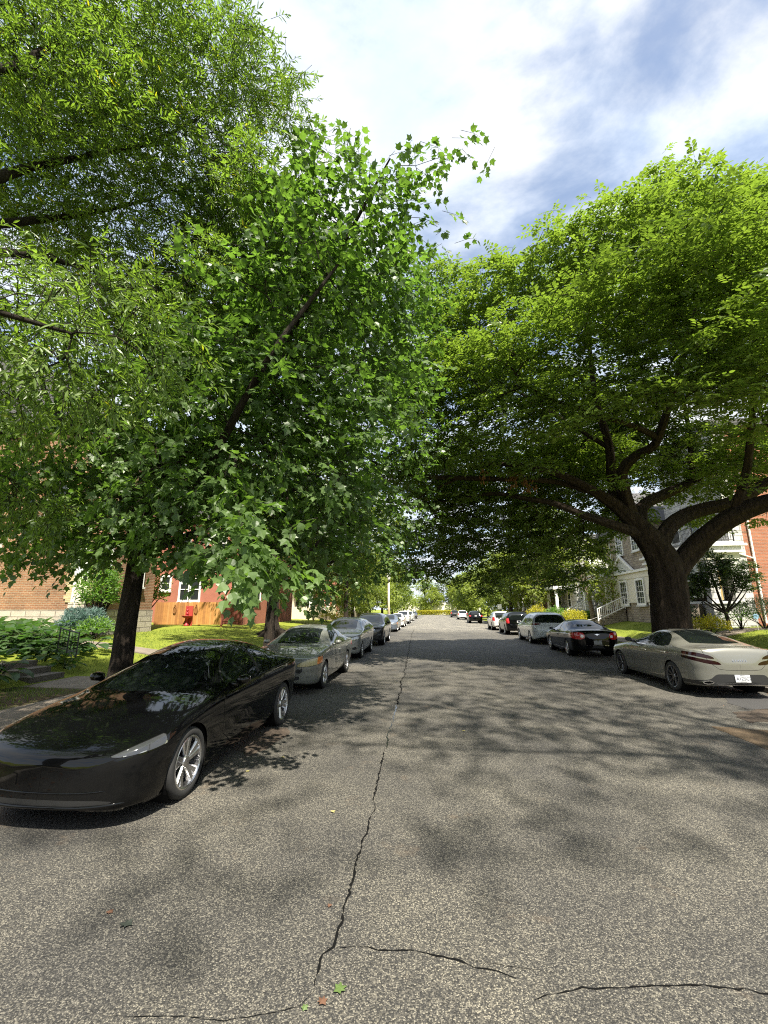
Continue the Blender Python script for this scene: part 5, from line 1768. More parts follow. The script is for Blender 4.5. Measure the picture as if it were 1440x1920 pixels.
mal = right_car(spec_round_lamp_saloon(), 'parked_car', 'shiny black saloon with large red tail lamps holding round clear lamps', 'car', 19.75, black, x=6.40, n=110)
plate(mal, .0, -4.81 / 2 - .004, .60, -1, mtl=mat('dull_temporary_plate', (.22, .22, .21), .6))
b = MB(); b.prism([(-.085, .01), (-.03, .01), (-.03, .028), (.03, .028), (.03, .01), (.085, .01), (.085, -.01), (.03, -.01), (.03, -.028), (-.03, -.028), (-.03, -.01), (-.085, -.01)], 'y', -.004, .004)
o = b.build('boot_badge', CM['chrome'], mal); o.location = (0, -4.81 / 2 + .012, .90); o.rotation_euler = (-.35, 0, 0)
right_car(spec_minivan(), 'parked_car', 'pale silver minivan with a wide dark rear window', 'car', 26.4, pearl, x=6.33, n=90)
esc = right_car(spec_suv(True), 'parked_car', 'boxy black sport utility car with bright red upright tail lamps, beyond the minivan', 'car', 35.2, black, x=6.25, n=90)
plate(esc, 0, -4.70 / 2 + .045, .98, -1)
right_car(spec_suv(True), 'parked_car', 'bright white sport utility car in front of the boxy black one', 'car', 42.3, whitep, x=6.15, n=70)
b2c = right_car(spec_suv(), 'parked_car', 'black crossover standing alone beyond a grassy gap on the right', 'car', 63.0, black, x=5.6, n=60)
plate(b2c, 0, -4.70 / 2 + .045, 1.0, -1)
right_car(spec_suv(True), 'parked_car', 'white pickup-like car beyond the lone black crossover', 'car', 85.0, whitep, x=5.2, n=50)
right_car(spec_suv(True), 'parked_car', 'dark jeep at the far end of the right row', 'car', 106.0, dark2, x=4.7, n=50)
# ---------------------------------------------------------------- trees
BARK = {'dark': bark_material('dark_grey_bark', (0.014, 0.011, 0.009), (0.052, 0.040, 0.030), 5),
        'brown': bark_material('furrowed_brown_bark', (0.012, 0.009, 0.007), (0.060, 0.042, 0.030), 3.6),
        'pale': bark_material('pale_bark', (0.15, 0.12, 0.09), (0.30, 0.25, 0.19), 5)}
LEAFM = {'maple': leaf_material('maple_leaf', (0.056, 0.102, 0.030), (0.118, 0.190, 0.056), (1.6, 1.85, .65), .40),
         'oak': leaf_material('willow_oak_leaf', (0.100, 0.155, 0.036), (0.172, 0.250, 0.066), (1.6, 1.78, .6), .36, (0.46, 0.40, 0.03)),
         'elm': leaf_material('elm_leaf', (0.084, 0.136, 0.027), (0.168, 0.234, 0.052), (1.6, 1.72, .7), .36),
         'far': leaf_material('street_tree_leaf', (0.150, 0.200, 0.034), (0.25, 0.30, 0.06), (1.7, 1.75, .6), .45),
         'far2': leaf_material('dark_street_tree_leaf', (0.095, 0.140, 0.026), (0.16, 0.21, 0.042), (1.7, 1.75, .6), .45),
         'blue': leaf_material('blue_juniper', (0.10, 0.16, 0.15), (0.19, 0.27, 0.25), (1, 1.2, 1), .6),
         'yellow': leaf_material('golden_shrub_leaf', (0.32, 0.31, 0.03), (0.50, 0.46, 0.05), (1.3, 1.3, .4), .5),
         'shrub': leaf_material('shrub_leaf', (0.075, 0.15, 0.03), (0.15, 0.25, 0.05), (1.4, 1.7, .6), .5),
         'dark': leaf_material('dark_shrub_leaf', (0.018, 0.035, 0.018), (0.042, 0.07, 0.03), (1, 1.3, .6), .5),
         'jmaple': leaf_material('dark_maple_leaf', (0.025, 0.045, 0.018), (0.055, 0.085, 0.03), (1.4, 1.6, .6), .45),
         'hosta': leaf_material('hosta_leaf', (0.034, 0.074, 0.026), (0.074, 0.128, 0.046), (1.2, 1.5, .6), .33),
         'dead': leaf_material('dead_brown_leaf', (0.20, 0.09, 0.035), (0.34, 0.18, 0.08), (1, .8, .5), .8),
         'grass': leaf_material('grass_blade', (0.09, 0.15, 0.02), (0.17, 0.23, 0.035), (1.2, 1.3, .5), .6)}

# leaf templates: (lateral, along, up) vertices and triangles; length 1
def _T(v, t): return np.array(v, float), np.array(t, int)
LEAF = {
    'lance': _T([(0, 0, 0), (.11, .35, .03), (0, .5, -.01), (-.11, .35, .03), (.08, .72, .02), (0, 1, -.06), (-.08, .72, .02)],
                [(0, 1, 2), (0, 2, 3), (1, 4, 2), (4, 5, 2), (2, 5, 6), (2, 6, 3)]),
    'lance2': _T([(0, 0, 0), (.10, .5, .03), (0, 1, -.05), (-.10, .5, .03)], [(0, 1, 2), (0, 2, 3)]),
    'ovate': _T([(0, 0, 0), (.25, .38, .05), (.16, .72, .03), (0, 1, -.08), (-.16, .72, .03), (-.25, .38, .05)], [(0, 1, 2), (0, 2, 3), (0, 3, 4), (0, 4, 5)]),
    'ovate2': _T([(0, 0, 0), (.26, .45, .05), (0, 1, -.06), (-.26, .45, .05)], [(0, 1, 2), (0, 2, 3)]),
    'maple': _T([(0, 0, 0), (.22, .04, .04), (.40, .16, .05), (.36, .36, .05), (.56, .62, .02), (.25, .60, .03), (0, 1.0, -.10), (-.25, .60, .03), (-.56, .62, .02), (-.36, .36, .05), (-.40, .16, .05), (-.22, .04, .04), (0, .42, -.02)],
                [(0, 1, 12), (1, 2, 3), (1, 3, 12), (3, 4, 5), (3, 5, 12), (5, 6, 12), (12, 6, 7), (12, 7, 9), (7, 8, 9), (12, 9, 11), (9, 10, 11), (12, 11, 0)]),
    'maple2': _T([(0, 0, 0), (.45, .15, .03), (.22, .38, .02), (.52, .6, 0), (0, 1, -.06), (-.52, .6, 0), (-.22, .38, .02), (-.45, .15, .03)],
                 [(0, 1, 2), (0, 2, 6), (2, 3, 4), (2, 4, 6), (6, 4, 5), (0, 6, 7)]),
    'clump': _T([(0, 0, 0), (.34, .3, .08), (.2, .8, -.05), (0, .62, .1), (-.26, .95, -.08), (-.36, .4, .05)], [(0, 1, 3), (1, 2, 3), (0, 3, 5), (3, 4, 5)]),
}


def nrm(a):
    return a / np.maximum(np.linalg.norm(a, axis=-1, keepdims=True), 1e-9)


def leaves_mesh(name, m, tmpl, P, A, Nn, S, rnd):
    """one mesh of leaves: base points P, axes A, upward normals Nn, lengths S"""
    tv, tt = LEAF[tmpl]
    A = nrm(A)
    X = nrm(np.cross(A, Nn))
    Z = np.cross(X, A)
    V = P[:, None, :] + S[:, None, None] * (tv[None, :, 0, None] * X[:, None, :] + tv[None, :, 1, None] * A[:, None, :] + tv[None, :, 2, None] * Z[:, None, :])
    k = len(tv)
    T = (tt[None, :, :] + (np.arange(len(P)) * k)[:, None, None]).reshape(-1, 3)
    return mesh_tris(name, V.reshape(-1, 3), T, m, rnd=np.repeat(rnd, k))


def tubes_mesh(name, m, chains, k=5, smooth=True):
    """many tapering branches in one mesh; chains = list of (points, radii)"""
    V, T = [], []
    off = 0
    ang = np.linspace(0, 2 * np.pi, k, endpoint=False)
    ca, sa = np.cos(ang), np.sin(ang)
    j = np.arange(k); j2 = (j + 1) % k
    for pts, rad in chains:
        pts = np.asarray(pts, float); rad = np.asarray(rad, float)
        n = len(pts)
        if n < 2: continue
        d = np.empty_like(pts)
        d[1:-1] = pts[2:] - pts[:-2]; d[0] = pts[1] - pts[0]; d[-1] = pts[-1] - pts[-2]
        d = nrm(d)
        ref = np.array([0, 0, 1.0]) if abs(d[0][2]) < .8 else np.array([1.0, 0, 0])
        u = nrm(np.cross(d, ref)); w = np.cross(d, u)
        ring = pts[:, None, :] + rad[:, None, None] * (u[:, None, :] * ca[None, :, None] + w[:, None, :] * sa[None, :, None])
        V.append(ring.reshape(-1, 3))
        for i in range(n - 1):
            a = off + i * k
            T.append(np.stack([a + j, a + j2, a + k + j2], 1)); T.append(np.stack([a + j, a + k + j2, a + k + j], 1))
        off += n * k
    return mesh_tris(name, np.concatenate(V), np.concatenate(T), m, smooth=smooth)


def resample(pts, rad, step):
    pts = np.asarray(pts, float); rad = np.asarray(rad, float)
    s = np.concatenate([[0], np.cumsum(np.linalg.norm(np.diff(pts, axis=0), axis=1))])
    n = max(2, int(s[-1] / step) + 1)
    q = np.linspace(0, s[-1], n)
    out = np.stack([pchip_soft(s, pts[:, i], q) for i in range(3)], 1)
    return out, np.interp(q, s, rad)


def pchip_soft(x, y, q):
    """Catmull-Rom style interpolation"""
    if len(x) < 3: return np.interp(q, x, y)
    d = np.gradient(y, x)
    i = np.clip(np.searchsorted(x, q, side='right') - 1, 0, len(x) - 2)
    h = x[i + 1] - x[i]; t = (q - x[i]) / h
    return (y[i] * (1 + 2 * t) * (1 - t) ** 2 + h * d[i] * t * (1 - t) ** 2 + y[i + 1] * t * t * (3 - 2 * t) + h * d[i + 1] * t * t * (t - 1))


def crown_targets(blobs, spacing, r_, shell=.0):
    """points spread through the blobs' volume, none closer than the spacing"""
    cand = []
    for c, rx, ry, rz in blobs:
        vol = 4.19 * rx * ry * rz
        n = int(vol / spacing ** 3 * 3.2) + 3
        d = nrm(r_.normal(size=(n, 3)))
        rr = (shell + (1 - shell) * r_.random(n)) ** (1 / 2.6)
        cand.append(np.asarray(c) + d * rr[:, None] * np.array([rx, ry, rz]))
    cand = np.concatenate(cand)
    r_.shuffle(cand)
    cell = {}
    keep = []
    s2 = spacing ** 2
    for p in cand:
        key = tuple(np.floor(p / spacing).astype(int))
        ok = True
        for a in (-1, 0, 1):
            for b_ in (-1, 0, 1):
                for c_ in (-1, 0, 1):
                    for q in cell.get((key[0] + a, key[1] + b_, key[2] + c_), ()):
                        if (q[0] - p[0]) ** 2 + (q[1] - p[1]) ** 2 + (q[2] - p[2]) ** 2 < s2:
                            ok = False; break
                    if not ok: break
                if not ok: break
            if not ok: break
        if ok:
            cell.setdefault(key, []).append(p); keep.append(p)
    return np.array(keep)


def grow(skel, targets, seg, r_, tip=.006, expo=2.35, bend=.10, rmax=.09):
    """joins every target to the nearest earlier branch, so that twigs meet branches and branches meet limbs"""
    P = [p for pts, rad in skel for p in pts]
    Rk = [r for pts, rad in skel for r in rad]
    n0 = len(P)
    cap = n0 + len(targets) * 14
    A = np.zeros((cap, 3)); A[:n0] = P
    path = np.zeros(cap)
    par = np.full(cap, -1)
    cnt = n0
    from mathutils import kdtree
    kd = kdtree.KDTree(n0)
    for i in range(n0): kd.insert(P[i], i)
    kd.balance()
    d0 = np.array([kd.find(t)[2] for t in targets])
    chains, tips, dirs = [], [], []
    for ti in np.argsort(d0):
        t = targets[ti]
        dd = np.linalg.norm(A[:cnt] - t, axis=1) + .22 * path[:cnt]
        i = int(np.argmin(dd))
        a = A[i]
        L_ = np.linalg.norm(t - a)
        n = max(2, int(L_ / seg) + 1)
        s = np.linspace(0, 1, n + 1)[1:]
        side_ = r_.normal(size=3) * bend * L_
        pts = a + (t - a) * s[:, None] + np.sin(np.pi * s)[:, None] * (side_ + np.array([0, 0, .10 * L_]))
        ids = [i]
        for p in pts:
            if cnt >= cap: break
            A[cnt] = p; path[cnt] = path[ids[-1]] + L_ / n; par[cnt] = ids[-1]
            ids.append(cnt); cnt += 1
        chains.append(ids)
        tips.append(t); dirs.append(pts[-1] - (pts[-2] if len(pts) > 1 else a))
    rad = np.zeros(cap)
    for i in range(cnt - 1, n0 - 1, -1):
        rad[i] = max(rad[i], tip ** expo)
        if par[i] >= n0: rad[par[i]] += rad[i]
    rad = np.minimum(rad ** (1 / expo), rmax)
    out = []
    for ids in chains:
        r0 = rad[ids[1]] * 1.05
        out.append((A[ids], np.concatenate([[r0], rad[ids[1:]]])))
    return out, np.array(tips), nrm(np.array(dirs))


def sprays(tips, dirs, center, r_, per, spread, length, nleaf, leaf, petiole=.0, droop=.25, flat=.5, alt=.75, jit=.35, lsize=(.8, 1.2), updir=.1, zs=.75):
    """leafy twigs round every branch tip: returns leaf bases, axes, normals, sizes and the twigs themselves"""
    n = len(tips) * per
    o = np.repeat(tips, per, 0) + r_.normal(size=(n, 3)) * spread * np.array([1, 1, zs])
    out = nrm(np.repeat(tips, per, 0) - center)
    d = nrm(np.repeat(dirs, per, 0) * .5 + out * .5 + r_.normal(size=(n, 3)) * .75)
    d[:, 2] = d[:, 2] * (1 - flat) + updir - droop * r_.random(n)
    d = nrm(d)
    up = np.array([0, 0, 1.0]) + r_.normal(size=(n, 3)) * .28 + out * .25
    lat = nrm(np.cross(d, up)); up = np.cross(lat, d)
    ln = length * r_.uniform(.6, 1.25, n)
    base_r = r_.random(n)
    P, A, Nn, S, Rn = [], [], [], [], []
    for k in range(nleaf):
        f = (k + .6) / nleaf
        s_ = (-1.0 if k % 2 else 1.0)
        term = (k == nleaf - 1)
        pos = o + d * (ln * f)[:, None] - np.array([0, 0, 1.0]) * (ln * f * f * droop * .6)[:, None]
        ax = d * (1.0 if term else (1 - alt * .45)) + lat * (0 if term else s_ * alt) + r_.normal(size=(n, 3)) * jit * .6
        ax[:, 2] -= droop * r_.uniform(.3, 1.5, n)
        ax = nrm(ax)
        P.append(pos + ax * petiole); A.append(ax)
        Nn.append(nrm(up + r_.normal(size=(n, 3)) * jit))
        S.append(leaf * r_.uniform(lsize[0], lsize[1], n))
        Rn.append(np.clip(base_r * .55 + r_.random(n) * .5, 0, 1))
    tw = np.stack([o - d * .12, o + d * (ln * .5)[:, None], o + d * ln[:, None] - np.array([0, 0, 1.0]) * (ln * droop * .5)[:, None]], 1)
    return np.concatenate(P), np.concatenate(A), np.concatenate(Nn), np.concatenate(S), np.concatenate(Rn), tw


def twig_mesh(name, m, tw, r0=.004):
    """thin three-sided twigs"""
    n = len(tw)
    d = nrm(tw[:, -1] - tw[:, 0])
    u = nrm(np.cross(d, np.array([.3, .2, 1.0]))); w = np.cross(d, u)
    rings = []
    for i, rr in enumerate((r0, r0 * .7, r0 * .3)):
        for a in (0, 2.094, 4.189):
            rings.append(tw[:, i] + (u * math.cos(a) + w * math.sin(a)) * rr)
    V = np.stack(rings, 1).reshape(-1, 3)
    t = []
    for i in range(2):
        for j in range(3):
            a, b_, c_, e_ = i * 3 + j, i * 3 + (j + 1) % 3, i * 3 + 3 + (j + 1) % 3, i * 3 + 3 + j
            t += [(a, b_, c_), (a, c_, e_)]
    T = (np.array(t)[None] + (np.arange(n) * 9)[:, None, None]).reshape(-1, 3)
    return mesh_tris(name, V, T, m)


def trunk_mesh(name, m, limbs, k=20, bumps=.06, seed=1, flare=None):
    """trunk and main limbs: thick, ridged, flared at the foot"""
    r_ = np.random.default_rng(seed)
    V, T = [], []
    off = 0
    ang = np.linspace(0, 2 * np.pi, k, endpoint=False)
    for pts, rad in limbs:
        n = len(pts)
        d = np.empty_like(pts); d[1:-1] = pts[2:] - pts[:-2]; d[0] = pts[1] - pts[0]; d[-1] = pts[-1] - pts[-2]
        d = nrm(d)
        u = np.zeros_like(d)
        ref = np.array([1.0, 0, 0]) if abs(d[0][0]) < .8 else np.array([0, 1.0, 0])
        prev = ref
        for i in range(n):
            q = prev - d[i] * np.dot(prev, d[i]); q /= np.linalg.norm(q); u[i] = q; prev = q
        w = np.cross(d, u)
        ph = r_.random(4) * 6.28
        prof = 1 + bumps * (np.sin(3 * ang + ph[0]) * .6 + np.sin(5 * ang + ph[1]) * .5 + np.sin(8 * ang + ph[2]) * .35)
        rr = rad[:, None] * prof[None, :] * (1 + r_.normal(size=(n, k)) * bumps * .25)
        ring = pts[:, None, :] + rr[..., None] * (u[:, None, :] * np.cos(ang)[None, :, None] + w[:, None, :] * np.sin(ang)[None, :, None])
        V.append(ring.reshape(-1, 3))
        j = np.arange(k); j2 = (j + 1) % k
        for i in range(n - 1):
            a = off + i * k
            T.append(np.stack([a + j, a + j2, a + k + j2], 1)); T.append(np.stack([a + j, a + k + j2, a + k + j], 1))
        off += n * k
    return mesh_tris(name, np.concatenate(V), np.concatenate(T), m, smooth=True)


def blob(u, v, Y, rx, ry=None, rz=None):
    return (at(u, v, Y), rx, ry or rx, rz or rx * .85)


def build_tree(name, label, cat, base, limbs, blobs, leafm, tmpl, bark, seed, spacing, per, spread, length, nleaf, leaf, group=None, seg=.5, twigs=True, bumps=.05, trunk_k=16, shell=0.0, tip=.006, rmax=.09, **kw):
    r_ = np.random.default_rng(seed)
    t = thing(name, label, cat, tuple(base), 0, group)
    b0 = np.asarray(base, float)
    L_ = [resample(np.asarray(p, float) - b0, r, .30) for p, r in limbs]
    link_mesh('trunk', trunk_mesh('trunk', BARK[bark], L_, trunk_k, bumps, seed), t)
    bl = [(np.asarray(c) - b0, rx, ry, rz) for c, rx, ry, rz in blobs]
    tg = crown_targets(bl, spacing, r_, shell)
    ch, tips, dirs = grow(L_, tg, seg, r_, tip=tip, rmax=rmax)
    link_mesh('branches', tubes_mesh('branches', BARK[bark], ch, 5), t)
    cen = tips.mean(0) * np.array([1, 1, .8])
    P, A, Nn, S, Rn, tw = sprays(tips, dirs, cen, r_, per, spread, length, nleaf, leaf, **kw)
    cr = link_mesh('crown', leaves_mesh('crown', LEAFM[leafm], tmpl, P, A, Nn, S, Rn), t)
    if twigs:
        link_mesh('twigs', twig_mesh('twigs', BARK[bark], tw), t)
    return t, len(P)


NL = {}
# ---- maple beside the nearest left car
mb0 = np.array([-5.38, 7.15, .15])
ml = [([(-5.42, 7.15, .0), (-5.40, 7.15, .12)] + [tuple(at(u, v, 7.15)) for u, v in ((228, 1240), (237, 1170), (247, 1110), (258, 1040), (272, 960), (300, 860), (340, 740), (390, 600), (440, 470))], [.26, .21, .175, .165, .155, .145, .125, .095, .06, .035, .015]),
      ([tuple(at(256, 1050, 7.15)), (-4.3, 6.6, 3.2), (-3.3, 5.8, 4.0), (-2.3, 5.2, 5.2), (-1.3, 5.4, 7.0)], [.09, .075, .06, .045, .02]),
      ([tuple(at(262, 1010, 7.15)), (-5.6, 6.6, 4.3), (-6.6, 6.2, 5.4), (-7.2, 6.4, 6.5)], [.09, .07, .05, .025]),
      ([tuple(at(285, 910, 7.15)), (-3.9, 7.2, 5.4), (-2.6, 7.0, 7.0), (-1.4, 6.6, 8.8), (-.6, 6.2, 9.9)], [.09, .075, .055, .035, .015]),
      ([tuple(at(258, 1040, 7.15)), (-4.1, 8.0, 3.6), (-2.9, 8.6, 4.4), (-1.7, 8.8, 5.2)], [.08, .065, .045, .02]),
      ([tuple(at(260, 1025, 7.15)), (-5.4, 8.1, 4.0), (-5.8, 9.0, 5.2)], [.07, .05, .025])]
mbl = [blob(520, 560, 5.8, .65), blob(470, 690, 5.6, .65), blob(410, 790, 5.7, .6), blob(470, 480, 7.4, 1.2), blob(590, 420, 6.4, 1.1), blob(690, 410, 6.3, .8), blob(330, 640, 7.6, 1.4), blob(550, 590, 6.4, 1.5), blob(690, 560, 6.6, 1.0),
       blob(470, 760, 6.2, 1.5), blob(610, 790, 6.5, 1.2), blob(330, 800, 7, 1.5), blob(180, 900, 7.5, 1.2, rz=.8), blob(400, 940, 5.8, 1.1), blob(560, 930, 6.6, 1.15),
       blob(450, 1040, 5.2, .55), blob(560, 1040, 7.4, .8), blob(120, 1010, 8, .9, rz=.45), blob(650, 950, 8, .75), blob(575, 260, 6.2, .20, rz=.60), blob(640, 310, 6.2, .35), blob(730, 720, 7, .7),
       blob(770, 330, 6.1, .42, rz=.35), blob(840, 300, 6.2, .20), blob(800, 430, 6.4, .30), blob(240, 970, 6.6, .9, rz=.6), blob(330, 1010, 6.5, .7, rz=.35), blob(60, 970, 7.4, .9, rz=.6), blob(170, 1010, 7, .7, rz=.4), blob(230, 950, 7, .9), blob(20, 1030, 7.6, .5, rz=.3), blob(100, 880, 7, .9, rz=.6), blob(40, 840, 6.2, .8), blob(130, 820, 6.6, .8), blob(0, 900, 6.2, .7), blob(60, 1035, 7.4, .5, rz=.3)]
t, NL['mapleA'] = build_tree('maple_tree', 'maple tree behind the nearest black car, its drooping lobed leaves filling the left centre', 'tree', mb0, ml, mbl, 'maple', 'maple', 'dark', 11,
    .42, 8, .20, .34, 6, .118, petiole=.045, droop=.45, flat=.35, alt=.8, jit=.42, seg=.3, tip=.0045)
# low hanging bough in front of the silver saloon
r_ = np.random.default_rng(5)
bp_ = [(-2.8, 5.6, 4.0), (-2.5, 5.1, 3.35), (-2.2, 4.7, 2.8), (-2.02, 4.4, 2.45), (-1.90, 4.2, 2.2)]
bp2 = [(-2.2, 4.7, 2.8), (-1.95, 4.65, 2.6), (-1.70, 4.7, 2.42), (-1.50, 4.75, 2.30)]
ch = [(np.array(p) - mb0, np.linspace(.02, .004, len(p))) for p in (bp_, bp2)]
link_mesh('low_bough', tubes_mesh('low_bough', BARK['dark'], [resample(p, r, .12) for p, r in ch], 6), t)
tips = np.concatenate([resample(p, r, .16)[0][2:] for p, r in ch])
P, A, Nn, S, Rn, tw = sprays(tips, np.tile([.25, -.35, -.6], (len(tips), 1)), np.array([2.6, -2.4, 3.5]), r_, 6, .11, .24, 5, .115, petiole=.05, droop=.6, flat=.3, jit=.4)
link_mesh('low_bough_leaves', leaves_mesh('low_bough_leaves', LEAFM['maple'], 'maple', P, A, Nn, S, np.clip(Rn + .25, 0, 1)), t)

# ---- second maple, behind the silver saloon
sb0 = np.array([-5.4, 14.1, .15])
sl = [([(-5.4, 14.1, 0), (-5.4, 14.1, .2), (-5.4, 14.1, 1.2), (-5.35, 14.1, 2.4), (-5.2, 14.1, 4.2), (-5.0, 14.1, 6.5), (-4.8, 14.0, 9.5)], [.26, .20, .165, .15, .12, .08, .03]),
      ([(-5.35, 14.1, 2.6), (-4.2, 13.7, 3.6), (-2.8, 13.5, 4.8), (-1.4, 13.6, 6.0)], [.09, .07, .05, .02]),
      ([(-5.3, 14.1, 3.2), (-5.6, 13.2, 4.8), (-6.0, 12.6, 6.5)], [.08, .06, .03]),
      ([(-5.2, 14.1, 4.0), (-4.2, 14.8, 5.6), (-3.0, 15.4, 7.4)], [.08, .06, .03]),
      ([(-5.3, 14.1, 2.9), (-4.0, 15.0, 3.4), (-2.6, 15.8, 4.0)], [.07, .05, .02])]
sbl = [blob(560, 720, 14.5, 2.4), blob(690, 700, 14, 2.2), blob(620, 880, 14, 2.1), blob(690, 960, 14.5, 1.5), blob(735, 830, 14, 1.5), blob(560, 1000, 14.5, 1.6, rz=1.1),
       blob(470, 1020, 15, 1.4, rz=1), blob(660, 1045, 15, 1.1, rz=.6), blob(620, 560, 14.5, 2.2), blob(740, 600, 14.5, 1.6), blob(420, 900, 16, 2), blob(760, 520, 15, 1.1), blob(590, 1085, 14, .8, rz=.4), blob(480, 620, 16, 2), blob(730, 980, 14.5, 1.0), blob(690, 1050, 15, .8, rz=.5), blob(760, 920, 15, .8), blob(715, 1015, 14.5, .8), blob(745, 1055, 15, .6), blob(690, 1085, 15, .6, rz=.4), blob(770, 980, 15.5, .6), blob(800, 580, 15, 1.1), blob(795, 660, 15, 1.1), blob(800, 500, 15.5, .7), blob(790, 740, 15, .9), blob(520, 1095, 13.5, .6, rz=.35), blob(565, 1118, 13.4, .45, rz=.25), blob(470, 1110, 13.8, .5, rz=.3)]
t, NL['mapleB'] = build_tree('maple_tree', 'second maple behind the dull silver saloon, its dark crown meeting the big tree', 'tree', sb0, sl, sbl, 'maple', 'maple2', 'dark', 12,
    .62, 9, .30, .42, 6, .135, petiole=.04, droop=.4, flat=.35, alt=.8, jit=.45, seg=.4)

# ---- willow oak at the left edge; its trunk stands outside the photo
ob0 = np.array([-5.6, 1.2, .14])
ol = [([(-5.6, 1.2, 0), (-5.6, 1.2, .3), (-5.6, 1.2, 1.5), (-5.55, 1.25, 4), (-5.45, 1.3, 7), (-5.3, 1.3, 10.5), (-5.2, 1.3, 14.5)], [.55, .42, .34, .30, .22, .13, .04]),
      ([(-5.55, 1.25, 4.4)] + [tuple(at(u, v, Y)) for u, v, Y in ((-60, 470, 4.0), (60, 478, 4.8), (150, 500, 5.6), (240, 520, 6.2))], [.10, .075, .05, .035, .015]),
      ([(-5.5, 1.25, 5.0)] + [tuple(at(u, v, Y)) for u, v, Y in ((-60, 420, 4.2), (70, 412, 5.2), (190, 395, 6.0), (300, 370, 6.6))], [.10, .075, .055, .04, .015]),
      ([(-5.5, 1.3, 6.0)] + [tuple(at(u, v, Y)) for u, v, Y in ((-40, 340, 4.2), (60, 312, 4.8), (180, 290, 5.6), (280, 268, 6.0), (365, 225, 6.2), (440, 180, 6.4))], [.11, .08, .06, .045, .035, .02, .01]),
      ([(-5.4, 1.3, 8.0)] + [tuple(at(u, v, Y)) for u, v, Y in ((-20, 130, 3.8), (90, 90, 4.4), (160, 60, 4.8), (220, 10, 5.0))], [.09, .06, .045, .03, .015]),
      ([(-5.5, 1.3, 6.5), (-4.4, .4, 8.4), (-3.0, -.4, 10.0), (-1.8, -.8, 11)], [.14, .10, .06, .03]),
      ([(-5.4, 1.3, 9.0), (-4.4, 1.0, 11.0), (-3.2, .8, 12.6)], [.11, .07, .03]),
      ([(-5.55, 1.25, 4.6), (-4.9, 1.9, 4.6), (-4.2, 2.6, 4.5), (-3.3, 3.2, 4.4)], [.08, .06, .04, .015]),
      ([(-5.5, 1.25, 5.5), (-6.8, 2.8, 6.8), (-8.2, 4.4, 8)], [.12, .08, .03])]
obl = [blob(90, 90, 4.8, 1.6), blob(280, 90, 5.2, 1.4), blob(170, 230, 5.0, 1.3), blob(430, 150, 5.9, 1.0), blob(510, 190, 6.0, .65), blob(60, 330, 5.2, 1.3), blob(300, 270, 5.8, 1.3), blob(480, 350, 5.8, .75), blob(400, 520, 5.9, .7), blob(200, 560, 5.6, .8), blob(300, 590, 5.4, .55),
       blob(420, 280, 6.4, .8), blob(120, 430, 6.2, 1.1), blob(270, 470, 6.4, 1.1), blob(380, 440, 6.8, .8), blob(40, 620, 3.5, .70), blob(150, 650, 3.5, .60, rz=.5), blob(260, 670, 3.7, .55, rz=.45), blob(330, 690, 3.9, .35),
       blob(-60, 560, 3.8, .9), blob(100, 600, 3.4, .55, rz=.4), blob(220, 620, 3.5, .5, rz=.35), blob(60, 700, 3.4, .5, rz=.35), blob(150, 720, 3.6, .45, rz=.3), blob(290, 710, 3.7, .4, rz=.25),  blob(40, 760, 4.3, .6, rz=.4), blob(200, 740, 4.2, .5, rz=.35), blob(20, 930, 5.0, .6, rz=.4), blob(90, 970, 5.6, .5, rz=.35), blob(440, 70, 6.0, .45), blob(550, 150, 6.4, .3), blob(380, 340, 6.6, .8)]
NEAR = 760
t, NL['oakA'] = build_tree('willow_oak', 'willow oak with narrow pale leaves reaching in from the left edge', 'tree', ob0, ol, obl, 'oak', 'lance', 'dark', 13,
      .34, 11, .17, .28, 9, .108, droop=.35, flat=.3, alt=.62, jit=.45, seg=.3, tip=.004, lsize=(.7, 1.3))
# the rest of its crown, over and behind the camera, is coarser
r_ = np.random.default_rng(3)
over = [((-5.4, .4, 11.5), 2.2, 2.0, 1.8), ((-6.2, -2.2, 9.5), 2.4, 2.2, 1.8), ((-3.4, -3.2, 11.0), 1.8, 1.8, 1.2), ((-8.0, 3.0, 8.5), 2.2, 2.2, 2.0)]
tg = crown_targets([(np.array(c) - ob0, a, b_, c_) for c, a, b_, c_ in over], .75, r_)
skel = [resample(np.asarray(p, float) - ob0, r, .5) for p, r in ol]
ch, tips, dirs = grow(skel, tg, .6, r_)
link_mesh('upper_branches', tubes_mesh('upper_branches', BARK['dark'], ch, 4), t)
P, A, Nn, S, Rn, tw = sprays(tips, dirs, tips.mean(0), r_, 9, .38, .45, 7, .17, droop=.35, flat=.3, jit=.45)
link_mesh('upper_crown', leaves_mesh('upper_crown', LEAFM['oak'], 'lance2', P, A, Nn, S * 1.15, Rn), t)
NL['oakB'] = len(P)

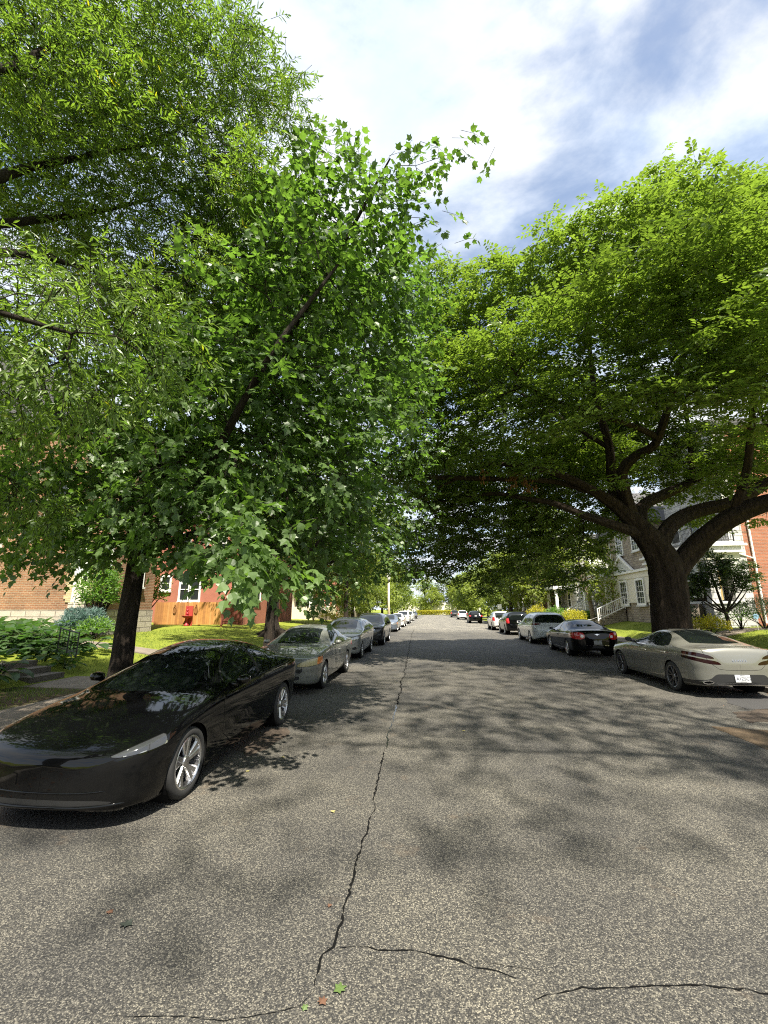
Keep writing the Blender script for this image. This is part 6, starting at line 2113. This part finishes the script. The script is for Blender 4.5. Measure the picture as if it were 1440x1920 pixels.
# ---- the big spreading tree on the right
bb0 = np.array([8.75, 17.6, .16])
def at2(*uvY): return [tuple(at(u, v, Y)) for u, v, Y in uvY]
fork = at2((1250, 1050, 17.5))[0]
bigl = [([(8.78, 17.6, -.05), (8.77, 17.6, .2), (8.75, 17.6, .6), (8.72, 17.58, 1.3)] + at2((1256, 1110, 17.55), (1248, 1060, 17.5), (1225, 1020, 17.4), (1195, 985, 17.3), (1165, 955, 17.2), (1120, 925, 17.0), (1070, 898, 16.8), (995, 876, 16.5), (900, 868, 16.2)),
         [0.988, 0.775, 0.654, 0.608, 0.608, 0.562, 0.471, 0.380, 0.258, 0.182, 0.144, 0.106, 0.053]),
        (at2((1262, 1075, 17.6), (1290, 1040, 17.5), (1330, 1000, 17.0), (1375, 968, 16.4), (1430, 945, 15.8), (1500, 930, 15.0), (1600, 900, 14.0)), [0.380, 0.365, 0.334, 0.319, 0.289, 0.228, 0.106]),
        (at2((1232, 1030, 17.5), (1262, 980, 17.8), (1310, 957, 17.8), (1365, 944, 17.5), (1440, 905, 17.0), (1530, 860, 16.5)), [0.319, 0.274, 0.243, 0.220, 0.182, 0.076]),
        (at2((1198, 985, 17.4), (1205, 950, 18.2), (1250, 925, 18.8), (1300, 902, 19.2), (1350, 850, 19.6), (1390, 790, 20)), [0.274, 0.228, 0.198, 0.167, 0.129, 0.053]),
        (at2((1185, 968, 17.3), (1172, 925, 17.0), (1168, 880, 16.6), (1200, 850, 16.2), (1225, 838, 15.8), (1236, 815, 15.4), (1260, 740, 14.8), (1290, 640, 14.2), (1310, 540, 13.8)), [0.251, 0.213, 0.198, 0.167, 0.152, 0.137, 0.099, 0.068, 0.030]),
        (at2((1168, 958, 17.3), (1152, 925, 17.6), (1147, 890, 17.6), (1143, 840, 17.4), (1120, 760, 17.0), (1105, 650, 16.5), (1090, 540, 16.2)), [0.228, 0.205, 0.190, 0.167, 0.122, 0.076, 0.030]),
        (at2((1236, 822, 15.5), (1190, 800, 15.0), (1140, 785, 14.5), (1060, 760, 14.0), (980, 720, 13.6)), [0.106, 0.084, 0.068, 0.046, 0.019]),
        (at2((1195, 1000, 17.2), (1150, 985, 17.0), (1090, 965, 16.8), (1040, 945, 16.8), (985, 935, 17.0), (929, 926, 17.2), (840, 940, 17.6), (745, 944, 18)), [0.198, 0.167, 0.137, 0.106, 0.091, 0.076, 0.053, 0.023]),
        (at2((995, 900, 16.8), (930, 898, 16.6), (862, 896, 16.4), (790, 893, 16.2), (730, 880, 16.0), (695, 862, 15.8), (672, 830, 15.6)), [0.099, 0.095, 0.091, 0.076, 0.057, 0.038, 0.015]),
        (at2((1110, 922, 17.0), (1050, 905, 17.2), (995, 899, 16.8)), [0.129, 0.106, 0.099]),
        (at2((862, 896, 16.4), (800, 925, 16.8), (755, 955, 17.2)), [0.046, 0.030, 0.011]),
        (at2((1375, 968, 16.4), (1400, 880, 15.4), (1410, 780, 14.4), (1420, 640, 13.2)), [0.152, 0.122, 0.091, 0.038]),
        (at2((1300, 902, 19.2), (1290, 800, 20), (1270, 680, 20.6)), [0.122, 0.091, 0.038]),
        (at2((1143, 840, 17.4), (1060, 790, 18), (980, 740, 18.5), (890, 690, 19)), [0.099, 0.076, 0.053, 0.023])]
bigb = [blob(1350, 470, 10.6, 1.3), blob(1240, 510, 11.0, 1.2), blob(1120, 560, 11.8, 1.2), blob(1420, 620, 10.2, 1.2), blob(1010, 610, 12.6, 1.1), blob(800, 1050, 18.3, .8), blob(850, 1080, 18.5, .7, rz=.5), blob(765, 1020, 18, .8), blob(905, 1092, 19, .7, rz=.5), blob(830, 1000, 18, .9), blob(1200, 740, 12, .9, rz=.5), blob(1330, 745, 11.2, .9, rz=.5), blob(1080, 775, 12.8, .9, rz=.5), blob(950, 800, 14, .9, rz=.5), blob(1390, 440, 12.8, 1.8), blob(1270, 430, 13.2, 1.7), blob(1150, 460, 13.8, 1.6), blob(1050, 495, 14.4, 1.5), blob(955, 545, 15, 1.5), blob(880, 610, 15.6, 1.5),
        blob(1420, 540, 11.4, 1.6), blob(1300, 560, 11.6, 1.5), blob(1180, 580, 12.2, 1.5), blob(1070, 620, 13, 1.5), blob(970, 660, 13.8, 1.5), blob(870, 700, 15, 1.6), blob(845, 545, 16, 1.1), blob(835, 630, 16, 1.1),
        blob(1400, 690, 11.4, 1.3), blob(1280, 700, 12.0, 1.3), blob(1160, 710, 12.8, 1.3), blob(1050, 740, 13.6, 1.3), blob(940, 770, 14.6, 1.4), blob(830, 800, 16, 1.5), blob(770, 740, 16.5, 1.5),
        blob(780, 860, 17, 1.2), blob(850, 930, 18, 1.4, rz=1.0), blob(950, 960, 18.2, 1.4, rz=1.0), blob(1050, 985, 18.4, 1.3, rz=.9), blob(790, 1000, 18.8, 1.1, rz=.8), blob(880, 1030, 18.6, 1.1, rz=.8), blob(985, 1040, 18.4, 1.1, rz=.8), blob(1090, 1050, 19.5, 1.0, rz=.7),
        blob(1130, 870, 19.5, 1.6), blob(1020, 860, 19, 1.6), blob(1380, 850, 19.5, 1.5), blob(1270, 830, 20.5, 1.6), blob(1200, 760, 20, 1.8), blob(1060, 740, 19.5, 1.8), blob(930, 700, 19, 1.8), blob(1340, 690, 20, 1.9), blob(1220, 600, 18.5, 2.0), blob(1080, 560, 18.5, 1.8), blob(1400, 560, 18, 2.0), blob(1500, 700, 14, 2.2), blob(1560, 580, 14, 2.4), blob(1400, 800, 13, .8, rz=.5), blob(1230, 380, 16, 1.2), blob(1365, 385, 15.2, 1.0), blob(1430, 400, 14, 1.1),
        blob(1160, 900, 15.5, .6, rz=.3), blob(1000, 880, 15.6, .8, rz=.4), blob(900, 860, 15.2, .9, rz=.45), blob(830, 1055, 19, 1.2, rz=.7), blob(930, 1075, 19, 1.1, rz=.6), blob(770, 1070, 20, 1.0, rz=.6), blob(1050, 1085, 20, .9, rz=.5), blob(730, 880, 16.5, .9), blob(1150, 960, 20.5, 1.4), blob(1000, 940, 20.5, 1.6), blob(880, 960, 20.5, 1.6), blob(900, 880, 21, 2.2), blob(1050, 880, 21.5, 2.2), blob(1150, 820, 22, 2.2), blob(800, 900, 20, 1.7), blob(1000, 1000, 21, 1.7, rz=1.0), blob(860, 1010, 21, 1.6, rz=1), blob(1110, 1000, 21.5, 1.3, rz=.9), blob(1350, 900, 16.2, .8, rz=.5), blob(1270, 900, 20, 1.3), blob(1310, 975, 20.5, .8), blob(1400, 860, 18, 1.4), blob(1430, 960, 19, .6), blob(1225, 860, 16, .6, rz=.4)]
t, NL['elm'] = build_tree('shade_tree', 'huge spreading shade tree with furrowed forked trunk on the right verge', 'tree', bb0, bigl, bigb, 'elm', 'ovate', 'brown', 14,
      .56, 12, .32, .48, 8, .175, petiole=.01, droop=.25, flat=.86, zs=.32, alt=.85, jit=.26, seg=.45, trunk_k=40, bumps=.12, tip=.008, rmax=.13)
# tufts of dead leaves hanging from the long limb
dp, da = [], []
r_ = np.random.default_rng(8)
for (u, v, Y, n, h) in ((905, 875, 16.0, 26, .55), (962, 885, 16.2, 34, .55), (985, 892, 16.3, 30, .6), (975, 880, 16.2, 20, .3), (1002, 905, 16.4, 12, .3)):
    c = at(u, v, Y) - bb0
    q = c + r_.normal(size=(n, 3)) * np.array([.09, .09, .05]); q[:, 2] -= r_.random(n) * h
    dp.append(q); da.append(np.stack([r_.normal(size=n) * .25, r_.normal(size=n) * .25, -np.ones(n)], 1))
dp, da = np.concatenate(dp), np.concatenate(da)
link_mesh('dead_leaves', leaves_mesh('dead_leaves', LEAFM['dead'], 'ovate', dp, da, nrm(r_.normal(size=da.shape)), r_.uniform(.12, .2, len(dp)), r_.random(len(dp))), t)


# ---- unseen street tree added at right, its crown shaped to dapple the road
rb0 = np.array([9.3, .2, .16])
rl = [([(9.3, .2, 0), (9.3, .2, .3), (9.3, .2, 2.5), (9.2, .3, 5), (9.0, .3, 8), (8.6, .4, 11.5), (8.0, 1.0, 15), (7.6, 1.8, 18.5)], [.5, .38, .32, .27, .2, .12, .07, .02]),
      ([(9.25, .3, 4.2), (7.6, 1.0, 6.8), (5.6, 1.6, 9.0), (3.2, 1.0, 10.2), (.6, .8, 10.8)], [.16, .10, .06, .04, .015]),
      ([(9.2, .3, 5.0), (8.0, 1.6, 7.4), (6.4, 2.4, 9.6)], [.16, .12, .04])]
rb = [((6, 3, 15.5), 2.1, 1.7, .9), ((2.5, 3.4, 16.5), 2.1, 1.7, .9), ((8.5, 4, 18), 2.2, 1.8, 1.0), ((-1, 3, 16.6), 1.8, 1.5, .8), ((5, 4.8, 18.6), 2.0, 1.6, .8), ((8, 5.2, 20), 2.0, 1.6, .9),
      ((5, -4, 16), 1.7, 1.4, .5), ((1.6, -4.6, 16.6), 1.5, 1.3, .5), ((8.2, -3, 17), 1.7, 1.5, .6), ((6.2, 2.3, 10.4), 2.5, 2.3, 1.5), ((3.4, 2.0, 11.6), 2.3, 2.0, 1.3), ((.6, 1.9, 11.8), 2.1, 1.6, 1.1), ((-1.4, 1.6, 11.0), 1.3, 1.2, .8), ((8.6, .2, 11.2), 2.8, 2.6, 2.0), ((9.8, -2, 9.2), 2.4, 2.4, 1.8), ((-.7, 1.0, 10.2), 1.3, 1.0, .8), ((2.6, 2.9, 10.9), 1.0, .7, .5), ((.2, 2.6, 10.8), .9, .7, .5)]
build_tree('street_tree', 'unseen leafy tree added beyond the right edge to shade the near road', 'tree', rb0, rl, rb, 'far2', 'ovate2', 'dark', 15,   .8, 10, .36, .5, 6, .16, seg=.6, twigs=False, trunk_k=14, droop=.3, flat=.5)


# ---- other trees, each with its own crown
def far_tree(name, label, x, y, h, r, leafm, seed, trunk=.16, low=.35, leaf=.26, spacing=1.0, per=8, bark='dark', group='trees further along the street', lean=0.0, clump='clump', squash=1.0):
    r_ = np.random.default_rng(seed)
    z = gz(x, y) if abs(x) < 60 else 1.0
    base = np.array([x, y, z])
    top_ = base + np.array([lean, 0, h * .9])
    mid = base + np.array([lean * .4, 0, h * low])
    limbs = [([base - np.array([0, 0, .1]), base + np.array([0, 0, .3]), mid, (mid + top_) / 2 + r_.normal(size=3) * .2, top_], [trunk * 1.5, trunk * 1.1, trunk * .9, trunk * .5, .02])]
    for k in range(5):
        a = r_.uniform(0, 6.28)
        s_ = mid + (top_ - mid) * r_.uniform(-.1, .4)
        e_ = s_ + np.array([math.cos(a) * r * .7, math.sin(a) * r * .7, h * r_.uniform(.15, .35)])
        limbs.append(([s_, (s_ + e_) / 2 + np.array([0, 0, -.1 * r]), e_], [trunk * .45, trunk * .32, .02]))
    blobs = []
    nb = 9
    for k in range(nb):
        f = k / (nb - 1)
        a = r_.uniform(0, 6.28) + k * 2.4
        rr = r * math.sin(math.pi * (.18 + .74 * f)) * .62
        c = base + np.array([math.cos(a) * rr + lean * f, math.sin(a) * rr, h * (low + (1 - low) * (f * .86 + .04))])
        q = r * r_.uniform(.38, .55)
        blobs.append((c, q, q, q * .8 * squash))
    t, n = build_tree(name, label, 'tree', base, limbs, blobs, leafm, clump, bark, seed, spacing, per, spacing * .42, spacing * .55, 5, leaf, group=group, seg=.8, twigs=False, trunk_k=10, tip=.012, rmax=.10, droop=.3, flat=.4, jit=.5)
    return n


FAR = [('street_tree', 'slim bright green tree behind the street lamp on the left', -9.0, 57, 9.0, 3.2, 'far', .16, .26),
       ('street_tree', 'broad tree between the cream porch house and the street lamp', -9.0, 48, 7.5, 3.0, 'far2', .16, .22),
       ('street_tree', 'round bright tree left of the road near the far parked cars', -10.0, 68, 9.5, 3.8, 'far', .18, .22),
       ('street_tree', 'tall tree on the far left verge', -10.0, 84, 12, 4.5, 'far', .22, .25),
       ('street_tree', 'leafy tree at the far end of the left verge', -10, 104, 12, 4.8, 'far2', .22, .22),
       ('street_tree', 'tree at the left corner of the street end', -9.0, 128, 11, 5.0, 'far', .22, .2),
       ('street_tree', 'bright tree over the right kerb beside the small white sign', 10.4, 62, 9.5, 4.0, 'far', .24, .30),
       ('street_tree', 'dense tree on the right beyond the sign', 11.0, 76, 11, 4.3, 'far2', .22, .26),
       ('street_tree', 'light green tree on the far right verge', 10.8, 92, 10, 4.2, 'far', .22, .22),
       ('street_tree', 'tree at the far right end of the street', 10.5, 114, 12, 5.0, 'far2', .24, .22),
       ('street_tree', 'pale tree at the right corner of the street end', 10.0, 136, 12, 5.5, 'far', .24, .2),
       ('street_tree', 'tree behind the end hedge, left one', -3.0, 156, 12, 5.5, 'far', .24, .2),
       ('street_tree', 'tree behind the end hedge, middle one', 3.5, 160, 13, 5.5, 'far2', .24, .18),
       ('street_tree', 'tree behind the end hedge, right one', 9.5, 157, 12, 5.0, 'far', .24, .2),
       ('garden_tree', 'small pale-trunked leaning tree in the right lawns before the gabled house', 12.8, 37.8, 6.5, 2.7, 'far', .17, .42),
       ('garden_tree', 'leafy garden tree beside the leaning one in the right row', 12.8, 54.0, 6.5, 2.6, 'far', .14, .35),
       ('garden_tree', 'tree in front of the brown house on the far left', -11.0, 66, 9, 3.8, 'far2', .18, .25),
       ('street_tree', 'dark leafy tree on the left verge between the second maple and the street lamp', -7.6, 37.5, 12.5, 5.2, 'far2', .2, .26),
       ('garden_tree', 'tall broad tree above the roofs midway along the right row', 13.2, 55.5, 14, 5.0, 'far2', .2, .3),
       ('back_tree', 'tall tree behind the left brick house', -24, 34, 13, 5.0, 'far2', .25, .3),
       ('back_tree', 'tall tree rising behind the painted red house', -17, 47, 14, 5.0, 'far', .25, .3),
       ('back_tree', 'tree standing behind the gap of the right row', 20, 47, 12, 4.5, 'far2', .25, .3)]
for i, (nm, lab, x, y, h, r, lm, tr, low) in enumerate(FAR):
    d_ = math.hypot(x, y)
    sp_ = .66 if d_ < 70 else .9
    n = far_tree(nm, lab, x, y, h, r, lm, 100 + i, tr, low, leaf=.20 if d_ < 70 else .30, spacing=sp_, per=12, bark='pale' if nm == 'garden_tree' else 'dark', lean=(-.6 if i == 14 else 0), clump='ovate' if d_ < 60 else 'clump')
    NL['far'] = NL.get('far', 0) + n

# bulky old stump with spreading roots on the left lawn
st_x, st_y = at(512, 1165, 24)[0], 24.0
sz = gz(st_x, st_y)
stp = [([(st_x, st_y, sz - .1), (st_x, st_y, sz + .25), (st_x - .05, st_y, sz + .9), (st_x - .05, st_y, sz + 2.2), (st_x - .1, st_y, sz + 4.5), (st_x - .3, st_y + .3, sz + 8)], [.80, .46, .34, .31, .28, .12])]
for a, l_ in ((-.25, 1.9), (.35, 1.4), (-1.2, 1.1), (2.8, 1.5), (-2.2, 1.0)):
    stp.append(([(st_x, st_y, sz + .35), (st_x + math.cos(a) * l_ * .5, st_y + math.sin(a) * l_ * .5, sz + .14), (st_x + math.cos(a) * l_, st_y + math.sin(a) * l_, sz + .0)], [.30, .2, .07]))
sbb = [(np.array([st_x + dx, st_y + dy, sz + dz]), r, r, r * .8) for dx, dy, dz, r in ((0, 0, 8.5, 2.4), (1.8, -.6, 7.6, 1.8), (-2, .5, 7.8, 2), (.5, 1.5, 10.3, 2), (-.5, -1.5, 9, 1.8), (1.2, -1.2, 6.2, 1.2))]
build_tree('yard_tree', 'thick old tree with root flare on the left lawn behind the second maple', 'tree', (st_x, st_y, sz), stp, sbb, 'far2', 'ovate', 'dark', 21, .8, 9, .35, .45, 6, .19, seg=.6, twigs=False, trunk_k=18, bumps=.1)


# ---- shrubs
def shrub(name, label, x, y, w, h, leafm, seed, n=700, leaf=.09, tmpl='ovate2', d=None, z=None, cat='shrub', group=None, stems=True, up=.3, core=True):
    r_ = np.random.default_rng(seed)
    z = gz(x, y) if z is None else z
    d = d or w
    t = thing(name, label, cat, (x, y, z), 0, group)
    dirs = nrm(r_.normal(size=(n, 3))); dirs[:, 2] = np.abs(dirs[:, 2]) * 1.1 - .25; dirs = nrm(dirs)
    lump = 1 + .16 * np.sin(dirs[:, 0] * 5 + seed) * np.cos(dirs[:, 1] * 4 + seed * 2) + .12 * np.sin(dirs[:, 2] * 7 + seed) + r_.normal(size=n) * .06
    rr = (r_.random(n) ** .33) * lump
    P = dirs * rr[:, None] * np.array([w / 2, d / 2, h * .52]) + np.array([0, 0, h * .48])
    P[:, 2] = np.maximum(P[:, 2], .03)
    A = nrm(dirs + r_.normal(size=(n, 3)) * .6 + np.array([0, 0, up]))
    link_mesh('foliage', leaves_mesh('foliage', LEAFM[leafm], tmpl, P, A, nrm(np.array([0, 0, 1.0]) + dirs * .4 + r_.normal(size=(n, 3)) * .5), leaf * r_.uniform(.7, 1.3, n), r_.random(n)), t)
    if stems:
        ch = []
        for k in range(9):
            e_ = P[r_.integers(n)]
            ch.append((np.array([[0, 0, -.03], e_ * np.array([.35, .35, .5]), e_]), np.array([.022, .014, .005]) * max(.6, h)))
        link_mesh('stems', tubes_mesh('stems', BARK['dark'], ch, 5), t)
    return t


LB = at(182, 1100, 16.6)
shrub('climbing_shrub', 'bright green bush growing up the corner of the brown brick house', LB[0] - .1, 16.9, 1.7, 3.4, 'shrub', 31, 2600, .13)
FB = at(266, 1130, 23)
shrub('climbing_shrub', 'tall bright bush left of the plank fence, beyond the maple trunk', FB[0], 23, 2.2, 3.9, 'shrub', 32, 3000, .14)
JB = at(150, 1160, 16.0)
shrub('juniper', 'blue grey mounded juniper under the carved window', JB[0], 16.2, 1.7, 1.0, 'blue', 33, 3600, .19, 'lance2', up=.05)
shrub('shrub', 'light green leafy shrub beside the blue juniper', at(183, 1165, 15.6)[0], 15.6, 1.3, .8, 'shrub', 34, 900, .10)
for (u, v, Y, w, h, lm, lab) in ((612, 1143, 44.5, 1.5, 1.1, 'yellow', 'round yellow green bush before the cream porch house, left one'), (632, 1145, 44.6, 1.7, .95, 'yellow', 'low yellow green bush before the cream porch house, right one'),
                                 (588, 1148, 44.0, 1.0, .9, 'shrub', 'small bush by the porch stairs of the cream house')):
    shrub('shrub', lab, at(u, v, Y)[0], Y, w, h, lm, int(u), 600, .13)
Y_ = 36.5
shrub('golden_shrub', 'golden yellow bush on the right lawn above the black saloon', at(1075, 1150, Y_)[0], Y_, 1.9, 1.7, 'yellow', 41, 2200, .11)
shrub('shrub', 'pale flowering bush beside the golden bush', at(1043, 1150, 38)[0], 38, 2.2, 2.0, 'shrub', 42, 1800, .13)
shrub('golden_shrub', 'yellow bush further along the right row behind the minivan', at(1008, 1140, 46)[0], 46, 2.0, 2.2, 'yellow', 44, 1500, .13)
for k, (dx, dy) in enumerate(((-.6, 0), (-.1, .4), (.5, .2), (.9, .9))):
    shrub('garden_plant', 'spiky green clump at the foot of the gabled porch', 13.0 + dx * .5, 39.5 + dy * 2, .8, .8, 'shrub', 50 + k, 260, .30, 'lance2', up=1.6, stems=False, group='clumps before the gabled porch')
shrub('shrub', 'dark rounded yew bush at the far right beside the screen wall', at(1428, 1165, 22.0)[0] + .1, 22.0, 2.0, 1.5, 'dark', 61, 3800, .10, 'lance2')
shrub('shrub', 'low pale green bush under the small maple', at(1330, 1165, 22.3)[0], 22.3, 1.6, 1.0, 'yellow', 62, 1500, .09)
shrub('shrub', 'sparse pale shrub before the white stone porch', at(1388, 1160, 22.4)[0], 22.4, 1.6, 1.2, 'shrub', 63, 700, .09)
shrub('shrub', 'dark bush just right of the big trunk', at(1299, 1150, 24)[0], 24.2, .9, 1.3, 'dark', 64, 1000, .09)
# small layered maple in front of the stone porch
jm = np.array([at(1366, 1165, 22.2)[0], 22.2, 1.0])
jl = [([jm, jm + np.array([-.02, 0, .5]), jm + np.array([-.15, 0, 1.1]), jm + np.array([-.35, 0, 2.2]), jm + np.array([-.5, 0, 3.3])], [.10, .08, .06, .04, .015])]
for dx, dy, dz in ((-1.4, -.2, 1.6), (-1.2, .3, 2.4), (1.1, -.2, 2.0), (.9, .2, 2.9), (-.8, -.3, 3.0), (.4, -.4, 2.3), (-1.7, 0, 2.1), (1.4, .1, 2.5)):
    jl.append(([jm + np.array([-.05, 0, .7]), jm + np.array([dx * .5, dy * .5, dz * .62]), jm + np.array([dx, dy, dz])], [.045, .03, .008]))
jb = [(jm + np.array([dx, dy, dz]), r, r * .8, r * .32) for dx, dy, dz, r in ((-1.3, 0, 1.75, .6), (-1.0, 0, 2.4, .65), (-.4, -.2, 2.8, .6), (-.4, 0, 3.4, .45), (.3, -.2, 2.5, .6), (1.0, 0, 2.3, .55), (1.0, 0, 2.9, .45), (.2, 0, 3.1, .4), (-.6, -.3, 2.1, .55), (.7, -.2, 1.9, .5), (-1.7, 0, 1.5, .35))]
build_tree('small_maple', 'small dark layered maple in front of the white stone porch', 'tree', jm, jl, jb, 'jmaple', 'ovate2', 'dark', 22, .22, 16, .12, .22, 5, .12, seg=.25, twigs=False, trunk_k=8, tip=.004, flat=.7, droop=.2)

# ---- hedge and clipped bushes across the end of the street
r_ = np.random.default_rng(70)
n = 5200
P = np.stack([r_.uniform(-6, 10, n), r_.uniform(-.6, .6, n), r_.random(n) ** .6 * 1.5], 1)
hg = thing('hedge', 'clipped yellow green hedge across the far end of the street', 'hedge', (0, 152, 0))
link_mesh('foliage', leaves_mesh('foliage', LEAFM['yellow'], 'clump', P, nrm(r_.normal(size=(n, 3)) + np.array([0, -.5, .5])), nrm(np.array([0, -.3, 1.0]) + r_.normal(size=(n, 3)) * .5), r_.uniform(.2, .4, n), r_.random(n)), hg)

# ---- hostas on the left bank: one plant built, the rest copied
def hosta_mesh(seed):
    r_ = np.random.default_rng(seed)
    P, A, Nn, S = [], [], [], []
    for ring, (n, tilt, rad, s_) in enumerate(((9, .25, .30, .27), (8, .6, .20, .25), (6, 1.1, .10, .2))):
        for k in range(n):
            a = 2 * math.pi * (k + .5 * ring) / n + r_.normal() * .12
            d = np.array([math.cos(a), math.sin(a), 0])
            P.append(d * rad + np.array([0, 0, .18 + .12 * ring + r_.normal() * .02]))
            A.append(d + np.array([0, 0, tilt - .55]))
            Nn.append(np.array([0, 0, 1.0]) + d * .3 + r_.normal(size=3) * .1)
            S.append(s_ * r_.uniform(.85, 1.15))
    P, A, Nn, S = map(np.array, (P, A, Nn, S))
    Nn = nrm(Nn)
    tv, tt = _T([(0, 0, 0), (.30, .18, .07), (.38, .45, .09), (.25, .78, .03), (0, 1, -.12), (-.25, .78, .03), (-.38, .45, .09), (-.30, .18, .07), (0, .45, .0)],
                [(0, 1, 8), (1, 2, 8), (2, 3, 8), (3, 4, 8), (8, 4, 5), (8, 5, 6), (8, 6, 7), (8, 7, 0)])
    LEAF['hosta'] = (tv, tt)
    return leaves_mesh('leaves', LEAFM['hosta'], 'hosta', P, A, Nn, S, r_.random(len(P)))
hm = [hosta_mesh(s) for s in (1, 2, 3)]
def stalks(seed):
    r_ = np.random.default_rng(seed)
    ch = []
    for k in range(12):
        a = r_.uniform(0, 6.28); d = np.array([math.cos(a), math.sin(a), 0])
        ch.append((np.array([[0, 0, -.05], d * .08 + np.array([0, 0, .15]), d * .25 + np.array([0, 0, .3])]), np.array([.008, .007, .005])))
    return tubes_mesh('stalks', LEAFM['hosta'], ch, 4)
sm = stalks(1)
r_ = np.random.default_rng(77)
hp = []
tries = 0
while len(hp) < 120 and tries < 6000:
    tries += 1
    x, y = r_.uniform(-16.5, -9.5), r_.uniform(7.2, 16.6)
    if -11.2 < x < -9.0 and 9.05 < y < 10.95: continue
    if x > -9.6 - .0 and y > 9: continue
    if y > 11.2 and x > -10.6: continue
    if y > 13.2 and x > -13.2 : continue
    if 13.7 < y < 15.1 and x > -14.2: continue
    if -1.32 * y > x + .5: continue
    if y > 15.4 and abs(x - JB[0]) < 1.3: continue
    if all((x - a) ** 2 + (y - b_) ** 2 > .42 ** 2 for a, b_ in hp): hp.append((x, y))
for i, (x, y) in enumerate(hp):
    front = x > -10.6
    h_ = thing('hosta', 'broad leaved hosta planted in the shady left bank around the stone steps', 'plant', (x, y, gz(x, y) - .02), r_.uniform(0, 6.28), 'hostas on the left bank')
    s_ = r_.uniform(.85, 1.35)
    h_.scale = (s_, s_, s_ * r_.uniform(.9, 1.2))
    link_mesh('leaves', hm[i % 3], h_); link_mesh('stalks', sm, h_)

# ---- grass: short blades on the lawns and verges
def grass_patch(name, label, rects, dens, seed, h=(.03, .08)):
    r_ = np.random.default_rng(seed)
    Ps = []
    for x0, x1, y0, y1, k in rects:
        n = int((x1 - x0) * (y1 - y0) * dens * k)
        Ps.append(np.stack([r_.uniform(x0, x1, n), r_.uniform(y0, y1, n)], 1))
    Q = np.concatenate(Ps)
    cl = np.sin(Q[:, 0] * 3.1 + np.sin(Q[:, 1] * 2.3)) * np.cos(Q[:, 1] * 2.7) + r_.normal(size=len(Q)) * .8
    Q = Q[cl > -.7]
    z = np.array([gz(x, y) for x, y in Q])
    P = np.column_stack([Q, z])
    n = len(P)
    A = nrm(np.column_stack([r_.normal(size=(n, 2)) * .45, np.ones(n)]))
    o = link_mesh(name, leaves_mesh(name, LEAFM['grass'], 'lance2', P, A, nrm(r_.normal(size=(n, 3))), r_.uniform(h[0], h[1], n), r_.random(n)))
    return tag(o, label, 'grass', kind='stuff')
grass_patch('grass', 'short grass blades on the right lawns and verge', [(12.0, 17, 15, 21.5, 1), (12.0, 17, 23.1, 32, .6), (12, 14.5, 33.6, 45, .35), (7.8, 9.9, 8, 40, .6)], 420, 91)
grass_patch('grass', 'short grass blades on the left lawn and verge', [(-9.2, -7.6, 2, 9.1, .8), (-5.75, -4.95, 2, 30, .8), (-13.8, -7.6, 11.2, 13.8, .7), (-14, -7.6, 15, 26, .5)], 420, 92)
# dry leaves and grit washed along both kerbs
r_ = np.random.default_rng(95)
n = 2600
side_ = r_.random(n) < .5
lx = np.where(side_, KL + .03 + r_.exponential(.28, n), KR - .03 - r_.exponential(.28, n))
ly = r_.uniform(1.5, 45, n)
k = (lx > KL) & (lx < KR)
P = np.column_stack([lx, ly, np.full(n, .012)])[k]
n = len(P)
A = nrm(np.column_stack([r_.normal(size=(n, 2)), r_.normal(size=n) * .15]))
tag(link_mesh('leaf_litter', leaves_mesh('leaf_litter', LEAFM['dead'], 'ovate', P, A, nrm(np.column_stack([r_.normal(size=(n, 2)) * .3, np.ones(n)])), r_.uniform(.02, .06, n), r_.random(n) * .8)), 'dry leaf litter washed along both gutters', 'leaf litter', kind='stuff')
tot = sum(NL.values())
print('leaves', NL, tot)
